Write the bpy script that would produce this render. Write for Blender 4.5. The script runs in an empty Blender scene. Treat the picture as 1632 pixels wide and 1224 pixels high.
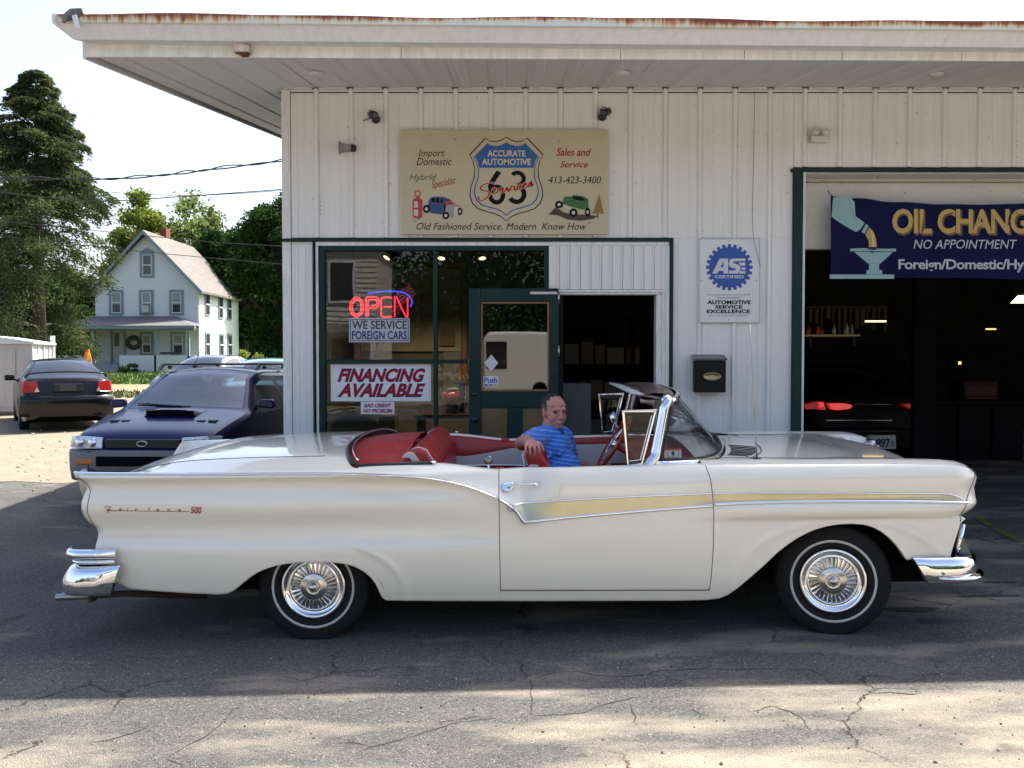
import bpy, bmesh, math, random
import numpy as np
from mathutils import Vector, Matrix
R = math.radians
random.seed(7)
sc = bpy.context.scene
col = sc.collection

# ------------------------------------------------------------------ camera, sky, sun, exposure
FPX, EYE, PITCH = 1480.0, 1.62, math.atan(42 / 1480.0)
cam_d = bpy.data.cameras.new('camera'); cam_d.sensor_width = 36; cam_d.lens = 36 * FPX / 1632
cam_d.clip_start = .05; cam_d.clip_end = 3000
cam = bpy.data.objects.new('camera', cam_d); col.objects.link(cam)
cam.location = (0, 0, EYE); cam.rotation_euler = (math.pi / 2 - PITCH, 0, 0)
sc.camera = cam
SUNV = Vector((.50, .50, 1)).normalized()
world = bpy.data.worlds.new('World'); sc.world = world; world.use_nodes = True
wn = world.node_tree.nodes; wl = world.node_tree.links
sky = wn.new('ShaderNodeTexSky'); sky.sky_type = 'NISHITA'; sky.sun_disc = False
sky.sun_elevation = math.asin(SUNV.z); sky.sun_rotation = math.atan2(SUNV.x, SUNV.y)
sky.dust_density = 4.0; sky.air_density = 1.0; sky.ozone_density = 1.0; sky.altitude = 100
# summer haze: the air whitens evenly towards the horizon all the way round
tcw = wn.new('ShaderNodeTexCoord'); sxw = wn.new('ShaderNodeSeparateXYZ'); wl.new(tcw.outputs['Generated'], sxw.inputs[0])
mrw = wn.new('ShaderNodeMapRange'); mrw.inputs[1].default_value = 0; mrw.inputs[2].default_value = .75; mrw.inputs[3].default_value = .62; mrw.inputs[4].default_value = 1.15; wl.new(sxw.outputs[2], mrw.inputs[0])
mrv = wn.new('ShaderNodeMapRange'); mrv.inputs[1].default_value = 0; mrv.inputs[2].default_value = .75; mrv.inputs[3].default_value = 1.02; mrv.inputs[4].default_value = 1.0; wl.new(sxw.outputs[2], mrv.inputs[0])
hz_ = wn.new('ShaderNodeHueSaturation'); wl.new(sky.outputs[0], hz_.inputs['Color']); wl.new(mrw.outputs[0], hz_.inputs['Saturation']); wl.new(mrv.outputs[0], hz_.inputs['Value'])
wl.new(hz_.outputs[0], wn['Background'].inputs[0]); wn['Background'].inputs[1].default_value = .13
sd = bpy.data.lights.new('sun', 'SUN'); sd.energy = 5.0; sd.angle = R(.55); sd.color = (1, .95, .86)
sun = bpy.data.objects.new('sun', sd); col.objects.link(sun)
sun.rotation_euler = SUNV.to_track_quat('Z', 'Y').to_euler()
sc.view_settings.view_transform = 'Standard'; sc.view_settings.look = 'None'
sc.view_settings.gamma = 1; sc.view_settings.use_curve_mapping = False
sc.view_settings.exposure = 1.40
sc.cycles.max_bounces = 8; sc.cycles.transparent_max_bounces = 12; sc.cycles.diffuse_bounces = 4
sc.cycles.caustics_reflective = False; sc.cycles.caustics_refractive = False
sc.cycles.sample_clamp_indirect = 6

# ------------------------------------------------------------------ helpers
cP, sP = math.cos(PITCH), math.sin(PITCH)
def ray(px, py):
    u = (px - 816) / FPX; v = (612 - py) / FPX
    return Vector((u, cP + v * sP, -sP + v * cP))
def W(px, py, Y):
    d = ray(px, py); t = Y / d.y
    return Vector((d.x * t, Y, EYE + d.z * t))
def sstep(a, b, x):
    if a == b: return float(x >= a)
    t = min(1, max(0, (x - a) / (b - a))); return t * t * (3 - 2 * t)
def lerp(a, b, t): return a + (b - a) * t
def interp(pts, x):
    if x <= pts[0][0]: return pts[0][1]
    for (a, b), (c, d) in zip(pts, pts[1:]):
        if x <= c: return b + (d - b) * (x - a) / (c - a) if c > a else d
    return pts[-1][1]
def smooth_pts(pts, n=8):
    """Catmull-Rom through points of any dimension"""
    P = [Vector(p) for p in pts]; out = []
    for i in range(len(P) - 1):
        p0 = P[max(i - 1, 0)]; p1 = P[i]; p2 = P[i + 1]; p3 = P[min(i + 2, len(P) - 1)]
        for k in range(n):
            t = k / n
            out.append(.5 * ((2 * p1) + (p2 - p0) * t + (2 * p0 - 5 * p1 + 4 * p2 - p3) * t * t + (3 * p1 - p0 - 3 * p2 + p3) * t ** 3))
    out.append(P[-1]); return out

def gz(x, y):
    a = .0150 * max(-3.2, min(4, x - .35))
    if y > 10: a *= max(0., 1 - (y - 10) / 12)
    if y < 4.2: b = -.031 - .002 * (4.2 - y)
    elif y < 10: b = .0157 * (y - 6.18)
    elif y < 24: b = .06 + .009 * (y - 10)
    elif y < 54: b = .186 + .022 * (y - 24)
    else: b = .846 + .004 * (y - 54)
    if y < 0: b = -.039
    return a + b + .02

MATS = {}
def mat(name, c=(.5, .5, .5), rough=.5, metal=0., spec=.5, coat=0., var=0., vscale=6., bump=0., bscale=60., emis=None, estr=1., c2=None, trans=0., stretch=None, rvar=0., sheen=0.):
    if name in MATS: return MATS[name]
    m = bpy.data.materials.new(name); m.use_nodes = True; nt = m.node_tree; n = nt.nodes; l = nt.links
    b = n['Principled BSDF']
    b.inputs['Base Color'].default_value = (*c, 1); b.inputs['Roughness'].default_value = rough
    b.inputs['Metallic'].default_value = metal; b.inputs['Specular IOR Level'].default_value = spec
    b.inputs['Coat Weight'].default_value = coat; b.inputs['Coat Roughness'].default_value = .04
    if trans: b.inputs['Transmission Weight'].default_value = trans
    if sheen: b.inputs['Sheen Weight'].default_value = sheen
    if emis:
        b.inputs['Emission Color'].default_value = (*emis, 1); b.inputs['Emission Strength'].default_value = estr
    if var or bump or rvar:
        tc = n.new('ShaderNodeTexCoord'); mp = n.new('ShaderNodeMapping'); l.new(tc.outputs['Object'], mp.inputs[0])
        if stretch: mp.inputs['Scale'].default_value = stretch
    if var:
        no = n.new('ShaderNodeTexNoise'); no.inputs['Scale'].default_value = vscale; no.inputs['Detail'].default_value = 7
        no.inputs['Roughness'].default_value = .65
        l.new(mp.outputs[0], no.inputs[0])
        cr = n.new('ShaderNodeValToRGB'); cr.color_ramp.elements[0].position = .32; cr.color_ramp.elements[1].position = .68
        d = c2 if c2 else tuple(k * (1 - var) for k in c)
        cr.color_ramp.elements[0].color = (*d, 1); cr.color_ramp.elements[1].color = (*(min(1, k * (1 + var * .3)) for k in c), 1)
        l.new(no.outputs[0], cr.inputs[0]); l.new(cr.outputs[0], b.inputs['Base Color'])
    if rvar:
        n3 = n.new('ShaderNodeTexNoise'); n3.inputs['Scale'].default_value = vscale * 1.7; n3.inputs['Detail'].default_value = 5
        l.new(mp.outputs[0], n3.inputs[0])
        mr = n.new('ShaderNodeMapRange'); mr.inputs[3].default_value = max(0, rough - rvar); mr.inputs[4].default_value = rough + rvar
        l.new(n3.outputs[0], mr.inputs[0]); l.new(mr.outputs[0], b.inputs['Roughness'])
    if bump:
        n2 = n.new('ShaderNodeTexNoise'); n2.inputs['Scale'].default_value = bscale; n2.inputs['Detail'].default_value = 4
        l.new(mp.outputs[0], n2.inputs[0])
        bp = n.new('ShaderNodeBump'); bp.inputs['Strength'].default_value = bump; bp.inputs['Distance'].default_value = .02
        l.new(n2.outputs[0], bp.inputs['Height']); l.new(bp.outputs[0], b.inputs['Normal'])
    MATS[name] = m; return m
def glass_mat(name, tint=(.8, .85, .85), refl=1.0, ior=1.5, rough=0.0, wob=0., k=1.9):
    m = bpy.data.materials.new(name); m.use_nodes = True; nt = m.node_tree; n = nt.nodes; l = nt.links
    n.clear(); out = n.new('ShaderNodeOutputMaterial')
    tr = n.new('ShaderNodeBsdfTransparent'); tr.inputs[0].default_value = (*tint, 1)
    gl = n.new('ShaderNodeBsdfGlossy'); gl.inputs['Roughness'].default_value = rough; gl.inputs[0].default_value = (refl, refl, refl, 1)
    fr = n.new('ShaderNodeFresnel'); fr.inputs[0].default_value = ior
    mr = n.new('ShaderNodeMath'); mr.operation = 'MULTIPLY'; mr.inputs[1].default_value = k; mr.use_clamp = True
    mx = n.new('ShaderNodeMixShader')
    if wob:
        tc = n.new('ShaderNodeTexCoord'); no = n.new('ShaderNodeTexNoise'); no.inputs['Scale'].default_value = 1.6
        l.new(tc.outputs['Object'], no.inputs[0]); bp = n.new('ShaderNodeBump'); bp.inputs['Strength'].default_value = wob; bp.inputs['Distance'].default_value = .02
        l.new(no.outputs[0], bp.inputs['Height']); l.new(bp.outputs[0], gl.inputs['Normal'])
    l.new(fr.outputs[0], mr.inputs[0]); l.new(mr.outputs[0], mx.inputs[0]); l.new(tr.outputs[0], mx.inputs[1]); l.new(gl.outputs[0], mx.inputs[2])
    l.new(mx.outputs[0], out.inputs[0]); MATS[name] = m; return m

class MB:
    def __init__(s): s.v = []; s.f = []; s.sm = []
    def add(s, vs, fs, smooth=False):
        o = len(s.v); s.v += [tuple(v) for v in vs]; s.f += [tuple(i + o for i in f) for f in fs]; s.sm += [smooth] * len(fs); return s
    def box(s, x0, x1, y0, y1, z0, z1, M=None):
        x0, x1 = sorted((x0, x1)); y0, y1 = sorted((y0, y1)); z0, z1 = sorted((z0, z1))
        vs = [Vector(p) for p in ((x0, y0, z0), (x1, y0, z0), (x1, y1, z0), (x0, y1, z0), (x0, y0, z1), (x1, y0, z1), (x1, y1, z1), (x0, y1, z1))]
        if M: vs = [M @ v for v in vs]
        return s.add(vs, [(0, 3, 2, 1), (4, 5, 6, 7), (0, 1, 5, 4), (1, 2, 6, 5), (2, 3, 7, 6), (3, 0, 4, 7)])
    def quad(s, a, b, c, d): return s.add([a, b, c, d], [(0, 1, 2, 3)])
    def poly(s, pts): return s.add(pts, [tuple(range(len(pts)))])
    def prism(s, pts, off):
        """closed polygon extruded by off"""
        off = Vector(off); n = len(pts); vs = [Vector(p) for p in pts] + [Vector(p) + off for p in pts]
        return s.add(vs, [tuple(range(n))[::-1], tuple(range(n, 2 * n))] + [(i, (i + 1) % n, (i + 1) % n + n, i + n) for i in range(n)])
    def tube(s, path, r, n=8, caps=True, closed=False, sc2=1.0):
        P = [Vector(p) for p in path]; m = len(P); vs = []
        up = Vector((0, 0, 1))
        for i, p in enumerate(P):
            if closed: t = (P[(i + 1) % m] - P[i - 1])
            else: t = (P[min(i + 1, m - 1)] - P[max(i - 1, 0)])
            t.normalize()
            ref = Vector((0, 0, 1)) if abs(t.z) < .95 else Vector((0, 1, 0))
            if i == 0 or closed and i == 0: a = t.cross(ref).normalized()
            else:
                a = (a - t * a.dot(t))
                a = a.normalized() if a.length > 1e-6 else t.cross(ref).normalized()
            b = t.cross(a)
            rr = r(i / (m - 1)) if callable(r) else r
            for k in range(n):
                an = 2 * math.pi * k / n
                vs.append(p + a * rr * math.cos(an) + b * rr * sc2 * math.sin(an))
        fs = []
        for i in range(m if closed else m - 1):
            j = (i + 1) % m
            for k in range(n):
                fs.append((i * n + k, i * n + (k + 1) % n, j * n + (k + 1) % n, j * n + k))
        if caps and not closed: fs += [tuple(range(n))[::-1], tuple(range((m - 1) * n, m * n))]
        return s.add(vs, fs, True)
    def grid(s, G, closed_u=False, flip=False, smooth=True):
        """G[i][j] points"""
        a = len(G); b = len(G[0]); vs = [p for r_ in G for p in r_]; fs = []
        for i in range(a if closed_u else a - 1):
            for j in range(b - 1):
                i2 = (i + 1) % a
                q = (i * b + j, i2 * b + j, i2 * b + j + 1, i * b + j + 1)
                fs.append(q[::-1] if flip else q)
        return s.add(vs, fs, smooth)
    def lathe(s, prof, n=48, M=None, smooth=True):
        """prof (r, y) about the Y axis"""
        G = []
        for k in range(n):
            a = 2 * math.pi * k / n
            G.append([(M or Matrix()) @ Vector((r * math.cos(a), y, r * math.sin(a))) for r, y in prof])
        return s.grid(G, closed_u=True, smooth=smooth)
    def xf(s, M): s.v = [tuple(M @ Vector(v)) for v in s.v]; return s
    def build(s, name, m, parent=None, bevel=0, seg=2, kind=None, mods=None, weld=False, auto=None):
        me = bpy.data.meshes.new(name); me.from_pydata(s.v, [], s.f)
        if any(s.sm): me.polygons.foreach_set('use_smooth', s.sm)
        me.update()
        if weld:
            bm = bmesh.new(); bm.from_mesh(me); bmesh.ops.remove_doubles(bm, verts=bm.verts, dist=1e-5); bmesh.ops.recalc_face_normals(bm, faces=bm.faces); bm.to_mesh(me); bm.free()
        if isinstance(m, (list, tuple)):
            for q in m: me.materials.append(q)
        else: me.materials.append(m)
        o = bpy.data.objects.new(name, me); col.objects.link(o)
        if parent is not None: o.parent = parent
        if bevel:
            b = o.modifiers.new('bevel', 'BEVEL'); b.width = bevel; b.segments = seg; b.limit_method = 'ANGLE'; b.angle_limit = R(35)
            b.harden_normals = False
        if kind: o['kind'] = kind
        return o
def tag(o, label=None, cat=None, group=None, kind=None):
    if label: o['label'] = label
    if cat: o['category'] = cat
    if group: o['group'] = group
    if kind: o['kind'] = kind
    return o
def thing(name, label, cat, loc=(0, 0, 0), rz=0., group=None, M=None):
    o = bpy.data.objects.new(name, None); col.objects.link(o); o.empty_display_size = .1
    o.location = loc; o.rotation_euler = (0, 0, rz)
    if M is not None: o.matrix_world = M
    return tag(o, label, cat, group)
def copy_tree(o, parent=None):
    c = o.copy(); col.objects.link(c)
    if parent is not None: c.parent = parent
    for ch in list(o.children): copy_tree(ch, c)
    return c
def fastmesh(name, V, F, m, parent=None, k=4, smooth=False, kind=None):
    V = np.asarray(V, dtype=np.float32); F = np.asarray(F, dtype=np.int32)
    me = bpy.data.meshes.new(name); me.vertices.add(len(V)); me.vertices.foreach_set('co', V.ravel())
    me.loops.add(F.size); me.loops.foreach_set('vertex_index', F.ravel())
    me.polygons.add(len(F)); me.polygons.foreach_set('loop_start', np.arange(0, F.size, k, dtype=np.int32)); me.polygons.foreach_set('loop_total', np.full(len(F), k, dtype=np.int32))
    if smooth: me.polygons.foreach_set('use_smooth', np.ones(len(F), dtype=bool))
    me.update(calc_edges=True); me.materials.append(m)
    o = bpy.data.objects.new(name, me); col.objects.link(o)
    if parent is not None: o.parent = parent
    if kind: o['kind'] = kind
    return o

def text_mesh(body, shear=0., bold=0., space=1.0, strike=None):
    cu = bpy.data.curves.new('lettering', 'FONT'); cu.body = body; cu.shear = shear; cu.offset = bold; cu.space_character = space
    cu.resolution_u = 3; cu.fill_mode = 'FRONT' if False else cu.fill_mode
    o = bpy.data.objects.new('lettering', cu); col.objects.link(o)
    bpy.context.view_layer.update()
    me = bpy.data.meshes.new_from_object(o.evaluated_get(bpy.context.evaluated_depsgraph_get()))
    bpy.data.objects.remove(o); bpy.data.curves.remove(cu)
    return me
def text_on(body, box, m, Y, parent=None, shear=0., bold=0., space=1., rot=0., name='lettering', conv=None, fn=None):
    """lettering fitted to the pixel box (x0, ytop, x1, ybot) on the vertical plane at depth Y; fn(u, v) maps 0..1 to a point instead"""
    me = text_mesh(body, shear, bold, space)
    n = len(me.vertices); co = np.empty(n * 3, dtype=np.float32); me.vertices.foreach_get('co', co); co = co.reshape(-1, 3)
    lo = co.min(0); hi = co.max(0); uv = (co - lo) / np.maximum(hi - lo, 1e-6)
    if fn is None:
        a = W(box[0], box[3], Y); b = W(box[2], box[1], Y)
        cx, cz = (a.x + b.x) / 2, (a.z + b.z) / 2
        X = a.x + uv[:, 0] * (b.x - a.x) - cx; Z = a.z + uv[:, 1] * (b.z - a.z) - cz
        c, s = math.cos(rot), math.sin(rot)
        P = np.stack([cx + c * X - s * Z, np.full(n, Y), cz + s * X + c * Z], 1)
    else:
        P = np.array([tuple(fn(float(u), float(v))) for u, v, _ in uv])
    me.vertices.foreach_set('co', P.astype(np.float32).ravel()); me.update()
    me.materials.clear(); me.materials.append(m)
    o = bpy.data.objects.new(name, me); col.objects.link(o)
    if parent is not None:
        o.parent = parent
        if fn is None: o.matrix_parent_inverse = PINV(parent)
    return o
def PINV(p):
    M = Matrix.Translation(p.location) @ p.rotation_euler.to_matrix().to_4x4(); return M.inverted()
def flat(pts, m, Y, parent=None, name='painted_shape', th=0):
    """pixel polygon built flat on the vertical plane at depth Y"""
    P = [W(x, y, Y) for x, y in pts]; b = MB()
    b.poly(P)
    o = b.build(name, m, parent)
    if parent is not None: o.matrix_parent_inverse = PINV(parent)
    return o
# ------------------------------------------------------------------ shared materials
chrome = mat('chrome', (.86, .86, .87), .055, 1.0, rvar=.03, vscale=9)
steel = mat('dull_steel', (.45, .45, .45), .35, 1.0, var=.3)
rubber = mat('rubber', (.012, .012, .013), .8, spec=.25, bump=.3, bscale=80)
black = mat('black_plastic', (.012, .012, .013), .4)
darkvoid = mat('dark_underside', (.006, .006, .007), .95, spec=.05)
clear = glass_mat('clear_glass', (.90, .93, .93), 1.0, k=1.0)
carglass = glass_mat('car_glass', (.42, .50, .52), 1.0)
# ------------------------------------------------------------------ ground
def asphalt_mat():
    m = bpy.data.materials.new('worn_asphalt'); m.use_nodes = True; nt = m.node_tree; n = nt.nodes; l = nt.links; b = n['Principled BSDF']
    tc = n.new('ShaderNodeTexCoord')
    def noise(s, d=6, r=.6):
        k = n.new('ShaderNodeTexNoise'); k.inputs['Scale'].default_value = s; k.inputs['Detail'].default_value = d; k.inputs['Roughness'].default_value = r
        l.new(tc.outputs['Object'], k.inputs[0]); return k
    def ramp(src, p0, c0, p1, c1):
        k = n.new('ShaderNodeValToRGB'); k.color_ramp.elements[0].position = p0; k.color_ramp.elements[1].position = p1
        k.color_ramp.elements[0].color = (*c0, 1); k.color_ramp.elements[1].color = (*c1, 1); l.new(src, k.inputs[0]); return k
    def mix(f, a, c, mode='MIX'):
        k = n.new('ShaderNodeMix'); k.data_type = 'RGBA'; k.blend_type = mode
        if isinstance(f, float): k.inputs[0].default_value = f
        else: l.new(f, k.inputs[0])
        l.new(a, k.inputs[6]); l.new(c, k.inputs[7]); return k.outputs[2]
    base = ramp(noise(1.1, 8).outputs[0], .3, (.098, .098, .099), .7, (.146, .142, .136))
    # stones in the binder
    vo = n.new('ShaderNodeTexVoronoi'); vo.inputs['Scale'].default_value = 130; l.new(tc.outputs['Object'], vo.inputs[0])
    sp = n.new('ShaderNodeSeparateColor'); l.new(vo.outputs['Color'], sp.inputs[0])
    st = ramp(sp.outputs[0], .15, (.58, .58, .58), .97, (1.42, 1.4, 1.35))
    c = mix(.8, base.outputs[0], st.outputs[0], 'MULTIPLY')
    fine = ramp(noise(240, 3).outputs[0], .3, (.6, .6, .6), .72, (1.35, 1.33, 1.3))
    c = mix(.6, c, fine.outputs[0], 'MULTIPLY')
    pale = ramp(sp.outputs[1], .95, (0, 0, 0), .99, (.55, .55, .55))
    pc = n.new('ShaderNodeRGB'); pc.outputs[0].default_value = (.36, .34, .31, 1)
    c = mix(pale.outputs[0], c, pc.outputs[0])
    # sand lying in patches, thicker towards the front right
    mp = n.new('ShaderNodeMapping'); mp.inputs['Scale'].default_value = (.75, 1.9, 1); mp.inputs['Location'].default_value = (1.7, .4, 0); l.new(tc.outputs['Object'], mp.inputs[0])
    ns = n.new('ShaderNodeTexNoise'); ns.inputs['Scale'].default_value = 1.25; ns.inputs['Detail'].default_value = 8; ns.inputs['Roughness'].default_value = .55; l.new(mp.outputs[0], ns.inputs[0])
    sx = n.new('ShaderNodeSeparateXYZ'); l.new(tc.outputs['Object'], sx.inputs[0])
    gx = n.new('ShaderNodeMapRange'); gx.inputs[1].default_value = 4.9; gx.inputs[2].default_value = 2.8; gx.inputs[3].default_value = -.10; gx.inputs[4].default_value = .10; l.new(sx.outputs[1], gx.inputs[0])
    g2 = n.new('ShaderNodeMapRange'); g2.inputs[1].default_value = -2.5; g2.inputs[2].default_value = 2.5; g2.inputs[3].default_value = -.06; g2.inputs[4].default_value = .05; l.new(sx.outputs[0], g2.inputs[0])
    ad = n.new('ShaderNodeMath'); l.new(ns.outputs[0], ad.inputs[0]); l.new(gx.outputs[0], ad.inputs[1])
    ae = n.new('ShaderNodeMath'); l.new(ad.outputs[0], ae.inputs[0]); l.new(g2.outputs[0], ae.inputs[1])
    sm = ramp(ae.outputs[0], .44, (0, 0, 0), .66, (.9, .9, .9))
    sand = ramp(noise(60, 5).outputs[0], .3, (.34, .29, .225), .7, (.46, .395, .305))
    c = mix(sm.outputs[0], c, sand.outputs[0])
    # oil spots
    ov = n.new('ShaderNodeTexNoise'); ov.inputs['Scale'].default_value = 1.9; ov.inputs['Detail'].default_value = 3
    mo = n.new('ShaderNodeMapping'); mo.inputs['Location'].default_value = (4, 9, 0); l.new(tc.outputs['Object'], mo.inputs[0]); l.new(mo.outputs[0], ov.inputs[0])
    om = ramp(ov.outputs[0], .66, (0, 0, 0), .72, (.6, .6, .6))
    oc = n.new('ShaderNodeRGB'); oc.outputs[0].default_value = (.03, .03, .032, 1)
    c = mix(om.outputs[0], c, oc.outputs[0])
    # hairline cracks
    wn_ = noise(2.4, 6, .7); wm = n.new('ShaderNodeMix'); wm.data_type = 'VECTOR'; wm.inputs[0].default_value = .22
    l.new(tc.outputs['Object'], wm.inputs[4]); l.new(wn_.outputs['Color'], wm.inputs[5])
    vc = n.new('ShaderNodeTexVoronoi'); vc.feature = 'DISTANCE_TO_EDGE'; vc.inputs['Scale'].default_value = 1.5; l.new(wm.outputs[1], vc.inputs[0])
    ck = ramp(vc.outputs['Distance'], .0015, (1, 1, 1), .010, (0, 0, 0))
    gate = ramp(noise(.8, 2).outputs[0], .53, (0, 0, 0), .60, (1, 1, 1))
    cm = n.new('ShaderNodeMath'); cm.operation = 'MULTIPLY'; l.new(ck.outputs[0], cm.inputs[0]); l.new(gate.outputs[0], cm.inputs[1])
    kc = n.new('ShaderNodeRGB'); kc.outputs[0].default_value = (.035, .033, .030, 1)
    c = mix(cm.outputs[0], c, kc.outputs[0])
    l.new(c, b.inputs['Base Color']); b.inputs['Roughness'].default_value = .9; b.inputs['Specular IOR Level'].default_value = .12
    hb = n.new('ShaderNodeMath'); hb.operation = 'SUBTRACT'; l.new(vo.outputs['Distance'], hb.inputs[1]); l.new(noise(240, 3).outputs[0], hb.inputs[0])
    h2 = n.new('ShaderNodeMath'); h2.operation = 'SUBTRACT'; l.new(hb.outputs[0], h2.inputs[0]); l.new(cm.outputs[0], h2.inputs[1])
    bp = n.new('ShaderNodeBump'); bp.inputs['Strength'].default_value = .8; bp.inputs['Distance'].default_value = .010
    l.new(h2.outputs[0], bp.inputs['Height']); l.new(bp.outputs[0], b.inputs['Normal'])
    return m
def sheet(name, xs, ys, m, dz=0., kind='structure', jag=0.):
    G = []
    for i, x in enumerate(xs):
        row = []
        for j, y in enumerate(ys):
            xx, yy = x, y
            if jag and (i in (0, len(xs) - 1) or j in (0, len(ys) - 1)):
                xx += random.uniform(-jag, jag); yy += random.uniform(-jag, jag)
            row.append((xx, yy, gz(xx, yy) + dz))
        G.append(row)
    o = MB().grid(G, flip=False).build(name, m); o['kind'] = kind; return o
def rng(a, b, n): return [a + (b - a) * i / n for i in range(n + 1)]
ASPH = asphalt_mat()
sheet('ground', [-900, -300, -120, -60, -30] + rng(-20, 20, 60) + [30, 60, 120, 300, 900], [-600, -200, -60, -30, -12, -5, 0] + rng(1, 30, 90) + [36, 42, 48, 54, 60, 80, 120, 300, 900, 1500], ASPH)
gravel = mat('dusty_gravel', (.25, .213, .162), .95, spec=.1, var=.25, vscale=5, bump=.5, bscale=60)
sheet('gravel_lot', rng(-26, -2.15, 46), rng(11.6, 30, 40), gravel, .004, jag=.15)
sheet('dirt_strip', rng(-40, -6, 30), rng(30.2, 38, 14), mat('bare_dirt', (.27, .20, .12), .95, var=.4, vscale=3, bump=.6, bscale=30), .004, jag=.2)
lawnm = mat('lawn_turf', (.10, .16, .030), .9, var=.5, vscale=8, c2=(.05, .09, .018), bump=.8, bscale=60)
sheet('lawn', rng(-70, 10, 60), rng(38.1, 75, 30), lawnm, .008, jag=.2)
# grass blades on the near edge of the lawn and weeds round the lot
def blades(name, x0, x1, y0, y1, n, h, m):
    rs = np.random.RandomState(3); x = rs.uniform(x0, x1, n); y = rs.uniform(y0, y1, n)
    z = np.array([gz(a, b) for a, b in zip(x, y)]); hh = h * rs.uniform(.4, 1.2, n); an = rs.uniform(0, 6.28, n); w = .05 + hh * .12
    dx = np.cos(an) * w; dy = np.sin(an) * w; lx = rs.normal(0, .3, n) * hh; ly = rs.normal(0, .3, n) * hh
    V = np.stack([np.stack([x - dx, y - dy, z], 1), np.stack([x + dx, y + dy, z], 1), np.stack([x + lx, y + ly, z + hh], 1)], 1).reshape(-1, 3)
    o = fastmesh(name, V, np.arange(3 * n).reshape(-1, 3), m, k=3, kind='stuff'); return o
tag(blades('lawn_grass', -40, -12, 38.3, 50, 26000, .16, mat('grass_blade', (.13, .20, .035), .7, var=.4, vscale=20)), 'short sunlit grass covering the lawn before the white house', 'grass')
tag(blades('weeds', -30, -9, 29.5, 33, 3000, .12, mat('weed_blade', (.13, .16, .05), .8, var=.5, vscale=20)), 'dry straggling weeds along the far edge of the gravel lot', 'weeds')
# loose stones on the pavement
def stones(name, n, x0, x1, y0, y1, s0, s1, m, seed):
    rs = random.Random(seed); b = MB()
    for _ in range(n):
        x, y, s = rs.uniform(x0, x1), rs.uniform(y0, y1), rs.uniform(s0, s1) * rs.uniform(.4, 1)
        c = Vector((x, y, gz(x, y) + s * .3)); a = rs.uniform(0, 6); M = Matrix.Translation(c) @ Matrix.Rotation(a, 4, 'Z') @ Matrix.Rotation(rs.uniform(-.4, .4), 4, 'X')
        vs = [M @ Vector((rs.uniform(.7, 1.2) * s * p[0], rs.uniform(.6, 1.1) * s * p[1], rs.uniform(.5, .8) * s * p[2])) for p in ((1, 0, 0), (-1, 0, 0), (0, 1, 0), (0, -1, 0), (0, 0, 1), (0, 0, -1))]
        b.add(vs, [(0, 2, 4), (2, 1, 4), (1, 3, 4), (3, 0, 4), (2, 0, 5), (1, 2, 5), (3, 1, 5), (0, 3, 5)])
    return b.build(name, m, kind='stuff')
tag(stones('loose_gravel', 700, -3.2, 3.2, 3.2, 5.1, .003, .011, mat('dark_stone', (.09, .08, .07), .9, var=.5, vscale=40), 1), 'tiny dark stones scattered over the sunlit pavement', 'gravel')
tag(stones('sand_grit', 900, -3.2, 3.2, 3.2, 5.1, .002, .007, mat('pale_stone', (.5, .45, .37), .9, var=.4, vscale=40), 2), 'pale grit strewn across the sunlit pavement', 'grit')
tag(stones('lot_rubble', 900, -14, -3, 10.5, 22, .01, .05, mat('lot_stone', (.42, .36, .28), .95, var=.5, vscale=20), 3), 'loose pale rubble along the gravel lot', 'rubble')
# the big cracks, followed on the photographed pavement
crack_paths = [
    [(848, 1082), (847, 1110), (846, 1140), (862, 1142), (900, 1141), (930, 1136), (955, 1125), (985, 1118), (1008, 1112), (1023, 1110)],
    [(1003, 1120), (1012, 1132), (1016, 1142), (1012, 1150), (1018, 1158)],
    [(850, 1080), (890, 1071), (920, 1070), (950, 1076), (1000, 1078), (1036, 1076), (1040, 1070), (1070, 1067), (1120, 1066), (1180, 1067), (1240, 1066), (1290, 1068), (1310, 1078), (1326, 1090), (1352, 1089)],
    [(1026, 1078), (1030, 1096)],
    [(1362, 1093), (1380, 1100), (1396, 1105), (1420, 1103), (1455, 1107), (1475, 1103)],
    [(1230, 1124), (1262, 1134), (1280, 1146), (1292, 1164)],
    [(1100, 1128), (1120, 1138), (1118, 1150)], [(1180, 1128), (1200, 1135), (1220, 1128), (1242, 1124)],
    [(262, 1210), (280, 1198), (310, 1184), (330, 1172), (350, 1155), (372, 1132), (380, 1128)],
    [(130, 1186), (170, 1180), (210, 1168), (235, 1160)], [(262, 1208), (275, 1215), (290, 1222)],
    [(566, 1202), (590, 1192), (625, 1183), (662, 1173), (700, 1160), (730, 1152), (760, 1148), (795, 1146)],
    [(526, 1186), (560, 1184), (594, 1190)], [(700, 1158), (706, 1150), (740, 1146), (775, 1139)],
    [(765, 1043), (778, 1055), (786, 1062)], [(785, 1040), (800, 1025), (812, 1012)],
    [(1612, 1100), (1632, 1110)], [(1330, 1156), (1350, 1166), (1385, 1172)]]
def on_ground(px, py):
    d = ray(px, py); t = EYE / -d.z
    for _ in range(8): t = (gz(d.x * t, d.y * t) - EYE) / d.z
    return Vector((d.x * t, d.y * t, gz(d.x * t, d.y * t)))
cb = MB(); rs = random.Random(11)
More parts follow.
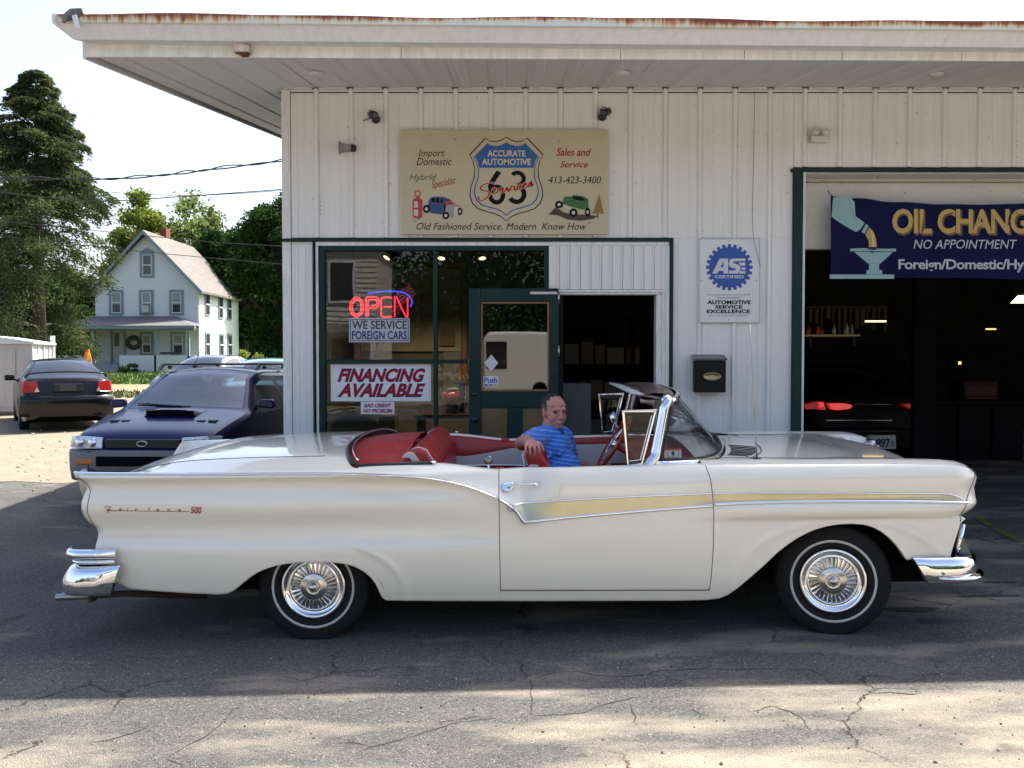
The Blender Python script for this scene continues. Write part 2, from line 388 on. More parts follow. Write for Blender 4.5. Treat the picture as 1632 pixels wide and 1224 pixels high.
for pth in crack_paths:
    P = [on_ground(*p) for p in pth]; Q = []
    for a, b_ in zip(P, P[1:]):
        k = max(2, int((b_ - a).length / .018))
        for i in range(k): Q.append(a.lerp(b_, i / k))
    Q.append(P[-1]); ph = rs.uniform(0, 9); n = len(Q); L = []; ox = oy = 0
    for i, q in enumerate(Q):
        ox = .85 * ox + rs.gauss(0, .0028); oy = .85 * oy + rs.gauss(0, .0022)
        w = (.0012 + .0035 * abs(math.sin(ph + i * .21)) * rs.uniform(.5, 1)) * min(1, i / 4, (n - 1 - i) / 4 + .05)
        t = Q[min(i + 1, n - 1)] - Q[max(i - 1, 0)]; t.z = 0; t.normalize(); nn = Vector((-t.y, t.x, 0))
        c = q + Vector((ox, oy, 0)); L.append([Vector((*(c + nn * s).xy, gz(c.x, c.y) + .002)) for s in (-w, w)])
    cb.grid(L, smooth=False)
cb.build('pavement_crack', mat('crack_dirt', (.03, .027, .024), 1.0), kind='structure')
# oil stains and the faded bay line
def blot(name, cx, cy, rx, ry, m, dz=.003, seed=1, kind='structure'):
    c = on_ground(cx, cy); rs = random.Random(seed); P = []
    for i in range(40):
        a = i / 40 * 2 * math.pi; k = 1 + .16 * math.sin(3 * a + seed) + .10 * math.sin(7 * a + 2 * seed) + rs.uniform(-.05, .05)
        x, y = c.x + rx * k * math.cos(a), c.y + ry * k * math.sin(a); P.append((x, y, gz(x, y) + dz))
    return MB().poly(P).build(name, m, kind=kind)
oil = mat('oil_stain', (.045, .045, .047), .75, var=.4, vscale=9)
for i, (a, b_, c, d) in enumerate(((1500, 990, .16, .05), (1575, 950, .20, .028), (1530, 905, .10, .03), (1598, 928, .12, .02), (1455, 972, .16, .05))):
    blot('oil_stain', a, b_, c, d, oil, .003 + .0005 * i, i + 2)
yl = MB(); a, b_ = on_ground(1558, 826), on_ground(1690, 900)
for k in range(14):
    if k in (3, 8): continue
    p, q = a.lerp(b_, k / 14), a.lerp(b_, (k + .93) / 14); yl.quad((p.x - .04, p.y, gz(p.x, p.y) + .004), (p.x + .04, p.y, gz(p.x, p.y) + .004), (q.x + .04, q.y, gz(q.x, q.y) + .004), (q.x - .04, q.y, gz(q.x, q.y) + .004))
yl.build('painted_line', mat('faded_yellow', (.16, .13, .035), .85, var=.5, vscale=14), kind='structure')
# ------------------------------------------------------------------ service garage
YW = 8.17
def X(px, Y=YW): return W(px, 570, Y).x
def Z(py, Y=YW): return W(816, py, Y).z
def siding_mat(name, c=(.73, .735, .74)):
    m = bpy.data.materials.new(name); m.use_nodes = True; nt = m.node_tree; n = nt.nodes; l = nt.links; b = n['Principled BSDF']
    tc = n.new('ShaderNodeTexCoord')
    mp = n.new('ShaderNodeMapping'); mp.inputs['Scale'].default_value = (14, 14, .7); l.new(tc.outputs['Object'], mp.inputs[0])
    a = n.new('ShaderNodeTexNoise'); a.inputs['Scale'].default_value = 1.4; a.inputs['Detail'].default_value = 8; a.inputs['Roughness'].default_value = .7; l.new(mp.outputs[0], a.inputs[0])
    r1 = n.new('ShaderNodeValToRGB'); r1.color_ramp.elements[0].position = .28; r1.color_ramp.elements[1].position = .55
    r1.color_ramp.elements[0].color = (c[0] * .92, c[1] * .91, c[2] * .885, 1); r1.color_ramp.elements[1].color = (*c, 1); l.new(a.outputs[0], r1.inputs[0])
    s = n.new('ShaderNodeTexVoronoi'); s.inputs['Scale'].default_value = 9; s.inputs['Randomness'].default_value = 1; l.new(tc.outputs['Object'], s.inputs[0])
    g = n.new('ShaderNodeTexNoise'); g.inputs['Scale'].default_value = 3; l.new(tc.outputs['Object'], g.inputs[0])
    th = n.new('ShaderNodeMapRange'); th.inputs[1].default_value = .5; th.inputs[2].default_value = .8; th.inputs[3].default_value = .02; th.inputs[4].default_value = .08; l.new(g.outputs[0], th.inputs[0])
    lt = n.new('ShaderNodeMath'); lt.operation = 'LESS_THAN'; l.new(s.outputs['Distance'], lt.inputs[0]); l.new(th.outputs[0], lt.inputs[1])
    mx = n.new('ShaderNodeMix'); mx.data_type = 'RGBA'; l.new(lt.outputs[0], mx.inputs[0]); l.new(r1.outputs[0], mx.inputs[6]); mx.inputs[7].default_value = (.30, .26, .21, 1)
    l.new(mx.outputs[2], b.inputs['Base Color']); b.inputs['Roughness'].default_value = .55
    bp = n.new('ShaderNodeBump'); bp.inputs['Strength'].default_value = .25; bp.inputs['Distance'].default_value = .01; l.new(a.outputs[0], bp.inputs['Height']); l.new(bp.outputs[0], b.inputs['Normal'])
    MATS[name] = m; return m
sidm = siding_mat('white_metal_siding')
trimw = mat('white_trim_paint', (.74, .75, .76), .5, var=.22, vscale=5, stretch=(6, 6, 1))
green = mat('dark_green_paint', (.010, .034, .034), .6, spec=.2, var=.25, vscale=8)
soffm = siding_mat('soffit_metal', (.64, .645, .65))
G_ = thing('service_garage', 'long white metal sided service garage with deep eave, green trimmed window, door and open bay', 'garage')
RIB0, PITCHX = X(506.5), (X(1558) - X(506.5)) / 19.05
def panel(x0, x1, z0, z1, name='wall_panel'):
    """one sheet of siding from x0 to x1; a raised rib stands on each seam at RIB0 + k*PITCHX"""
    xs = [(x0, 0)]; k0 = math.floor((x0 - RIB0) / PITCHX)
    for k in range(k0, k0 + 3):
        r = RIB0 + k * PITCHX
        for dx, h in ((-.026, 0), (-.014, .021), (.012, .021), (.024, 0), (PITCHX * .35, 0), (PITCHX * .35 + .006, -.003), (PITCHX * .35 + .014, 0), (PITCHX * .66, 0), (PITCHX * .66 + .006, -.003), (PITCHX * .66 + .014, 0)):
            q = r + dx
            if x0 < q < x1: xs.append((q, h))
    xs.append((x1, 0)); xs.sort()
    pts = [(x, YW - h, z0) for x, h in xs] + [(x1, YW + .03, z0), (x0, YW + .03, z0)]
    return MB().prism(pts, (0, 0, z1 - z0)).build(name, sidm, G_)
zt, zg, z382, z270 = Z(142), .03, Z(381), Z(268.5)
splits = [X(477)] + [RIB0 + k * PITCHX + .024 for k in range(0, 34)]
def run(xa, xb, z0, z1):
    e = [xa] + [s for s in splits if xa + .02 < s < xb - .02] + [xb]
    for a, b_ in zip(e, e[1:]): panel(a + .0008, b_ - .0008, z0, z1)
run(X(466), X(1262), z382 + .012, zt)
run(X(466), X(499), zg, z382 - .012)
run(X(1072.5), X(1262), zg, z382 + .011)
run(X(1262), X(2300), z270 + .012, zt)
def bx(name, pxa, pxb, pya, pyb, y0, y1, m, parent=G_, bevel=.004, z0=None):
    """box between pixel columns and rows measured on the plane y0"""
    a = W(pxa, pya, y0); b_ = W(pxb, pyb, y0)
    return MB().box(a.x, b_.x, y0, y1, b_.z if z0 is None else z0, a.z).build(name, m, parent, bevel)
bx('corner_trim', 448, 465.5, 143, 700, YW - .012, YW + .2, trimw, z0=zg)
# side wall, back and the inner walls
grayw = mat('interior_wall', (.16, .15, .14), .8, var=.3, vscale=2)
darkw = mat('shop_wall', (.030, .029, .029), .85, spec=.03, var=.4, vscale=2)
MB().prism([(X(448) + .005, YW + .202, zg), (X(448) + .005, 19, zg), (X(448) + .005, 19, 3.79 + .1337 * (19 - 6.71)), (X(448) + .005, YW + .202, 3.79 + .1337 * (YW + .2 - 6.71))], (.115, 0, 0)).build('side_wall', mat('unseen_wall_dark', (.10, .095, .09), .8, var=.3), G_)  # out of view; colour darkened to keep a bright reflection off the wagon's flank
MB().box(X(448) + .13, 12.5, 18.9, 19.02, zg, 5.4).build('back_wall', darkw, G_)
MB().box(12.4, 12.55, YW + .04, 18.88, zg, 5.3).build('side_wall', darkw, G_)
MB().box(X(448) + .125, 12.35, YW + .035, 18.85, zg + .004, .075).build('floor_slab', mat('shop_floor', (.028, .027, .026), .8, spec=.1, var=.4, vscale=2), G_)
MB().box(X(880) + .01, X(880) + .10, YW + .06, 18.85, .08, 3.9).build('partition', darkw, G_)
# soffit in sheets, rising towards the wall
SL = .1337; YE = 6.71
def zs(y, x=0.): return Z(93, YE) + .02 + SL * (y - YE) - .0045 * (x + 3) * max(0, min(1, (YW - y) / 1.4))
xl = W(145, 93, YE).x
def soffit_sheet(x0, x1, y1):
    prof = [(x0, 0), (x0 + .06, 0), (x0 + .075, -.012), (x0 + .12, -.012), (x0 + .135, 0), (x1, 0)]
    G = [[(x, y, zs(y, x) + h) for y in (YE, y1)] for x, h in prof if x <= x1]
    b_ = MB().grid(G, smooth=False); b_.grid([[(x, y, z + .02) for x, y, z in r] for r in G][::-1], smooth=False)
    return b_.build('soffit_panel', soffm, G_)
x = xl + .02; k = 0
while x < 12.5:
    x2 = RIB0 + (math.floor((x - RIB0 + .01) / PITCHX) + 1) * PITCHX
    soffit_sheet(x, x2 - .003, 18.9 if x < X(448) + .05 else YW + .02); x = x2
# roof body and rake
rb = MB(); xr = 12.6
rb.prism([(xl - .03, YE, zs(YE) + .03), (xl - .03, 19.2, zs(19.2) + .03), (xl - .03, 19.2, zs(19.2) + .16), (xl - .03, YE, zs(YE) + .14)], (xr - xl, 0, 0))
rb.build('roof', mat('roof_metal', (.40, .39, .37), .6, var=.3), G_)
MB().prism([(xl - .055, YE - .01, zs(YE) - .012), (xl - .055, 19.2, zs(19.2) - .012), (xl - .055, 19.2, zs(19.2) + .17), (xl - .055, YE - .01, zs(YE) + .15)], (.024, 0, 0)).build('rake_board', trimw, G_)
# lower fascia boards, then the box gutter
def tilt(x): return -.0085 * (x + 3)
fas = mat('fascia_paint', (.74, .72, .68), .55, var=.2, vscale=4, stretch=(5, 5, 1))
cuts = [xl - .03, W(640, 80, YE).x, W(988, 80, YE).x, W(1185, 80, YE).x, W(1340, 80, YE).x, W(1530, 80, YE).x, 7.5, 12.6]
for a, b_ in zip(cuts, cuts[1:]):
    za, zb = Z(92.5, YE), Z(71, YE)
    MB().prism([(a + .002, YE - .028, za - .0045 * (a + 3)), (b_ - .002, YE - .028, za - .0045 * (b_ + 3)), (b_ - .002, YE - .028, zb + tilt(b_)), (a + .002, YE - .028, zb + tilt(a))], (0, .025, 0)).build('fascia_board', fas, G_, .003)
def rust_mat():
    m = bpy.data.materials.new('rusted_drip_edge'); m.use_nodes = True; nt = m.node_tree; n = nt.nodes; l = nt.links; b = n['Principled BSDF']
    tc = n.new('ShaderNodeTexCoord'); mp = n.new('ShaderNodeMapping'); mp.inputs['Scale'].default_value = (18, 1, 2.2); l.new(tc.outputs['Object'], mp.inputs[0])
    a = n.new('ShaderNodeTexNoise'); a.inputs['Scale'].default_value = 1.6; a.inputs['Detail'].default_value = 9; a.inputs['Roughness'].default_value = .75; l.new(mp.outputs[0], a.inputs[0])
    m2 = n.new('ShaderNodeMapping'); m2.inputs['Scale'].default_value = (.9, 1, 8); l.new(tc.outputs['Object'], m2.inputs[0])
    c = n.new('ShaderNodeTexNoise'); c.inputs['Scale'].default_value = 1.1; c.inputs['Detail'].default_value = 3; l.new(m2.outputs[0], c.inputs[0])
    at = n.new('ShaderNodeAttribute'); at.attribute_name = 'rise'
    s1 = n.new('ShaderNodeMath'); s1.operation = 'MULTIPLY_ADD'; s1.inputs[1].default_value = .42; l.new(at.outputs['Fac'], s1.inputs[0]); l.new(a.outputs[0], s1.inputs[2])
    s2 = n.new('ShaderNodeMath'); s2.operation = 'MULTIPLY_ADD'; s2.inputs[1].default_value = .75; l.new(c.outputs[0], s2.inputs[0]); l.new(s1.outputs[0], s2.inputs[2])
    r = n.new('ShaderNodeValToRGB'); e = r.color_ramp.elements; e[0].position = .90; e[0].color = (.66, .66, .58, 1); e[1].position = 1.22; e[1].color = (.17, .045, .022, 1)
    q = e.new(.98); q.color = (.62, .52, .33, 1); q = e.new(1.0); q.color = (.42, .20, .09, 1)
    for el, p in zip(sorted(e, key=lambda z_: z_.position), (.74, .82, .88, .97)): pass
    mr = n.new('ShaderNodeMapRange'); mr.inputs[1].default_value = .78; mr.inputs[2].default_value = 1.32; l.new(s2.outputs[0], mr.inputs[0])
    for i, p in enumerate((.30, .52, .68, .90)): e[i].position = p
    for i, cc in enumerate(((.62, .64, .60), (.60, .52, .36), (.44, .23, .11), (.20, .055, .03))): e[i].color = (*cc, 1)
    l.new(mr.outputs[0], r.inputs[0]); l.new(r.outputs[0], b.inputs['Base Color']); b.inputs['Roughness'].default_value = .8
    return m
rustm = rust_mat()
gprof = [(6.69, Z(72, 6.69)), (6.575, Z(63, 6.575)), (6.505, Z(36.5, 6.505))]
gx0 = W(117, 60, 6.57).x
segs = [gx0] + [W(p, 50, 6.5).x for p in (232, 445, 920, 1085, 1310, 1510)] + [7.8, 12.6]
for i, (a, b_) in enumerate(zip(segs, segs[1:])):
    b2 = MB(); G = []
    for x in (a + .0004, b_ - .0004):
        G.append([(x - (.10 if i == 0 and x < b_ - .1 else 0) * t, y, z + tilt(x)) for t, (y, z) in zip((-1.2, 0, .8), gprof)])
    b2.grid(G, smooth=False); b2.build('gutter', mat('gutter_paint', (.70, .71, .72), .45, var=.12, vscale=5, stretch=(4, 4, 1)), G_)
# rusted top lip above the gutter, gently uneven
b2 = MB(); G = []; ris = []
N = 160
for i in range(N + 1):
    x = lerp(gx0 - .07, 12.6, i / N); wob = .006 * math.sin(x * 2.3) + .004 * math.sin(x * 5.1 + 1)
    z1 = Z(36.5, 6.5) + tilt(x); z2 = Z(22.5, 6.5) + tilt(x) + wob
    G.append([(x, 6.497, z1 - .004), (x, 6.485, z1 + .003), (x, 6.485, z2), (x, 6.53, z2 + .006), (x, 6.9, z2 + .05)])
b2.grid(G, smooth=False); o = b2.build('drip_edge', rustm, G_)
at = o.data.attributes.new('rise', 'FLOAT', 'POINT'); at.data.foreach_set('value', [v for _ in range(N + 1) for v in (0, .02, 1., 1.3, 1.3)])
# left end of the gutter: folded cap and a lifted flap
e = W(97, 34, 6.52)
MB().prism([(gx0 - .10, 6.49, Z(36, 6.49)), (gx0 + .012, 6.57, Z(63, 6.57)), (gx0 + .13, 6.69, Z(72, 6.69)), (gx0 + .13, 6.69, Z(22, 6.69)), (gx0 - .10, 6.49, Z(22, 6.49))], (-.012, 0, 0)).build('gutter_cap', trimw, G_)
MB().prism([W(98, 35, 6.47), W(98, 24, 6.47), W(111, 13, 6.47), W(130, 12, 6.47), W(133, 22, 6.47), W(118, 30, 6.47)], (0, .2, 0)).build('bent_flashing', mat('dark_flashing', (.045, .04, .045), .6, var=.4, c2=(.3, .3, .3), vscale=9), G_, .006)
MB().prism([W(114, 25, 6.46), W(122, 22, 6.46), W(127, 47, 6.46), W(119, 44, 6.46)], (0, .02, 0)).build('loose_flap', trimw, G_, .003)
# closure strips and a thin dark gap line at the wall top
for k in range(-1, 33):
    a = RIB0 + k * PITCHX + .03; b_ = a + PITCHX - .07
    MB().prism([(a, YW - .03, zs(YW - .03) - .002), (b_, YW - .03, zs(YW - .03) - .002), (b_ + .012, YW - .03, zs(YW - .03) - .020), (a - .008, YW - .03, zs(YW - .03) - .018)], (0, .026, 0)).build('closure_strip', soffm, G_)
MB().box(X(448), X(2300), YW - .006, YW - .001, zt - .035, zt - .027).build('top_gap', mat('gap_shade', (.07, .05, .035), .9), G_)  # dark strip: the shade of the gap under the soffit, put in as colour
# trims
bx('green_trim', 449, 1072, 380, 384.5, YW - .045, YW + .01, green)
bx('green_trim', 1067.5, 1072, 384.6, 700, YW - .04, YW + .02, green, z0=zg)
bx('green_trim', 499, 502.2, 384.6, 700, YW - .04, YW + .02, green, z0=zg)
bx('green_trim', 1262, 2300, 268, 273, YW - .045, YW + .01, green)
bx('green_trim', 1266, 1277, 273.1, 700, YW - .043, YW + .05, green, z0=zg)
bx('window_casing', 502.5, 1067, 385, 391.5, YW - .022, YW + .08, trimw)
bx('window_casing', 502.5, 508.5, 391.6, 700, YW - .020, YW + .08, trimw, z0=zg)
bx('jamb_casing', 1277.3, 1280.5, 273.3, 700, YW - .02, YW + .3, trimw, z0=zg)
bx('door_casing', 1061.5, 1067, 391.6, 700, YW - .030, YW + .08, trimw, z0=zg)
bx('door_casing', 1055, 1061.2, 462, 700, YW - .018, YW + .10, trimw, z0=zg)
bx('door_casing', 1046, 1054.7, 470, 700, YW - .006, YW + .13, trimw, z0=zg)
bx('door_casing', 889, 1061.2, 461.5, 466, YW - .026, YW + .1, trimw)
bx('door_casing', 892, 1054, 466.2, 469.5, YW - .012, YW + .1, trimw)
# small ribbed infill above the doorway
px = 874.5
while px < 1054:
    q = min(px + 16.8, 1055.5); a = X(px); b_ = X(q); z0, z1 = Z(461), Z(391.8)
    MB().prism([(a + .0005, YW - .010, z0), (b_ - .022, YW - .010, z0), (b_ - .017, YW - .022, z0), (b_ - .007, YW - .022, z0), (b_ - .0025, YW - .010, z0), (b_ - .0025, YW + .02, z0), (a + .0005, YW + .02, z0)], (0, 0, z1 - z0)).build('infill_panel', sidm, G_)
    px = q
bx('infill_trim', 1055.8, 1061.2, 391.8, 461.2, YW - .02, YW + .05, trimw)
# shop window: frame, mullions and panes
YG = YW + .03
wf = thing('x', '', '') if False else None
frm = MB()
def fb(a, b_, c, d, y0=YW - .012, y1=YW + .07, z0=None):
    p = W(a, c, y0); q = W(b_, d, y0); frm.box(p.x, q.x, y0, y1, q.z if z0 is None else z0, p.z)
fb(508.7, 873, 391.8, 399); fb(508.7, 518.5, 399.1, 700, z0=.2); fb(690, 697.5, 399.1, 700, YW - .010, YW + .068, z0=.2); fb(867.5, 873, 399.1, 466)
fb(518.6, 689.9, 573, 579.5); fb(697.6, 745, 573, 579.5); fb(741, 747, 399.1, 700, YW - .006, YW + .066, z0=.2) if False else None
fb(508.7, 880, 760, 790, z0=.08)
win = frm.build('shop_window', green, G_, .003)
paneg = glass_mat('shop_glass', (.66, .69, .68), .8, 1.5, wob=.03, k=1.05)
def pane(a, b_, c, d, y=YG):
    p = W(a, c, y); q = W(b_, d, y); return MB().box(p.x, q.x, y, y + .006, q.z, p.z).build('pane', paneg, win)
pane(518.5, 690, 399, 573); pane(518.5, 690, 579.5, 765); pane(697.5, 867.5, 399, 573); pane(697.5, 867.5, 579.5, 765)
# the open door leaf, folded flat in front of the window
YD = YW - .12
door = thing('door', None, None); door.parent = G_
def db(name, a, b_, c, d, y0, y1, m, z0=None, bevel=.004, par=None):
    return bx(name, a, b_, c, d, y0, y1, m, par or door, bevel, z0)
db('stile', 747, 766.5, 459.5, 720, YD, YD + .045, green, z0=.13); db('stile', 875.5, 890, 459.5, 720, YD, YD + .045, green, z0=.13)
db('rail', 766.6, 875.4, 459.5, 481, YD, YD + .045, green); db('rail', 766.6, 875.4, 624, 650, YD, YD + .045, green)
db('stile', 809, 832, 650.1, 720, YD + .001, YD + .044, green, z0=.3); db('rail', 766.6, 875.4, 795, 830, YD, YD + .044, green, z0=.13)
wood = mat('stained_wood', (.30, .12, .05), .45, var=.4, vscale=10, stretch=(8, 8, 1))
brownp = mat('door_panel_wood', (.14, .095, .045), .35, var=.35, vscale=5, coat=.3)
db('panel', 766.8, 808.8, 650.3, 795, YD + .02, YD + .03, brownp); db('panel', 832.2, 875.2, 650.3, 795, YD + .02, YD + .03, brownp)
db('glass_stop', 766.8, 769.3, 481.2, 623.8, YD + .006, YD + .03, wood); db('glass_stop', 872.5, 875.2, 481.2, 623.8, YD + .006, YD + .03, wood)
db('glass_stop', 769.5, 872.3, 481.2, 484, YD + .006, YD + .03, wood); db('glass_stop', 769.5, 872.3, 620.5, 623.8, YD + .006, YD + .03, wood)
dg = glass_mat('door_glass', (.35, .38, .38), .7, 1.7, wob=.02, k=1.6)
db('pane', 769.3, 872.5, 484, 620.5, YD + .016, YD + .021, dg, bevel=0)
kn = MB(); c = W(757, 668, YD); kn.lathe([(0, -.06), (.022, -.058), (.028, -.04), (.02, -.022), (.012, -.015), (.012, 0)], 16, Matrix.Translation(c)); kn.build('knob', black, door)
kn = MB(); c = W(757, 628, YD); kn.lathe([(0, -.02), (.02, -.018), (.024, 0)], 16, Matrix.Translation(c)); kn.build('lock', black, door)
for py in (474, 560, 740):
    c = W(890.5, py, YD); MB().tube([c + Vector((0, 0, -.05)), c + Vector((0, 0, .05))], .009, 8).build('hinge', steel, door)
MB().box(*(lambda p, q: (p.x, q.x, YD - .012, YD - .002, q.z, p.z))(W(845, 465, YD), W(888, 469, YD))).build('door_closer', steel, door)
# roller door curtain drawn up in the bay, and its slats
YR = YW + .28
for i, (a, b_) in enumerate(((276, 284), (284, 291), (291, 397))):
    bx('overhead_door_panel', 1280.8, 2290, a + .2, b_ - .2, YR - (.02, .0, .05)[i], YR + .05, mat('overhead_door_paint', (.58, .57, .54), .6, var=.12, vscale=2), bevel=.006)
bx('lintel', 1280.8, 2290, 273.2, 276, YW + .01, YW + .33, trimw)

# ---- interior of the office
O = G_
YB = 11.2
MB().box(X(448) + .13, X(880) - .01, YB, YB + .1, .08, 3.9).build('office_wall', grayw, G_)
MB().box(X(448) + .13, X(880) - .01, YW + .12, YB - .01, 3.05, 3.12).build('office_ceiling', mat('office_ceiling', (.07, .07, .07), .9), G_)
bge = mat('beige_plaster', (.42, .37, .30), .8, var=.15)
bx('plaster_panel', 575, 735, 428, 560, YB - .05, YB - .004, bge)
for a, b_, c, d in ((566, 744, 416, 427), (566, 574, 427.5, 640), (735.5, 744, 427.5, 640)): bx('wood_trim', a, b_, c, d, YB - .07, YB - .004, wood)
bx('plaster_panel', 706, 735, 560.5, 640, YB - .05, YB - .004, mat('grey_plaster', (.2, .2, .21), .8))
pf = thing('wall_picture', 'small brown framed picture hanging on the beige office wall', 'picture')
bx('frame', 700, 724, 522, 551, YB - .09, YB - .055, wood, pf); bx('picture', 703, 721, 525, 548, YB - .094, YB - .0905, mat('picture_print', (.20, .15, .10), .6, var=.6, vscale=20), pf, 0)
lampface = mat('lamp_face', (1, .9, .6), .5, emis=(1, .66, .26), estr=5)
for px, ang, lb in ((620, .5, 'leftmost'), (704, .05, 'middle'), (768, -.12, 'rightmost')):
    Yl = 9.4
    t = thing('ceiling_spotlight', f'{lb} of the three lit black spotlights above the shop window', 'spotlight', group='spotlights under the office ceiling')
    c = W(px, 405, Yl); M = Matrix.Translation(c) @ Matrix.Rotation(ang, 4, 'Y') @ Matrix.Rotation(-math.pi / 2 - .5, 4, 'X')
    MB().lathe([(0, .085), (.036, .08), (.045, .05), (.045, -.06), (.040, -.062), (.038, -.045)], 20, M @ Matrix.Scale(-1, 4, (0, 1, 0))).build('housing', black, t)
    MB().lathe([(0, .045), (.037, .045)], 20, M).build('bulb', lampface, t)
    ld = bpy.data.lights.new('spot_glow', 'SPOT'); ld.energy = 22; ld.color = (1, .74, .42); ld.spot_size = R(110); ld.spot_blend = .6; ld.shadow_soft_size = .04
    lo_ = bpy.data.objects.new('spot_glow', ld); col.objects.link(lo_); lo_.parent = t; lo_.location = c + Vector((0, .02, -.06)); lo_.rotation_euler = (R(20), 0, 0)
    MB().tube([c + Vector((0, 0, .03)), Vector((c.x, c.y, 3.05))], .01, 6).build('stem', black, t)
# desk, chair and clutter behind the lower panes
t = thing('office_desk', 'dark desk with a lit edge standing inside behind the middle window mullion', 'desk')
a = W(665, 658, 9.6); b_ = W(760, 700, 9.6)
MB().box(a.x, b_.x, 9.3, 9.9, a.z - .04, a.z).build('desk_top', mat('desk_wood', (.10, .045, .025), .5, var=.3), t, .004)
for xx in (a.x + .02, b_.x - .07): MB().box(xx, xx + .05, 9.35, 9.85, .08, a.z - .042).build('leg', mat('desk_wood'), t)
t = thing('office_chair', 'black padded chair inside below the financing sign', 'chair')
c = W(563, 700, 9.5)
MB().prism([Vector((c.x - .24 + .02 * math.cos(a_), 0, 0)) if False else Vector((c.x + .27 * math.copysign(abs(math.cos(a_)) ** .6, math.cos(a_)), 9.6, .70 + .32 * math.copysign(abs(math.sin(a_)) ** .6, math.sin(a_)))) for a_ in [k_ * 2 * math.pi / 24 for k_ in range(24)]], (0, .09, 0)).build('backrest', black, t, .02)
MB().box(c.x - .25, c.x + .25, 9.2, 9.6, .5, .58).build('seat', black, t, .02)
for sx in (-.22, .2):
    for sy in (9.22, 9.56): MB().box(c.x + sx, c.x + sx + .03, sy, sy + .03, .08, .5).build('leg', steel, t)
t = tag(bx('waste_bin', 603, 630, 662, 720, 9.3, 9.6, mat('olive_plastic', (.16, .15, .03), .5), None, .01, z0=.08), 'olive yellow bin standing inside beside the black chair', 'bin')
t = thing('red_lantern', 'round red and white lantern on the desk behind the window mullion', 'lantern')
c = W(721, 634, 9.45)
MB().lathe([(0, -.09), (.05, -.08), (.085, -.03), (.088, .01), (.07, .05), (.03, .07)], 20, Matrix.Translation(c) @ Matrix.Rotation(math.pi / 2, 4, 'X') @ Matrix.Scale(-1, 4, (0, 0, 1))).build('globe', mat('red_enamel', (.55, .03, .04), .25, coat=.5), t)
MB().box(c.x - .05, c.x + .05, 9.40, 9.5, c.z + .055, c.z + .10).build('cap', mat('cap_white', (.7, .7, .7), .4), t, .01)
MB().box(c.x - .06, c.x + .06, 9.38, 9.5, W(720, 658, 9.45).z, c.z - .07).build('base', black, t, .01)
for k_, (a, b_, c, d, cc, lb) in enumerate(((731, 741, 610, 628, (.05, .12, .40), 'blue and white bottle standing on the desk beside the red lantern'), (733, 742, 632, 644, (.6, .6, .6), 'small stack of white papers on the desk right of the red lantern'), (704, 712, 626, 645, (.6, .6, .62), 'white paper cup on the desk left of the red lantern'))):
    tag(bx(('bottle', 'paper_stack', 'paper_cup')[k_], a, b_, c, 657.5, 9.5, 9.58, mat('desk_item_%s' % ('blue', 'white', 'cup')[k_], cc, .4), None, .008), lb, ('bottle', 'papers', 'cup')[k_])
# little flag hanging behind the neon sign
fl = thing('small_flag', 'small stars and stripes flag hanging tilted behind the neon sign', 'flag')
A_, B_ = W(634, 488, 8.6), W(0, 0, 8.6)
p0, p1, p2, p3 = W(612, 478, 8.6), W(652, 452, 8.6), W(664, 470, 8.6), W(626, 500, 8.6)
redc, whc, blc = mat('flag_red', (.45, .04, .05), .8), mat('flag_white', (.6, .6, .6), .8), mat('flag_blue', (.03, .05, .2), .8)
for i in range(9):
    t0, t1 = i / 9, (i + 1) / 9
    MB().quad(p0.lerp(p3, t0), p1.lerp(p2, t0), p1.lerp(p2, t1), p0.lerp(p3, t1)).build('stripe', (redc, whc)[i % 2], fl)
q = [p0, p0.lerp(p1, .45), p0.lerp(p1, .45).lerp(p3.lerp(p2, .45), .55), p0.lerp(p3, .55)]
MB().add([v + Vector((0, -.004, 0)) for v in q], [(0, 1, 2, 3)]).build('canton', blc, fl)
MB().tube([W(648, 448, 8.61), W(676, 486, 8.61)], .004, 6).build('stick', wood, fl)

# ---- neon OPEN sign
YN = YW + .10
ns = thing('neon_open_sign', 'glowing red neon OPEN sign with blue oval tube behind the window', 'neon sign')
neonr = mat('neon_red', (.8, .05, .08), .4, emis=(1, .02, .05), estr=1.9); neonb = mat('neon_blue', (.05, .05, .6), .4, emis=(.06, .08, 1), estr=1.1)
def ntube(pts, m, name, r=.0062, sm=6): MB().tube(smooth_pts([W(x, y, YN) for x, y in pts], sm), r, 8).build(name, m, ns)
for o_ in (0, 1):
    k_ = (0, 3.4)[o_]
    cx, cy, rx, ry = 568.5, 489.5, 10.8 - k_, 15.5 - k_
    MB().tube([W(cx + rx * math.cos(a_), cy - ry * math.sin(a_), YN) for a_ in [j * math.pi / 16 for j in range(32)]], .0055, 8, closed=True).build('letter_tube', neonr, ns)
ntube([(583.5, 505), (583.5, 490), (583.5, 475), (590, 473.8), (600, 474), (604, 479), (604, 486), (599, 490.5), (589, 491)], neonr, 'letter_tube')
ntube([(587, 504), (587, 492), (587, 480), (589.5, 477.5), (598, 477.6), (600.6, 481), (599.5, 486), (592, 487.5)], neonr, 'letter_tube', .0055)
ntube([(625, 474.5), (617, 474), (608.5, 475), (607.6, 481), (607.6, 498), (608.5, 504), (617, 505), (625, 504.5)], neonr, 'letter_tube'); ntube([(611.5, 489), (618, 489), (624, 489)], neonr, 'letter_tube')
ntube([(629, 505), (629, 490), (629.3, 474.5), (632, 474), (637, 484), (643, 497), (647, 504), (649.5, 504), (649.6, 490), (649.6, 474)], neonr, 'letter_tube', sm=4)
ntube([(586, 468), (600, 465.5), (615, 464.3), (632, 464.5), (645, 467), (654, 474), (656.5, 482), (654, 489)], neonb, 'oval_tube')
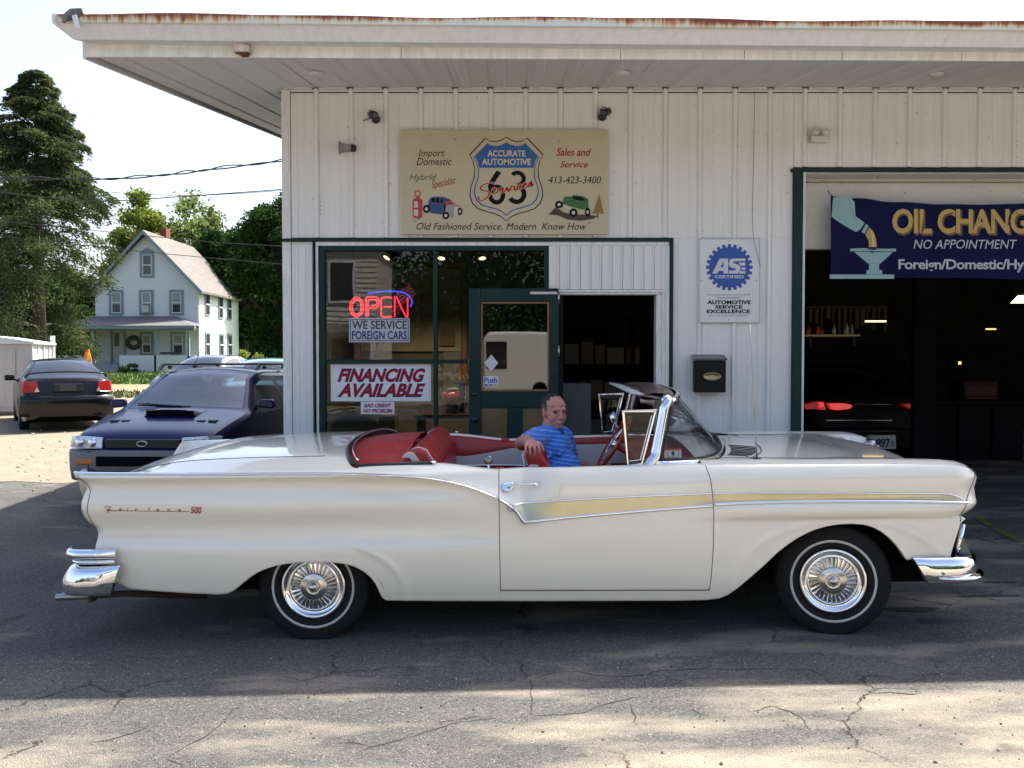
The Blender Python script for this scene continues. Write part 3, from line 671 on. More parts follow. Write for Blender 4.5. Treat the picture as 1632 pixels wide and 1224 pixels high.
for px in (598, 646): MB().tube([W(px, 476, YN + .02), W(px + 6, 425, YN + .04), W(px + 8, 400, YN + .04)], .0018, 5).build('hanging_wire', black, ns)
# ---- stickers and paper signs in the window
YS = YG - .004
def sign(name, label, cat, box, m, Y, edge=None, th=.004):
    t = thing(name, label, cat); a = W(box[0], box[1], Y); b_ = W(box[2], box[3], Y)
    MB().box(a.x, b_.x, Y, Y + th, b_.z, a.z).build('board', m, t, .001); return t
navy = mat('navy_ink', (.012, .022, .12), .7, spec=.15); ink = mat('black_ink', (.008, .008, .010), .7, spec=.15); redi = mat('red_ink', (.36, .012, .02), .7, spec=.15); whi = mat('white_ink', (.62, .62, .62), .5)
paperw = mat('white_paper', (.68, .69, .74), .6); paperb = mat('film_white', (.42, .45, .52), .6)
t = sign('foreign_cars_sticker', 'pale window sticker reading WE SERVICE FOREIGN CARS under the neon sign', 'sticker', (556, 507, 653, 545.5), paperb, YS)
flb = [(558, 509), (651, 509), (651, 543.5), (558, 543.5)]
for a, b_, c, d in ((558, 509, 651, 510), (558, 542.5, 651, 543.5), (558, 509, 559, 543.5), (650, 509, 651, 543.5)): flat([(a, b_), (c, b_), (c, d), (a, d)], navy, YS - .0015, t, 'border')
text_on('WE SERVICE', (561, 511, 648.5, 524.5), mat('sticker_black', (.02, .02, .03), .5), YS - .0015, t, bold=.02); text_on('FOREIGN CARS', (561, 527.5, 648.5, 541), navy, YS - .0015, t, bold=.02)
t = sign('financing_sign', 'white window sign reading FINANCING AVAILABLE in slanted red letters', 'sign', (527, 580, 687, 639.5), paperw, YS - .002)
for wd, bx_ in (('FINANCING', (539, 588, 677, 608)), ('AVAILABLE', (539, 612, 677, 632))):
    text_on(wd, (bx_[0] - 1.2, bx_[1] - 1, bx_[2] + 1.2, bx_[3] + 1), navy, YS - .0034, t, shear=.35, bold=.045); text_on(wd, (bx_[0] + .8, bx_[1] + .6, bx_[2] - .6, bx_[3] - .8), redi, YS - .0044, t, shear=.35, bold=.015)
t = sign('credit_sign', 'small white window sign with red slanted lettering BAD CREDIT NO PROBLEM', 'sign', (575, 640.5, 628.5, 660), paperw, YS - .002)
text_on('BAD CREDIT', (580, 643, 624, 649.5), mat('magenta_ink', (.30, .03, .12), .5), YS - .0034, t, shear=.3, bold=.05); text_on('NO PROBLEM', (578, 651.5, 626, 658), mat('magenta_ink'), YS - .0034, t, shear=.3, bold=.05)
t = thing('diamond_sticker', 'blank white diamond shaped sticker on the glass of the open green door', 'sticker')
flat([(783, 565), (794, 578.5), (783, 592), (771.5, 578.5)], mat('sticker_white', (.55, .58, .62), .5), YD + .0135, t, 'diamond')
t = sign('push_sticker', 'small white and blue Push sticker low on the green door glass', 'sticker', (770.5, 599.5, 793.5, 616), paperw, YD + .011, th=.002)
text_on('Push', (771.5, 601, 792.5, 610.5), mat('bright_blue_ink', (.02, .10, .42), .5), YD + .0095, t, bold=.03)
for i, cc in enumerate(((.02, .10, .42), (.5, .08, .05), (.35, .35, .4))): flat([(771.5 + i * 7.3, 612), (777.5 + i * 7.3, 612), (777.5 + i * 7.3, 615), (771.5 + i * 7.3, 615)], mat('card_ink_%s' % ('blue', 'red', 'grey')[i], cc, .5), YD + .0095, t, 'card_mark')

# ---- painted sign board over the window
YB2 = YW - .055
board = thing('painted_sign', 'cream painted board for the 63 automotive service with blue shield', 'sign')
cream = mat('cream_board', (.50, .445, .31), .55, var=.07, vscale=3)
a = W(638, 206, YB2); b_ = W(968.5, 373.5, YB2)
MB().box(a.x, b_.x, YB2, YB2 + .03, b_.z, a.z).build('board', cream, board, .002)
YP = YB2 - .002
def mirror_x(pts, cx): return pts + [(2 * cx - x_, y_) for x_, y_ in pts[::-1]]
def shield(k):
    # half outline, from the top centre down the right side
    cx, cy = 807, 285
    pts = [(807, 218), (815, 222.5), (824, 225), (833, 224), (841, 219.5), (866, 246), (861, 257), (858, 268), (859, 284), (864, 297), (866, 311), (862, 324), (853, 333), (840, 337.5), (826, 341), (815, 346), (807, 353)]
    full = [(x_, y_) for x_, y_ in pts] + [(2 * cx - x_, y_) for x_, y_ in pts[::-1][1:-1]]
    return [(cx + (x_ - cx) * k[0], cy + (y_ - cy) * k[1]) for x_, y_ in full]
bl = mat('route_blue', (.012, .10, .33), .5)
for i, (k, m_) in enumerate((((1, 1), ink), ((.972, .975), cream), ((.885, .87), bl), ((.85, .838), cream))): flat(shield(k), m_, YP - .0008 * i, board, 'shield_outline')
top = [(807, 228), (813, 231.5), (823, 234), (832, 232.5), (838, 229.5), (857.5, 248.5), (853, 257), (850.5, 267.5)]
flat(top + [(1614 - x_, y_) for x_, y_ in top[::-1][:-1]], bl, YP - .0036, board, 'shield_head')
creamt = mat('cream_letter', (.62, .57, .42), .5)
text_on('ACCURATE', (777, 239.5, 837.5, 249.5), creamt, YP - .005, board, bold=.02); text_on('AUTOMOTIVE', (768, 252.8, 846, 263), creamt, YP - .005, board, bold=.02)
def ring_arc(cx, cy, rx, ry, a0, a1, w, n=20):
    A = [R(lerp(a0, a1, i / n)) for i in range(n + 1)]
    return [(cx + rx * math.cos(t), cy - ry * math.sin(t)) for t in A] + [(cx + (rx - w) * math.cos(t), cy - (ry - w) * math.sin(t)) for t in A[::-1]]
flat([(791.5, 271.5), (799, 275), (790, 288), (786, 298), (786, 304), (779, 303), (777.5, 297), (780, 289)], ink, YP - .005, board, 'digit')
flat(ring_arc(791.5, 310, 14, 16, 160, -180, 7, 30), ink, YP - .0055, board, 'digit')
flat(ring_arc(824.5, 285, 13.5, 13, 140, -90, 6.5), ink, YP - .005, board, 'digit'); flat(ring_arc(823.5, 309.5, 15.5, 16, 90, -150, 7.5), ink, YP - .0055, board, 'digit')
def stroke(paths, m, Y, parent, w, name='script_stroke'):
    for pth in paths:
        P = smooth_pts([(x_, y_, 0) for x_, y_ in pth], 5); L = []
        for i in range(len(P)):
            t_ = P[min(i + 1, len(P) - 1)] - P[max(i - 1, 0)]
            if t_.length < 1e-6: continue
            t_.normalize(); nn = Vector((-t_.y, t_.x, 0)) * w * (.55 + .6 * abs(t_.y)) / 2
            L.append([W(P[i].x - nn.x, P[i].y - nn.y, Y), W(P[i].x + nn.x, P[i].y + nn.y, Y)])
        o_ = MB().grid(L, smooth=False).build(name, m, parent)
SR = [[(788, 293), (784, 291), (776, 292.5), (768, 296), (765.5, 300), (769, 303.5), (777, 305), (780, 309), (776, 315), (769, 319.5), (763.5, 318.5), (762.5, 313)],
      [(782, 308), (787, 305), (790, 301), (787.5, 299.5), (785, 303), (786, 308), (790, 308), (795, 303)],
      [(795, 303), (797, 300), (798.5, 302), (802, 299.5), (800.5, 304), (801.5, 307), (806, 303), (808, 298.5)],
      [(808, 298.5), (809.5, 302), (810.5, 305), (814, 300), (815.5, 296.5), (819, 297)], [(820, 296.5), (819.5, 301), (821, 303), (825, 299)], [(821.5, 292), (822.5, 291)],
      [(831, 295), (828, 294), (825, 298), (826, 302), (830, 301), (834, 297)], [(834, 297), (838, 294), (838, 291.5), (835, 293), (834.5, 298), (838, 299), (843, 294.5)],
      [(843, 294.5), (846.5, 289), (847, 293), (846, 297), (842.5, 297.5)], [(848, 296), (850, 293)]]
stroke(SR, redi, YP - .008, board, 2.3)
stroke([[(x_, y_) for x_, y_ in p] for p in SR], creamt, YP - .0068, board, 3.8, 'script_halo')
text_on('Import', (667, 238, 709, 253), ink, YP, board, shear=.3); text_on('Domestic', (664, 251.5, 720, 263), ink, YP, board, shear=.3)
text_on('Hybrid', (652.5, 277, 696, 290.5), mat('olive_ink', (.13, .14, .08), .5), YP, board, shear=.3, bold=.01)
text_on('Specialist', (687, 285, 727, 300), redi, YP, board, shear=.5, rot=.22)
text_on('Sales and', (886.5, 236, 942, 248.5), redi, YP, board, shear=.3, bold=.012); text_on('Service', (892.5, 257, 937, 267), redi, YP, board, shear=.3, bold=.012)
text_on('413-423-3400', (874, 281, 958, 292.5), ink, YP, board, shear=.22)
text_on('Old Fashioned Service, Modern  Know How', (664, 355, 935, 368), ink, YP, board, shear=.28)
text_on('"', (659, 351.5, 663, 353.5), ink, YP, board); text_on('"', (937.5, 354, 941.5, 356.5), ink, YP, board)
# petrol pump, hot rod, truck and pine painted on the board
pr = mat('pump_red', (.42, .03, .05), .5); pw = mat('pump_white', (.55, .5, .42), .5)
flat([(657.5, 319), (660, 316.5), (671, 316.5), (673.5, 320), (673, 346), (667, 349.5), (658, 346)], pr, YP, board); flat([(660, 321), (666, 321), (666, 331), (660, 331)], pw, YP - .001, board); flat([(659.5, 334), (666.5, 334), (666, 345), (659.5, 343)], pw, YP - .001, board)
flat(ring_arc(665.5, 308.5, 5.2, 5.5, 0, 359, 2), pr, YP, board); flat([(663, 314), (668, 313), (670, 316.8), (662, 316.8)], pr, YP - .001, board)
rodb = mat('rod_blue', (.02, .05, .16), .5)
flat([(681, 329), (685, 316), (690, 313.5), (706, 313.5), (716, 317), (719, 319.5), (712, 322), (709, 338), (703, 342), (690, 340), (676, 335), (675, 328)], rodb, YP, board)
for q in ((688, 316, 693, 322), (695, 316, 700, 323), (702, 317, 706, 323)): flat([(q[0], q[1]), (q[2], q[1]), (q[2], q[3]), (q[0], q[3])], ink, YP - .001, board)
flat([(708, 325), (722, 322), (733, 328), (734, 342), (720, 347), (708, 343)], mat('engine_grey', (.28, .28, .28), .4), YP, board); flat([(709, 321), (720, 320), (723, 326), (710, 327)], pr, YP - .001, board); flat([(723, 330), (731, 330), (730, 343), (724, 345)], pw, YP - .002, board)
def disc(cx, cy, rx, ry): return [(cx + rx * math.cos(k_ * math.pi / 10), cy + ry * math.sin(k_ * math.pi / 10)) for k_ in range(20)]
for cx, cy, rx, ry in ((679.5, 333, 5.5, 6.5), (710.5, 343.5, 5.5, 6), (733, 337, 4, 6)):
    flat(disc(cx, cy, rx, ry), ink, YP - .003, board); flat(disc(cx, cy, rx * .45, ry * .45), pw, YP - .004, board)
flat([(874, 342), (886, 330), (898, 338), (914, 342), (935, 342), (953, 344), (945, 349), (926, 352), (905, 350), (888, 343)], mat('painted_earth', (.06, .035, .03), .6), YP, board)
tg = mat('truck_green', (.035, .12, .03), .5)
flat([(897, 319), (900, 313), (911, 313), (914, 310.5), (930, 313), (938, 318), (938, 332), (926, 334), (916, 331), (904, 327), (896, 325)], tg, YP - .001, board); flat([(912, 312.5), (926, 314), (934, 319), (925, 320), (914, 317)], ink, YP - .002, board); flat([(897, 325), (905, 328), (912, 334), (902, 333)], pw, YP - .002, board)
for cx, cy, rx, ry in ((891, 326, 6.5, 6), (914, 339, 6.5, 7), (936.5, 338, 4.5, 7)):
    flat(disc(cx, cy, rx, ry), ink, YP - .003, board); flat(disc(cx, cy, rx * .42, ry * .42), pw, YP - .004, board)
tan_ = mat('painted_pine', (.24, .15, .035), .6)
flat([(954.5, 309), (957, 318), (959, 325), (960.5, 333), (963, 341), (954, 339.5), (943.5, 341), (948, 331), (949.5, 325), (952, 318)], tan_, YP, board); flat([(951.5, 339), (953.5, 339), (953.5, 348), (951.5, 348)], mat('painted_earth'), YP - .001, board)
for px, py in ((688, 216), (726, 222), (892, 225), (780, 367), (835, 367)):
    MB().lathe([(0, -.004), (.008, -.003), (.009, 0)], 10, Matrix.Translation(W(px, py, YB2))).build('screw', steel, board)

# ---- certification plaque
t = thing('certification_plaque', 'white rectangular plaque with blue gear emblem above the black letter box', 'plaque')
a = W(1114, 380, YW - .035); b_ = W(1211, 514.5, YW - .035); YA = YW - .035
MB().box(a.x, b_.x, YA, YA + .008, b_.z, a.z).build('board', mat('plaque_white', (.66, .69, .72), .35, var=.06, vscale=3), t, .002)
for a_, b2_, c_, d_ in ((1114.2, 380.3, 1210.8, 381.2), (1114.2, 513.3, 1210.8, 514.2), (1114.2, 380.3, 1115, 514), (1210, 380.3, 1210.8, 514)): flat([(a_, b2_), (c_, b2_), (c_, d_), (a_, d_)], mat('thin_grey_ink', (.3, .32, .36), .5), YA - .001, t, 'border')
gear = []
for k_ in range(24):
    for da, r in ((-.36, 32.2), (-.24, 37.2), (.24, 37.2), (.36, 32.2)): gear.append((1162.5 + r * math.sin((k_ + da) * math.pi / 12), 426 - r * math.cos((k_ + da) * math.pi / 12)))
ab = mat('gear_blue', (.012, .07, .34), .4); wq = mat('plaque_letter', (.56, .58, .62), .4)
flat(gear, ab, YA - .0015, t, 'gear')
YL = YA - .003
flat([(1135, 436), (1147, 412), (1160.5, 412), (1160.5, 436), (1153, 436), (1153, 431.5), (1145.5, 431.5), (1143, 436)], wq, YL, t, 'letter'); flat([(1148, 426), (1153, 417), (1153, 426)], ab, YL - .001, t, 'letter_gap')
flat([(1161, 421), (1164, 413), (1170, 412), (1188, 412), (1188, 416), (1170, 416.5), (1168, 419), (1176, 421.5), (1180, 425), (1180, 431), (1175, 436), (1161.5, 436), (1161.5, 431.5), (1172, 431), (1173, 428.5), (1164, 426)], wq, YL - .0005, t, 'letter')
flat([(1177, 418.5), (1188, 418.5), (1188, 423.5), (1180, 423.5)], wq, YL - .001, t, 'letter'); flat([(1182, 426), (1188, 426), (1188, 430), (1182, 430)], wq, YL - .001, t, 'letter'); flat([(1180, 432), (1188, 432), (1188, 436), (1177, 436)], wq, YL - .001, t, 'letter')
text_on('CERTIFIED', (1139, 438.5, 1185.5, 443.5), wq, YL, t, bold=.03)
for s_, bx_ in (('AUTOMOTIVE', (1127, 478.5, 1196.5, 485)), ('SERVICE', (1140, 486.3, 1183.5, 492)), ('EXCELLENCE', (1126.5, 493.3, 1195.5, 499.3))): text_on(s_, bx_, ink, YL, t, bold=.035)
gi = mat('small_grey_ink', (.09, .10, .14), .5)
for s_, bx_ in (('We employ technicians certified by the', (1126, 468.5, 1196, 471.5)), ('National Institute for', (1144, 472.8, 1180, 475.6)), ('Let us show you their credentials', (1130, 501.5, 1191, 504.5))): text_on(s_, bx_, gi, YL, t)
for px, py in ((1163.5, 384), (1162, 509), (1118, 447), (1205.5, 447)): MB().lathe([(0, -.004), (.005, -.003), (.006, 0)], 8, Matrix.Translation(W(px, py, YA))).build('screw', steel, t)

# ---- letter box
t = thing('letter_box', 'black metal letter box with a brass oval on the white siding', 'letter box')
YM = YW - .13
mb_ = mat('letterbox_black', (.006, .006, .008), .5, spec=.2)
a = W(1108, 575, YM); b_ = W(1157, 625.5, YM)
MB().box(a.x, b_.x, YM, YW - .024, b_.z, a.z).build('box', mb_, t, .008)
MB().prism([(a.x - .008, YM - .012, a.z + .001), (a.x - .008, YW - .024, a.z + .001), (a.x - .008, YW - .024, a.z + .055), (a.x - .008, YM - .012, a.z + .018)], (b_.x - a.x + .016, 0, 0)).build('lid', mat('letterbox_lid', (.05, .05, .055), .25, coat=.6), t, .004)
c = W(1135, 600, YM); br = mat('aged_brass', (.36, .30, .16), .35, .8, var=.2)
L = []
for k_ in range(33):
    a_ = k_ * math.pi / 16; L.append([c + Vector((rx * math.cos(a_), dy, rz * math.sin(a_))) for rx, rz, dy in ((.078, .037, 0), (.076, .035, -.008), (.068, .028, -.008), (.064, .025, -.003), (0, 0, -.006))])
MB().grid(L, flip=True).build('oval_badge', br, t)

# ---- things fixed high on the wall
t = thing('horn_speaker', 'grey horn loudspeaker pointing sideways high on the left of the siding', 'speaker')
c = W(560, 236, YW - .1); Mx = Matrix.Translation(c) @ Matrix.Rotation(-math.pi / 2, 4, 'Z') @ Matrix.Rotation(.12, 4, 'Z')
MB().lathe([(.030, .0), (.032, -.03), (.036, -.06), (.046, -.09), (.058, -.104), (.060, -.106), (.05, -.09), (.02, -.05)], 28, Mx).build('horn', mat('weathered_grey', (.26, .25, .24), .6, var=.4, vscale=12), t)
MB().lathe([(0, .045), (.026, .04), (.033, .02), (.033, -.002), (.02, -.004)], 24, Mx).build('driver', black, t)
MB().tube([c, c + Vector((.01, .09, .0))], .010, 8).build('bracket', steel, t)
def bullet_cam(px, py, yaw, label, pigt):
    t = thing('security_camera', label, 'camera', group='black cameras on the siding')
    c = W(px, py, YW - .06)
    MB().lathe([(0, -.03), (.03, -.025), (.038, 0), (.034, .02)], 20, Matrix.Translation(W(px + (4 if pigt > 0 else -5), py + 6, YW - .03))).build('base', black, t)
    M = Matrix.Translation(c + Vector((0, -.03, 0))) @ Matrix.Rotation(yaw, 4, 'Z') @ Matrix.Rotation(.35, 4, 'X')
    MB().lathe([(0, -.055), (.020, -.055), (.022, -.06), (.034, -.05), (.034, .045), (.02, .06), (0, .062)], 22, M).build('body', mat('camera_black', (.012, .013, .02), .3), t)
    MB().lathe([(0, -.056), (.018, -.056)], 16, M).build('lens', mat('lens_blue', (.02, .03, .08), .05), t)
    e_ = (-1 if pigt > 0 else 1)
    if pigt > 0: MB().tube([c + Vector((-.01, -.02, -.02)), c + Vector((-.07, -.02, -.045)), c + Vector((-.085, -.02, -.052))], .0045, 6).build('antenna', black, t)
    else: MB().tube(smooth_pts([c + Vector((-.02, .03, -.02)), c + Vector((-.045, 0, .02)), c + Vector((-.02, -.02, .045)), c + Vector((.02, -.02, .03))]), .004, 6).build('cable', black, t)
bullet_cam(595, 184, .5, 'black wall camera with a stub aerial above the horn speaker', 1)
bullet_cam(965, 180, -.6, 'black wall camera with a looped cable above the cream board right end', -1)
t = thing('emergency_light', 'white twin lamp emergency light fixed above the open bay', 'lamp')
a = W(1293, 216, YW - .07); b_ = W(1320, 226.5, YW - .07); ew = mat('aged_white_plastic', (.60, .59, .55), .5)
MB().box(a.x, b_.x, YW - .07, YW - .022, b_.z, a.z).build('housing', ew, t, .006)
for px in (1298.5, 1314.5): MB().lathe([(0, -.045), (.03, -.04), (.036, -.01), (.03, .02)], 18, Matrix.Translation(W(px, 211, YW - .07)) @ Matrix.Scale(.85, 4, (0, 0, 1))).build('lamp_head', ew, t)
MB().box(W(1305, 0, YW - .08).x, W(1308, 0, YW - .08).x, YW - .09, YW - .03, W(0, 216, YW - .08).z, W(0, 206, YW - .08).z).build('bracket', steel, t)
t = thing('eave_box', 'small rust stained white box hanging under the gutter on the left', 'junction box')
YF = YE - .10
a = W(371, 67, YF); b_ = W(397, 82, YF)
rw = mat('rusty_white', (.62, .58, .52), .6, var=.7, vscale=7, c2=(.16, .05, .02))
MB().box(a.x, b_.x, YF, YE - .03, b_.z, a.z).build('box', rw, t, .005)
MB().prism([W(376, 82.5, YF + .01), W(396, 82, YF + .01), W(393, 87, YF + .01), (W(384, 88, YF + .01))], (0, .05, 0)).build('rusted_bottom', mat('rust', (.13, .04, .02), .9, var=.4, vscale=30), t)
for px, ty in ((506, 7.35), (990, 7.3), (1486, 7.3)):
    c = Vector((X(px, ty), ty, zs(ty, X(px, ty)) - .014)); t = thing('soffit_fixture', {506: 'flat round soffit fixture above the wall camera near the left corner', 990: 'flat soffit fixture above the middle of the front wall', 1486: 'flat soffit fixture above the open bay'}[px], 'ceiling fixture', group='fixtures under the eave')
    Mx = Matrix.Translation(c) @ Matrix.Rotation(math.pi / 2, 4, 'X')
    MB().lathe([(.055, 0), (.05, .010), (.02, .014), (0, .014)], 24, Mx @ Matrix.Scale(-1, 4, (0, 1, 0))).build('plate', soffm, t)
    MB().lathe([(.02, .014), (.018, .04), (0, .042)], 12, Mx @ Matrix.Scale(-1, 4, (0, 1, 0)) @ Matrix.Scale(-1, 4, (0, 1, 0))).build('nipple', steel, t)
t = tag(MB().tube(smooth_pts([W(1203, 143, YW - .03), W(1201, 260, YW - .03), W(1199, 340, YW - .03), W(1201, 378, YW - .05), W(1206, 402, YW - .06), W(1212, 425, YW - .04)]), .0022, 6).build('wall_cable', mat('grey_cable', (.12, .11, .10), .6)), 'thin grey cable running down the siding onto the white plaque', 'cable')
# nail heads and screws on the siding
nb = MB(); rs = random.Random(5)
for _ in range(170):
    x_ = rs.uniform(X(470), X(1640)); z_ = rs.uniform(z382 + .05, zt - .05)
    if X(634) < x_ < X(972) and Z(380) < z_ < Z(200): continue
    if rs.random() < .5: x_ = RIB0 + round((x_ - RIB0) / PITCHX) * PITCHX + rs.choice((-.034, .03))
    r = rs.uniform(.0025, .0055); nb.lathe([(0, -.003), (r, -.002), (r, .002)], 6, Matrix.Translation((x_, YW, z_)))
nb.build('nail_head', mat('rusty_nail', (.10, .07, .05), .8), G_)['kind'] = 'stuff'

# ---- banner
BN = thing('oil_change_banner', 'navy blue cloth banner reading OIL CHANGE NO APPOINTMENT hung across the bay', 'banner')
YBn = YW + .05
def bpt(u, v, off=0.):
    """u across 0..1 over 1324..1790 px, v up 0..1"""
    px = 1324 + 466 * u
    top = 311 + 15 * max(0, math.sin(max(0, min(1, u * 1.02)) * math.pi)) ** .8 + 2 * math.sin(u * 40) * max(0, 1 - u) ** 3; bot = 445 - 2.5 * math.sin(u * 5)
    py = lerp(bot, top, v)
    Y = YBn + .018 * math.sin(u * 17 + v * 2.2) * (.4 + .6 * v) + .012 * math.sin(u * 41 - 3 * v) * v + .01 * math.sin(v * 9 + u * 6) - off
    return W(px, py, Y)
def buv(px, py):
    u = (px - 1324) / 466; top = 311 + 15 * max(0, math.sin(max(0, min(1, u * 1.02)) * math.pi)) ** .8; bot = 445 - 2.5 * math.sin(u * 5)
    return u, (bot - py) / (bot - top)
bnavy = mat('banner_navy', (.008, .010, .055), .8, spec=.1, var=.2, vscale=3)
MB().grid([[bpt(i / 110, j / 22) for j in range(23)] for i in range(111)], flip=True).build('cloth', bnavy, BN)
def bshape(pts, m, off=.004, name='printed_shape'):
    """subdivided polygon laid on the cloth (fan from its centre)"""
    n_ = len(pts); cx = sum(p[0] for p in pts) / n_; cy = sum(p[1] for p in pts) / n_; dense = []
    for i in range(n_):
        a_, b3 = pts[i], pts[(i + 1) % n_]; k3 = max(1, int(math.hypot(b3[0] - a_[0], b3[1] - a_[1]) / 4))
        dense += [(lerp(a_[0], b3[0], j / k3), lerp(a_[1], b3[1], j / k3)) for j in range(k3)]
    return MB().poly([bpt(*buv(*p), off) for p in dense]).build(name, m, BN)
aqua = mat('banner_aqua', (.24, .40, .43), .7); gold = mat('banner_gold', (.46, .31, .10), .65); gold2 = mat('banner_gold_dark', (.12, .07, .03), .65); bwh = mat('banner_white', (.45, .48, .55), .7)
bshape([(1328, 313.5), (1354, 313), (1362, 322), (1363.5, 345), (1378, 356), (1372, 366), (1364, 370), (1325, 345)], aqua)
bshape([(1380, 357.5), (1384.5, 361), (1378, 373), (1373, 371)], aqua); bshape([(1385.5, 363), (1392, 369), (1396, 380), (1397.5, 394), (1385, 394), (1384.5, 384), (1379, 374.5)], gold); bshape([(1388, 367), (1392, 375), (1394.5, 393.5), (1391, 393.5), (1389, 380)], mat('banner_gold_light', (.62, .48, .22), .6), .006)
bshape([(1355, 396), (1428, 396), (1428, 400.5), (1355, 400.5)], aqua); bshape([(1361, 401.5), (1423, 401.5), (1403, 420), (1383, 420)], aqua, .005); bshape([(1385, 420.2), (1401, 420.2), (1401, 430), (1406, 431), (1406, 437), (1381, 437), (1381, 431), (1385, 430)], aqua, .0045); bshape([(1322.6, 437.4), (1425, 437.4), (1425, 444.3), (1322.6, 444.3)], aqua)
def btext(s, box, m, off, **k):
    def fn(u, v):
        px = lerp(box[0], box[2], u); py = lerp(box[3], box[1], v); return bpt(*buv(px, py), off)
    return text_on(s, box, m, 0, BN, fn=fn, **k)
btext('OIL CHANGE', (1424, 335, 1663, 376), gold2, .005, bold=.03, space=.98); btext('OIL CHANGE', (1422, 333, 1660, 372.5), gold, .008, bold=.03, space=.94)
btext('NO APPOINTMENT', (1456, 382, 1621, 396.5), bwh, .005, shear=.22)
btext('Foreign/Domestic/Hybrid', (1432, 413, 1668, 434), bwh, .005, bold=.02, space=.95)
for a_, b3 in (((1326, 313), (1319, 303)),): MB().tube([W(*a_, YBn), W(*b3, YW + .02)], .004, 6).build('tie', black, BN)
MB().tube([W(1790, 313, YBn), W(1800, 303, YW + .02)], .004, 6).build('tie', black, BN)

# ---- inside the bay
fl_ = mat('tube_glow', (1, .85, .5), .5, emis=(1, .70, .30), estr=1.3); flw = mat('tube_glow_white', (1, .95, .8), .5, emis=(1, .9, .7), estr=1.1)
t = thing('strip_light', 'short lit yellowish strip light deep in the dark bay', 'strip light'); bx('tube', 1380, 1413, 511, 513.2, 13.6, 13.64, fl_, t); bx('housing', 1378, 1415, 508, 510.8, 13.6, 13.7, black, t)
t = thing('strip_light', 'bright white strip light at the right inside the bay', 'strip light'); MB().prism([W(1612, 483, 12.0), W(1645, 483, 12), W(1645, 470, 12), W(1624, 471, 12)], (0, .03, 0)).build('tube', flw, t); MB().prism([W(1624, 470.5, 12), W(1645, 469.5, 12), W(1645, 466, 12), W(1622, 467, 12)], (0, .08, 0)).build('housing', black, t)
t = thing('strip_light', 'dim lit strip light on the far wall of the bay', 'strip light'); bx('tube', 1572, 1588, 523.5, 525.5, 15.2, 15.23, mat('tube_dim', (1, .85, .5), .5, emis=(.5, .35, .12), estr=1.2), t); bx('housing', 1571, 1589, 521, 523.3, 15.2, 15.26, black, t)
shf = thing('parts_shelf', 'long pale shelf on the far left wall of the bay', 'shelf')
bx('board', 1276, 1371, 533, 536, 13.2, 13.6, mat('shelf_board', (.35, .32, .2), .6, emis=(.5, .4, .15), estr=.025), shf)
for px in (1290, 1360): bx('bracket', px, px + 3, 536.2, 552, 13.3, 13.58, black, shf)
sor, swh, sgr = mat('orange_plastic', (.6, .16, .04), .5), mat('pale_plastic', (.5, .48, .38), .5), mat('grey_plastic', (.25, .25, .22), .5)
for i, (a_, b3, tp, m_, cat, lb) in enumerate(((1277, 1283, 520, sor, 'cup', 'orange tub at the left end of the bay shelf'), (1285, 1292, 519.5, sor, 'tub', 'orange tub second along the bay shelf'), (1300, 1307, 520, sor, 'tub', 'stacked orange tub in the middle of the bay shelf'), (1308, 1312.5, 524, sor, 'tub', 'low orange tub beside the pale bottle on the shelf'), (1326, 1332, 517, swh, 'bottle', 'pale bottle with narrow neck on the bay shelf'), (1345, 1353, 516, swh, 'bottle', 'largest pale bottle on the bay shelf'), (1356, 1360, 516.5, swh, 'bottle', 'slim pale bottle at the right end of the bay shelf'))):
    w_ = (X(b3, 13.3) - X(a_, 13.3)) / 2; c = W((a_ + b3) / 2, 533, 13.35); h_ = W(816, tp, 13.35).z - c.z
    prof = [(0, h_), (w_ * .35, h_), (w_ * .38, h_ * .72), (w_, h_ * .6), (w_, 0), (0, 0)] if cat == 'bottle' else [(0, h_ * .9), (w_ * .9, h_ * .9), (w_ * 1.02, h_), (w_ * .8, 0), (0, 0)]
    o = MB().lathe(prof, 14, Matrix.Rotation(math.pi / 2, 4, 'X') @ Matrix.Scale(1, 4)).build('plastic_' + ('bottle' if cat == 'bottle' else 'tub'), m_); o.location = c; tag(o, lb, 'bottle' if cat == 'bottle' else 'tub', 'containers on the bay shelf')
chest = thing('tool_chest', 'dark red tool chest standing by the far wall of the bay', 'tool chest')
MB().box(W(1545, 0, 14.5).x, W(1600, 0, 14.5).x, 14.5, 14.95, .12, 1.25).build('cabinet', mat('chest_red', (.05, .008, .008), .5, spec=.2), chest, .01)
for i in range(6): MB().box(W(1548, 0, 14.49).x, W(1597, 0, 14.49).x, 14.485, 14.498, .2 + i * .165, .34 + i * .165).build('drawer', mat('chest_drawer', (.07, .011, .011), .45, spec=.3), chest, .004)
post = thing('lift_post', 'dark steel vehicle lift post rising behind the dark saloon', 'lift')
MB().box(3.35, 3.6, 16.2, 16.5, .08, 3.4).build('column', mat('lift_blue', (.012, .018, .035), .5, spec=.2), post, .01); MB().box(3.3, 3.65, 16.0, 16.6, .078, .11).build('foot', mat('lift_blue'), post)
wr_ = thing('wall_rack', 'row of dim tools hanging on the back wall of the bay', 'tool rack'); rs = random.Random(3)
MB().box(W(1290, 0, 18.6).x, W(1420, 0, 18.6).x, 18.6, 18.65, 2.55, 2.65).build('rail', mat('rack_rail', (.05, .05, .05), .6), wr_)
for i in range(14):
    x_ = lerp(W(1295, 0, 18.5).x, W(1415, 0, 18.5).x, i / 13); h_ = rs.uniform(.2, .5); MB().box(x_, x_ + rs.uniform(.03, .09), 18.52, 18.58, 2.6 - h_, 2.6).build('tool', mat('rack_tool_%d' % (i % 3), ((.06, .06, .065), (.09, .03, .02), (.05, .055, .03))[i % 3], .5), wr_)
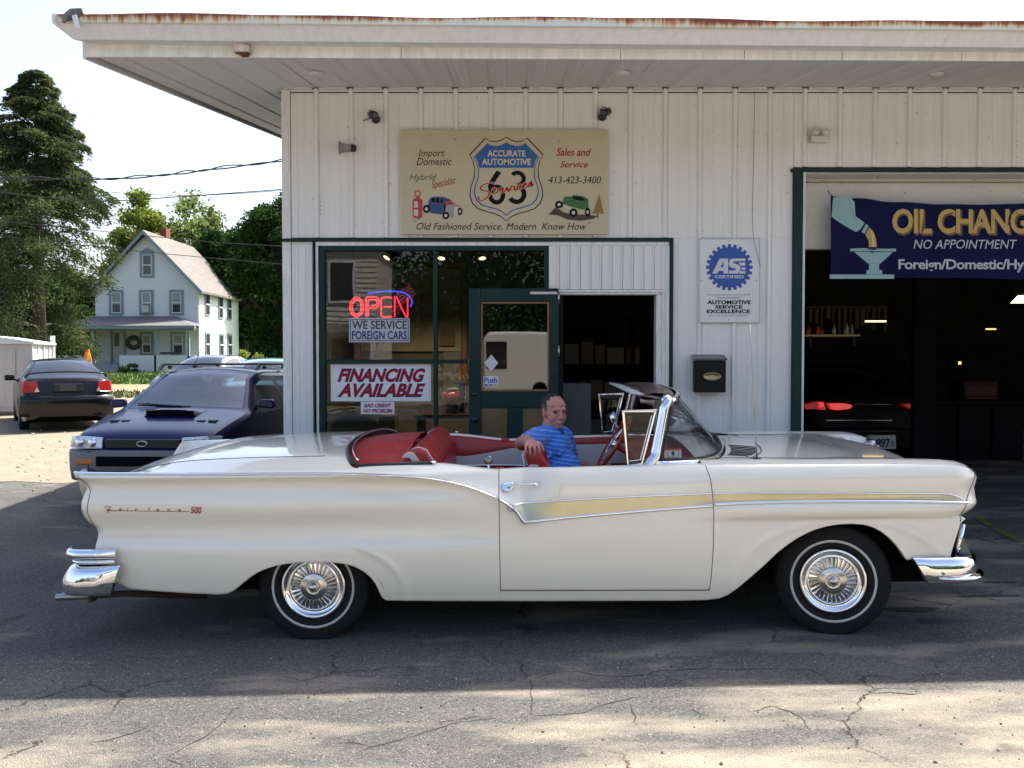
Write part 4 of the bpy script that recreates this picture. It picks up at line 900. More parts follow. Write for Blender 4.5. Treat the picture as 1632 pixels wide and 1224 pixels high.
# dim shapes by the rear wall and lamp glints
bench = thing('work_bench', 'dark work bench with drawers at the right inside the bay', 'work bench')
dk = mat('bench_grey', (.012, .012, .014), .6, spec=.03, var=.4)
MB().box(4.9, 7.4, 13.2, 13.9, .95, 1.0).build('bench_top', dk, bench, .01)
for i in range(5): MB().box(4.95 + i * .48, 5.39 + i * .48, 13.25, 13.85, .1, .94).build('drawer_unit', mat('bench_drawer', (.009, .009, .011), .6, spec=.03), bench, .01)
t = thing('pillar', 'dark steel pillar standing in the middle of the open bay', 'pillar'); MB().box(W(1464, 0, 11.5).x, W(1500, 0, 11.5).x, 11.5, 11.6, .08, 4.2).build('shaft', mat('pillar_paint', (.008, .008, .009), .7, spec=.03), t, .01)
t = thing('indicator_lamp', 'tiny warm indicator lamp in the dark of the bay', 'lamp'); bx('lens', 1528.5, 1532, 576.5, 580.5, 13, 13.02, mat('amber_glow', (1, .7, .2), .5, emis=(1, .6, .15), estr=1.2), t, .003); bx('case', 1527, 1533.5, 575, 582, 13.021, 13.05, black, t, .003)
# doorway behind the open leaf: a grey cabinet and shelves in the gloom
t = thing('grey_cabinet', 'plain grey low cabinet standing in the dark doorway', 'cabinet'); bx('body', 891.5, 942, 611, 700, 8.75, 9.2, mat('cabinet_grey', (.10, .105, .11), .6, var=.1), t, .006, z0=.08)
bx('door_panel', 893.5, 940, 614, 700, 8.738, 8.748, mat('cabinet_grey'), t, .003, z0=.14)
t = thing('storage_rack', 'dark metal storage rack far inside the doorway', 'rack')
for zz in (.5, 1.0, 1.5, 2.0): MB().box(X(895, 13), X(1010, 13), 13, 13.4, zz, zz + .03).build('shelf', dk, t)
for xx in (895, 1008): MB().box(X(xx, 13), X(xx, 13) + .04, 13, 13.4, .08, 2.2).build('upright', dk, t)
rs = random.Random(8)
for zz in (.53, 1.03, 1.53):
    x_ = X(900, 13)
    while x_ < X(1000, 13):
        w_ = rs.uniform(.12, .26); h_ = rs.uniform(.12, .34); g = rs.uniform(.03, .16)
        q = MB().box(x_, x_ + w_, 13.05, 13.3, zz + .001, zz + h_).build('stored_box', mat('stored_grey' if rs.random() < .5 else 'stored_brown', (.12, .115, .11) if g > .09 else (.10, .07, .05), .7), None, .005)
        tag(q, 'dim %s %s box on the %s shelf of the rack inside the doorway' % ('wide' if w_ > .19 else 'narrow', 'tall' if h_ > .23 else 'low', {.53: 'lowest', 1.03: 'middle', 1.53: 'upper'}[zz]), 'box', 'boxes on the dark rack'); x_ += w_ + .03
# ------------------------------------------------------------------ the white convertible
CM = Matrix.Translation((.3545, 6.18, .018)) @ Matrix.Rotation(R(-.8), 4, 'Z') @ Matrix.Rotation(R(-.85), 4, 'Y') @ Matrix.Rotation(R(.9), 4, 'X')
CI = CM.inverted()
def S(px, py, yl=-.97):
    """point of the car (local) that stands in the plane y = yl"""
    o = CI @ Vector((0, 0, EYE)); d = CI.to_3x3() @ ray(px, py); t = (yl - o.y) / d.y; return o + d * t
car = thing('convertible', 'long cream white vintage convertible, top down, red interior, parked before the garage', 'car', M=CM)
def curve(pts, yl=-.97): return [(S(x, y, yl).x, S(x, y, yl).z) for x, y in pts]
ZT = curve([(103, 756.5), (300, 753.5), (450, 751.5), (540, 750), (590, 746.5), (640, 744), (690, 743), (720, 745.5), (755, 750), (791, 754), (840, 752.5), (882, 750), (940, 748.5), (994, 747), (1060, 745.5), (1106, 744), (1150, 743), (1400, 741.5), (1470, 741.8), (1515, 742.8), (1540, 745.5), (1557, 750.5), (1566, 757), (1571, 766)])
ZB = curve([(120, 905), (150, 925), (180, 938), (200, 943), (250, 947), (300, 949.5), (345, 951), (360, 949), (372, 942), (385, 931), (398, 920.5), (410, 913), (425, 906.5), (440, 902), (455, 899), (470, 897.2), (500, 896), (530, 896.5), (550, 899), (567, 904), (580, 912), (590, 921), (598, 932), (603, 945), (606.5, 955), (613, 961), (700, 961.8), (900, 961.5), (1080, 961), (1128, 960), (1148, 957.5), (1162, 951), (1180, 937), (1200, 920), (1217, 905), (1240, 883), (1255, 871), (1271, 860), (1287, 851.5), (1302, 845), (1320, 840), (1341, 836.8), (1362, 836), (1380, 837.5), (1395, 842), (1408, 849), (1420, 858.5), (1432, 871), (1441, 883), (1447, 893), (1449.5, 895), (1453, 893), (1480, 891.5), (1540, 889)])
ZC = curve([(103, 757.5), (400, 754.5), (560, 754.8), (600, 755.8), (640, 758), (680, 762.2), (712, 767.5), (740, 774), (765, 782), (790, 792), (808, 801), (822, 811), (836, 830)])
XD = S(796, 850).x
DF = [(z, x) for x, z in curve([(1128, 745), (1133, 765), (1136.5, 790), (1138, 830), (1137.5, 870), (1134.5, 920), (1130.5, 960)])][::-1]
TAIL = [(z, x) for x, z in curve([(103, 757.2), (110, 766), (119, 777), (122.5, 786), (119.5, 793), (117, 805), (117, 816), (119.5, 827), (126, 838), (138, 846), (142, 855), (141, 875), (139, 900), (150, 925), (180, 939)])][::-1]
NOSE = [(z, x) for x, z in curve([(1566, 752), (1570.5, 758), (1572, 764), (1570, 774), (1568, 781), (1570, 792), (1569.5, 806), (1563, 815), (1554, 822), (1543, 830), (1535.5, 836), (1532, 848), (1526, 866), (1519, 889), (1518, 893)])][::-1]
z_c0 = ZC[0][1]
def secR(z):
    return interp_s([(.20, .905), (.26, .925), (.33, .947), (.42, .963), (.50, .971), (.545, .973), (.575, .966), (.60, .950), (.63, .943), (.66, .940), (.69, .943), (.72, .951), (.76, .963), (.79, .969), (.82, .968), (.85, .958), (.88, .946), (.905, .942), (.93, .946), (.948, .955), (.962, .972), (.975, .978), (1.02, .93)], z)
def secD(z):
    return interp_s([(.20, .915), (.26, .935), (.33, .952), (.45, .966), (.60, .972), (.72, .970), (.80, .966), (.88, .960), (.93, .951), (.965, .935), (.99, .912), (1.03, .86)], z)
def secF(z):
    return interp_s([(.20, .915), (.28, .935), (.40, .945), (.55, .947), (.655, .947), (.685, .950), (.70, .962), (.72, .970), (.74, .974), (.765, .970), (.79, .955), (.81, .951), (.86, .957), (.90, .960), (.93, .957), (.96, .946), (.985, .925), (1.005, .89), (1.03, .84)], z)
def interp_s(p, x):
    """smooth interpolation, Catmull-Rom over uneven knots"""
    if x <= p[0][0]: return p[0][1]
    if x >= p[-1][0]: return p[-1][1]
    for i in range(len(p) - 1):
        if x <= p[i + 1][0]:
            x0, y0 = p[i]; x1, y1 = p[i + 1]; h = x1 - x0; t = (x - x0) / h
            m0 = (y1 - p[i - 1][1]) / (x1 - p[i - 1][0]) if i > 0 else (y1 - y0) / h
            m1 = (p[i + 2][1] - y0) / (p[i + 2][0] - x0) if i + 2 < len(p) else (y1 - y0) / h
            t2, t3 = t * t, t * t * t
            return (2 * t3 - 3 * t2 + 1) * y0 + (t3 - 2 * t2 + t) * h * m0 + (-2 * t3 + 3 * t2) * y1 + (t3 - t2) * h * m1
XR, XF_, = -1.511, 1.49
RW, FW = S(500, 945, -.85), S(1332, 935, -.85)
def wid(x, z):
    wr = 1 - sstep(-1.15, .05, x); wf = sstep(.55, 1.15, x); 
    y = secR(z) * wr + secF(z) * wf + secD(z) * max(0, 1 - wr - wf)
    # crest line that runs down the quarter panel and ends on the door
    if x < ZC[-1][0] + .25:
        zc = interp(ZC, x); a = .026 * sstep(-1.45, -1.05, x) * (1 - sstep(ZC[-1][0] - .10, ZC[-1][0] + .22, x))
        if a > 0:
            d = z - zc
            y += a * math.exp(-abs(d) / .030) * (1 if d < 0 else 1) - (max(0, d) * .42) * min(1, a / .026)
    # raised lips over the wheel openings
    for cx, cz, rx, rz, h, on in ((RW.x + .04, .30, .50, .305, .006, wr), ):
        dx = (x - cx) / rx; dz = (z - cz) / rz; r = math.hypot(dx, max(dz, 0))
        y += h * math.exp(-((r - 1.0) / .05) ** 2) * on * sstep(-.05, .3, dx) 
    cx, cz = FW.x + .02, .30
    r = math.hypot((x - cx) / .60, max(0, z - cz) / .385)
    y += .006 * math.exp(-((r - 1.02) / .06) ** 2) * wf * (1 - sstep(.62, .70, z))
    # plan taper
    y -= .045 * max(0, (-x - 1.5) / 1.1) ** 2 + .05 * max(0, (x - 1.7) / .9) ** 2
    xn = interp(NOSE, z)
    if z > .68: y -= .075 * max(0, 1 - (xn - x) / .16) ** 2.2
    xt = interp(TAIL, z)
    if x < xt + .07: y -= .03 * max(0, 1 - (x - xt) / .07) ** 2
    return y
paint = mat('cream_white_paint', (.80, .755, .645), .28, spec=.5, coat=1.0)
def patch(fl, fr, cols, rows, zlo=None, zhi=None, lip=True):
    """side surface between two x boundaries given as functions of z; near side"""
    G = []
    for u in cols:
        r = []
        for j in range(rows + 1):
            v = j / rows; z = .6
            for _ in range(9):
                a, b_ = fl(z), fr(z); x = a + (b_ - a) * u
                z0 = max(interp(ZB, x), zlo(x)) if zlo else interp(ZB, x); z1 = min(interp(ZT, x), zhi(x)) if zhi else interp(ZT, x)
                z = .35 * z + .65 * (z0 + v * (z1 - z0))
            z = z0 + v * (z1 - z0)
            r.append((x, -wid(x, z), z))
        if lip: x, y, z = r[0]; r = [(x, y + .05, z + .002), (x, y + .012, z - .002)] + r
        G.append(r)
    return G
def cosd(n, extra=()): return sorted(set([round(i / n, 5) for i in range(n + 1)] + list(extra)))
ux = lambda x, a, b: (x - a) / (b - a)
xtl, xnl = ZT[0][0], S(1572, 764).x
def dense(xa, xb, zones, base):
    s = set(base)
    for p, q, n in zones:
        for i in range(n + 1): s.add(round(ux(lerp(p, q, i / n), xa, xb), 5))
    return sorted(k for k in s if 0 <= k <= 1)
colQ = dense(xtl, XD, [(S(345, 900).x, S(440, 900).x, 30), (S(560, 900).x, S(618, 900).x, 44), (xtl, xtl + .12, 10)], cosd(110))
colD = cosd(70); colF = dense(S(1133, 850).x, xnl, [(S(1400, 900).x, S(1456, 900).x, 40), (S(1130, 900).x, S(1200, 900).x, 16), (xnl - .2, xnl, 16)], cosd(90))
g2 = .0022
ZDOOR = [(x, z) for x, z in curve([(790, 943.5), (1140, 943)])]
dz_ = lambda x: interp(ZDOOR, x)
Q = patch(lambda z: interp(TAIL, z), lambda z: XD - g2, colQ, 64)
D_ = patch(lambda z: XD + g2, lambda z: interp(DF, z) - g2, colD, 60, zlo=lambda x: dz_(x) + g2)
F_ = patch(lambda z: interp(DF, z) + g2, lambda z: interp(NOSE, z), colF, 64)
RK = patch(lambda z: XD + g2 - .004, lambda z: interp(DF, z) + .003, cosd(30), 6, zhi=lambda x: dz_(x) - g2)
mir = lambda G: [[(p[0], -p[1], p[2]) for p in r] for r in G]
def both(name, G, m, par=None, thick=0.0, flip=False):
    for s in (0, 1):
        H = mir(G) if s else G
        o = MB().grid(H, flip=(not s) if flip else bool(s)).build(name, m, par or car)
        if thick: k = o.modifiers.new('thickness', 'SOLIDIFY'); k.thickness = thick; k.offset = -1
both('quarter_panel', Q, paint); both('front_fender', F_, paint); both('rocker', RK, paint)
doors = []
for s in (0, 1):
    H = mir(D_) if s else D_
    doors.append(MB().grid(H, flip=bool(s)).build('door', paint, car))
# dark backing so the seams read as gaps
for s in (-1, 1):
    bk = MB()
    for x0, x1 in ((XD - .02, XD + .02), (S(1120, 850).x, S(1150, 850).x)): bk.box(x0, x1, s * .885, s * .90, .3, .93)
    bk.box(XD, S(1130, 900).x, s * .884, s * .90, .28, .38); bk.build('seam_backing', darkvoid, car)

# deck: from the rear end to the cockpit, fins higher than the lid
CTR = lambda pts: curve(pts, 0.)
DK = CTR([(215, 752), (232, 745), (260, 733), (300, 719), (350, 706.5), (400, 702), (470, 699), (560, 697)])
def deckz(x): return interp_s(DK, x) if x > DK[0][0] else DK[0][1]
XK0 = S(560, 740, -.85).x      # rear end of the cockpit at the side
def deck_row(x, n=44):
    ze = interp(ZT, x); ye = wid(x, ze); zc = deckz(x); L = zc - .045 if x > -2.2 else zc - .045 + .02 * (-2.2 - x)
    if x < DK[0][0]: L = DK[0][1] - .045 + (x - DK[0][0]) * .9; zc = L + .045
    r = []
    for i in range(n + 1):
        t = i / n; y = ye * (1 - t); s = sstep(0, .20, t)
        z = ze * (1 - s) + (L + .045 * (1 - (1 - t) ** 2)) * s
        if ze < L: z = ze + (L - ze) * math.sin(min(1, t / .22) * math.pi / 2) + .045 * (1 - (1 - t) ** 2) * sstep(0, .3, t)
        z += .006 * math.exp(-(t / .012) ** 2) * 0
        r.append((x, -y, z))
    return r
def rim(t):   # rear edge of the cockpit in plan: rounded; t 0 at the side, 1 on the centreline
    return XK0 - .16 * math.sqrt(max(0, 1 - (1 - min(1, t * 1.0)) ** 2.4))
G = []
nd = 90
for k in range(nd + 1):
    r = []
    for i in range(45):
        t = i / 44; x1 = rim(t) + .06; x = lerp(DK[0][0] - .05, x1, k / nd)
        if i == 0: x = lerp(xtl, x1, k / nd)
        elif t < .2: x = lerp(lerp(xtl, DK[0][0] - .05, sstep(0, .2, t)), x1, k / nd)
        row = deck_row(x); r.append(row[i])
    G.append(r)
full = [r + [(p[0], -p[1], p[2]) for p in r[::-1][1:]] for r in G]
MB().grid(full, flip=False).build('rear_deck', paint, car)
# seams of the boot lid
lid = [deck_row(x)[9] for x in [lerp(DK[0][0] + .02, XK0 - .17, i / 30) for i in range(31)]]
for s in (1, -1): MB().tube([(p[0], p[1] * s, p[2] + .0005) for p in lid], .0022, 5).build('lid_seam', darkvoid, car)
# hood
HC = CTR([(1150, 699), (1200, 700.5), (1270, 702.5), (1310, 705.5), (1345, 711), (1380, 719), (1412, 730), (1440, 742), (1450, 760), (1455, 790)])
XH0 = S(1122, 744).x
def hoodrow(x, n=48):
    ze = interp(ZT, x); ye = wid(x, ze); zc = interp_s(HC, x); r = []
    for i in range(n + 1):
        t = i / n; y = ye * (1 - t)
        crown = .035 * (1 - (1 - max(0, (t - .24) / .76)) ** 2)
        L = zc - .035 + crown
        s = sstep(.19, .27, t)
        fz = ze + .020 * math.sin(min(1, t / .10) * math.pi / 2) - .010 * sstep(.10, .2, t)    # crown of the fender
        if x > 2.28: fz -= .10 * sstep(.10, .30, t) * sstep(2.28, 2.5, x)
        if L > fz - .003 or x < 2.1: L2 = max(L, min(fz - .004, L + .05)) if x < 2.2 else L
        else: L2 = L
        r.append((x, -y, fz * (1 - s) + L2 * s))
    return r
xh = [XH0] + [lerp(XH0, 2.1, (i + 1) / 50) for i in range(50)] + [lerp(2.1, xnl - .01, (i + 1) / 34) for i in range(34)]
G = []
for x in xh:
    r = hoodrow(x)
    if x > HC[-1][0]: r = [(min(p[0], HC[-1][0] + .01) if i > 13 else p[0], p[1], p[2] if i <= 13 else .74) for i, p in enumerate(r)]
    G.append(r)
full = [r + [(p[0], -p[1], p[2]) for p in r[::-1][1:]] for r in G]
MB().grid(full).build('hood', paint, car)
hl = [hoodrow(x)[11] for x in [lerp(XH0 + .1, 2.2, i / 40) for i in range(41)]]
for s in (1, -1): MB().tube([(p[0], p[1] * s, p[2]) for p in hl], .0022, 5).build('hood_seam', darkvoid, car)
# fender noses with headlamps, closing the front
for s in (-1, 1):
    G = []
    for i in range(41):
        z = lerp(NOSE[0][0] + .22, NOSE[-1][0] - .001, i / 40); z = max(z, .70)
        xn = interp(NOSE, z); y0 = wid(xn, z); r = []
        for j in range(15):
            t = j / 14; y = lerp(y0, .50, t)
            r.append((xn + .012 * math.sin(min(1, t * 2.5) * math.pi / 2) - .05 * sstep(.35, 1, t), s * y, z + (0 if z < 1 else -.05 * t)))
        G.append(r)
    MB().grid(G, flip=s > 0).build('headlight_housing', paint, car)
    # eyebrow seam and bezel lower bulge
    c = Vector((interp(NOSE, .80) - .022, s * .715, .835)); Mx = Matrix.Translation(c) @ Matrix.Rotation(-math.pi / 2, 4, 'Z')
    MB().lathe([(.122, -.03), (.125, 0), (.118, .018), (.104, .016), (.098, 0)], 40, Mx @ Matrix.Scale(1, 4)).build('headlight_ring', chrome, car)
    MB().lathe([(.100, .004), (.085, .022), (.05, .036), (0, .042)], 32, Mx).build('headlight', mat('lamp_glass', (.7, .72, .74), .08, spec=.8, coat=1), car)
bz = [S(x, y, 0) for x, y in [(0, 0)]] 
sm_ = [S(x, y) for x, y in ((1569, 757), (1563, 772), (1556, 786), (1546, 803), (1540, 820), (1537, 834))]
for s in (-1, 1):
    MB().tube([(p.x - .006, s * (wid(p.x - .006, p.z) + .0008), p.z) for p in smooth_pts([(q.x, q.y, q.z) for q in sm_], 4)], .0022, 5).build('headlight_seam', darkvoid, car)
ts_ = [S(x, y) for x, y in ((113, 760), (122, 770), (131, 783), (132, 800), (131, 822), (137, 840))]
for s in (-1, 1):
    MB().tube([(p.x, s * (wid(p.x, p.z) + .0006), p.z) for p in smooth_pts([(q.x, q.y, q.z) for q in ts_], 4)], .0018, 5).build('tail_seam', darkvoid, car)
# front opening: grille between the lamps, valance, rear panel
gr = thing('grille', None, None); gr.parent = car
gx = HC[-1][0] - .03
MB().box(gx - .10, gx - .02, -.52, .52, .46, .80).build('backing', darkvoid, gr)
MB().box(gx - .3, S(1519, 880).x - .03, -.93, .93, .40, .50).build('valance', paint, car, .02)
for zz in (.52, .56, .60, .64, .68): MB().tube([(gx, -.62, zz), (gx + .015, 0, zz), (gx, .62, zz)], .006, 6).build('bar', chrome, gr)
for k_ in range(-8, 9): MB().box(gx - .012, gx + .004, k_ * .07 - .003, k_ * .07 + .003, .50, .72).build('vane', chrome, gr)
pa = [(S(1530, 842).x, .7 + .0), (S(1519, 885).x, .5)]
for s in (-1, 1):
    a = S(1533, 838, -.9); b_ = S(1519, 889, -.9)
    MB().tube([(a.x + .008, s * .90, a.z + .01), (b_.x + .012, s * .90, b_.z - .01)], .014, 8).build('grille_post', chrome, car)
    MB().prism([(b_.x + .01, s * .5, b_.z), (b_.x + .13, s * .5, b_.z - .02), (b_.x + .04, s * .5, b_.z + .16)], (0, s * .38, 0)).build('bumper_bracket', mat('bracket_grey', (.12, .13, .15), .35, .8), car, .004)
# front face below the lamps
for s in (-1, 1):
    G = []
    for i in range(14):
        z = lerp(.47, .70, i / 13); xn = interp(NOSE, z); G.append([(xn - .08 * t * t, s * lerp(wid(xn, z), .60, t), z) for t in [j / 8 for j in range(9)]])
    MB().grid(G, flip=s > 0).build('front_apron', paint, car)
# tail: panel between the quarter panels, tail lamps
G = []
for i in range(46):
    z = lerp(TAIL[0][0] + .12, TAIL[-1][0] - .03, i / 45); xt = interp(TAIL, z); y0 = wid(xt + .001, z); r = []
    for j in range(25):
        t = j / 24; y = lerp(y0, 0, t); zz = min(z, .84 + .06 * (1 - t)) if t > .3 else z
        r.append((xt + .0 + .05 * sstep(.05, .30, t) - .02 * t, -y, lerp(z, min(z, .86), sstep(.1, .3, t))))
    G.append(r)
full = [r + [(p[0], -p[1], p[2]) for p in r[::-1][1:]] for r in G]
MB().grid(full, flip=True).build('tail_panel', paint, car)
tl = mat('tail_lamp_red', (.45, .01, .01), .12, coat=1)
for s in (-1, 1):
    c = Vector((interp(TAIL, .80) + .045, s * .78, .80)); Mx = Matrix.Translation(c) @ Matrix.Rotation(math.pi / 2, 4, 'Z')
    MB().lathe([(.115, -.02), (.118, .0), (.105, .008), (.100, 0)], 36, Mx).build('tail_lamp_ring', chrome, car)
    MB().lathe([(.10, -.004), (.08, .005), (.0, .008)], 30, Mx).build('tail_lamp', tl, car)

# bumpers swept round the ends
def sweep(path, prof, m, name, par, ends=True):
    """path: (x, y, k) plan points; prof: (out, z); swept round a corner, outward on the right of travel"""
    P = [Vector((a_, b3, 0)) for a_, b3 in path]; G = []
    for i, p in enumerate(P):
        t_ = (P[min(i + 1, len(P) - 1)] - P[max(i - 1, 0)]).normalized(); n_ = Vector((t_.y, -t_.x, 0))
        G.append([(p.x + n_.x * o_, p.y + n_.y * o_, z) for o_, z in prof])
    b5 = MB().grid(G)
    if ends: b5.poly([G[0][j] for j in range(len(prof))]); b5.poly([G[-1][j] for j in range(len(prof))][::-1])
    return b5.build(name, m, par)
def corner(xe, xs_, yw, rad, fwd=1, yc=0.0, bow=.05):
    """plan path from the near side end round the corner to the far side end"""
    pts = [(lerp(xs_, xe - fwd * rad, i / 8), -yw) for i in range(9)]
    for i in range(1, 12):
        a_ = i / 12 * math.pi / 2; pts.append((xe - fwd * rad + fwd * rad * math.sin(a_), -yw + rad - rad * math.cos(a_)))
    n_ = 16
    for i in range(n_ + 1):
        y = lerp(-yw + rad, yw - rad, i / n_); pts.append((xe + fwd * bow * (1 - (2 * i / n_ - 1) ** 2), y))
    for i in range(1, 12):
        a_ = math.pi / 2 - i / 12 * math.pi / 2; pts.append((xe - fwd * rad + fwd * rad * math.sin(a_), yw - rad + rad * math.cos(a_)))
    pts += [(lerp(xe - fwd * rad, xs_, i / 8), yw) for i in range(9)]
    return pts
fbz1, fbz0 = S(1510, 889, -.99).z, S(1500, 933, -.99).z; H_ = fbz1 - fbz0
xb0, xb1 = S(1456, 905, -.99).x, S(1566, 905, -.99).x
prof = [(-.02, fbz1 - .012), (.0, fbz1 - .001), (.018, fbz1 - .006), (.034, fbz1 - .03), (.042, fbz1 - .07), (.040, fbz0 + .05), (.030, fbz0 + .02), (.012, fbz0 + .003), (-.02, fbz0)]
ps = smooth_pts([(a_, b3, 0) for a_, b3 in prof], 4); prof = [(p.x, p.y) for p in ps]
pth = corner(xb1, xb0, .965, .16, 1)
fb_ = MB(); G = []
P = [Vector((a_, b3, 0)) for a_, b3 in pth]; n = len(P)
for i, p in enumerate(P):
    t_ = (P[min(i + 1, n - 1)] - P[max(i - 1, 0)]).normalized(); n_ = Vector((t_.y, -t_.x, 0)); e_ = min(i, n - 1 - i); k_ = min(1., .80 + .07 * e_) 
    sh = .10 * max(0, 1 - e_ / 6)      # the wing's trailing end is cut back at the foot
    G.append([(p.x + n_.x * o_ + sh * (fbz1 - z) / H_ * .9, p.y + n_.y * o_ * k_, z) for o_, z in prof])
fb_.grid(G); fb_.poly(G[0]); fb_.poly(G[-1][::-1]); fbo = fb_.build('front_bumper', chrome, car)
# raised lower blade along the front bumper
bl_ = [(pth[i][0], pth[i][1]) for i in range(5, n - 5)]
lz = S(1560, 921, -.99).z
def bulge(k_): return .028 * math.sin(k_ * math.pi) ** .3
G = []; P = [Vector((a_, b3, 0)) for a_, b3 in bl_]; nn_ = len(P)
for i, p in enumerate(P):
    t_ = (P[min(i + 1, nn_ - 1)] - P[max(i - 1, 0)]).normalized(); n_ = Vector((t_.y, -t_.x, 0)); k_ = min(1, min(i, nn_ - 1 - i) / 7)
    G.append([(p.x + n_.x * o_, p.y + n_.y * o_, z) for o_, z in ((.03, lz + .022 * k_ + .002), (.045 + .02 * k_, lz + .012 * k_), (.05 + .03 * k_, lz), (.045 + .015 * k_, lz - .018 * k_), (.03, lz - .03 * k_))])
MB().grid(G).build('bumper_blade', chrome, car)
c = S(1505, 915, -1.02); MB().lathe([(0, -.008), (.008, -.007), (.010, 0)], 12, Matrix.Translation((c.x, -1.008, c.z))).build('bumper_bolt', steel, car)
# rear bumper: upper rail, thin rail, big lower pod
def rearbar(pxe, pxs, y1, y0, bul, nm, rad=.10, skew=0.):
    xe, xs_ = S(pxe, (y0 + y1) / 2, -1.0).x, S(pxs, (y0 + y1) / 2, -1.0).x; z1, z0 = S(120, y1, -1.0).z, S(120, y0, -1.0).z; h = z1 - z0
    pr_ = smooth_pts([(-.03, z1 - .01, 0), (0, z1, 0), (bul * .7, z1 - h * .12, 0), (bul, z1 - h * .42, 0), (bul, z1 - h * .65, 0), (bul * .75, z0 + h * .10, 0), (0, z0, 0), (-.03, z0 + .008, 0)], 4)
    pa_ = corner(xe, xs_, .965, rad, -1, bow=.03)
    if nm != 'rear_bumper':
        h2_ = pa_[:19]
        for s_ in (1, -1):
            P = [Vector((a_, b3 * s_, 0)) for a_, b3 in h2_]; n_p = len(P); G = []
            for i, p in enumerate(P):
                t_ = (P[min(i + 1, n_p - 1)] - P[max(i - 1, 0)]).normalized(); n_ = Vector((-t_.y, t_.x, 0)) * s_; e_ = min(i, n_p - 1 - i); k_ = min(1, .45 + .14 * e_)
                G.append([(p.x + n_.x * q.x * k_, p.y + n_.y * q.x * k_, q.y) for q in pr_])
            b7 = MB().grid(G, flip=s_ > 0); b7.poly(G[0]); b7.poly(G[-1]); b7.build(nm, chrome, car)
        return
    G = []; P = [Vector((a_, b3, 0)) for a_, b3 in pa_]; n_p = len(P)
    for i, p in enumerate(P):
        t_ = (P[min(i + 1, n_p - 1)] - P[max(i - 1, 0)]).normalized(); n_ = Vector((-t_.y, t_.x, 0)); e_ = min(i, n_p - 1 - i); k_ = min(1, .45 + .14 * e_)
        G.append([(p.x + n_.x * q.x * k_ + skew * (q.y - z0) / h * 1.0, p.y + n_.y * q.x * k_, q.y) for q in pr_])
    b7 = MB().grid(G, flip=True); b7.poly(G[0][::-1]); b7.poly(G[-1]); return b7.build(nm, chrome, car)
rearbar(97, 180, 878, 893.5, .030, 'rear_bumper_rail'); rearbar(104, 178, 894.5, 902, .018, 'rear_bumper_rib'); rearbar(92, 172, 903.5, 953, .058, 'rear_bumper', .12, .06)
MB().box(S(128, 900, -.9).x, S(175, 900, -.9).x, -.94, .94, S(0, 940, -.99).z, S(0, 893, -.99).z).build('bumper_core', darkvoid, car, .01)
c = S(141, 924, -1.02); MB().lathe([(0, -.010), (.008, -.009), (.011, 0)], 12, Matrix.Translation((c.x, -1.016, c.z))).build('bumper_bolt', steel, car)
a, b_ = S(90, 952, -.9), S(150, 949, -.9); MB().tube([a, b_], .020, 14, caps=False).build('exhaust_pipe', steel, car)
MB().tube([b_, S(200, 946, -.8), S(330, 950, -.6)], .019, 12).build('exhaust_pipe', mat('rusty_pipe', (.05, .03, .02), .8), car); MB().box(b_.x - .02, b_.x + .0, -.93, -.87, b_.z - .035, b_.z + .03).build('hanger', mat('rusty_pipe'), car)

# underside, wheel wells and cabin tub
ub = MB()
ub.box(-2.2, -1.95, -.85, .85, .30, .60); ub.box(-1.05, 1.0, -.86, .86, .22, .30); ub.box(-2.3, 2.15, -.62, .62, .24, .36)
for cx in (RW.x, FW.x): ub.box(cx - .62, cx + .62, -.60, -.56, .25, .80); ub.box(cx - .62, cx + .62, .56, .60, .25, .80); ub.box(cx - .62, cx + .62, -.90, .90, .74, .76); ub.box(cx + .58, cx + .62, -.89, .89, .42, .75); ub.box(cx - .62, cx - .58, -.89, .89, .42, .75)
ub.build('underbody', darkvoid, car)
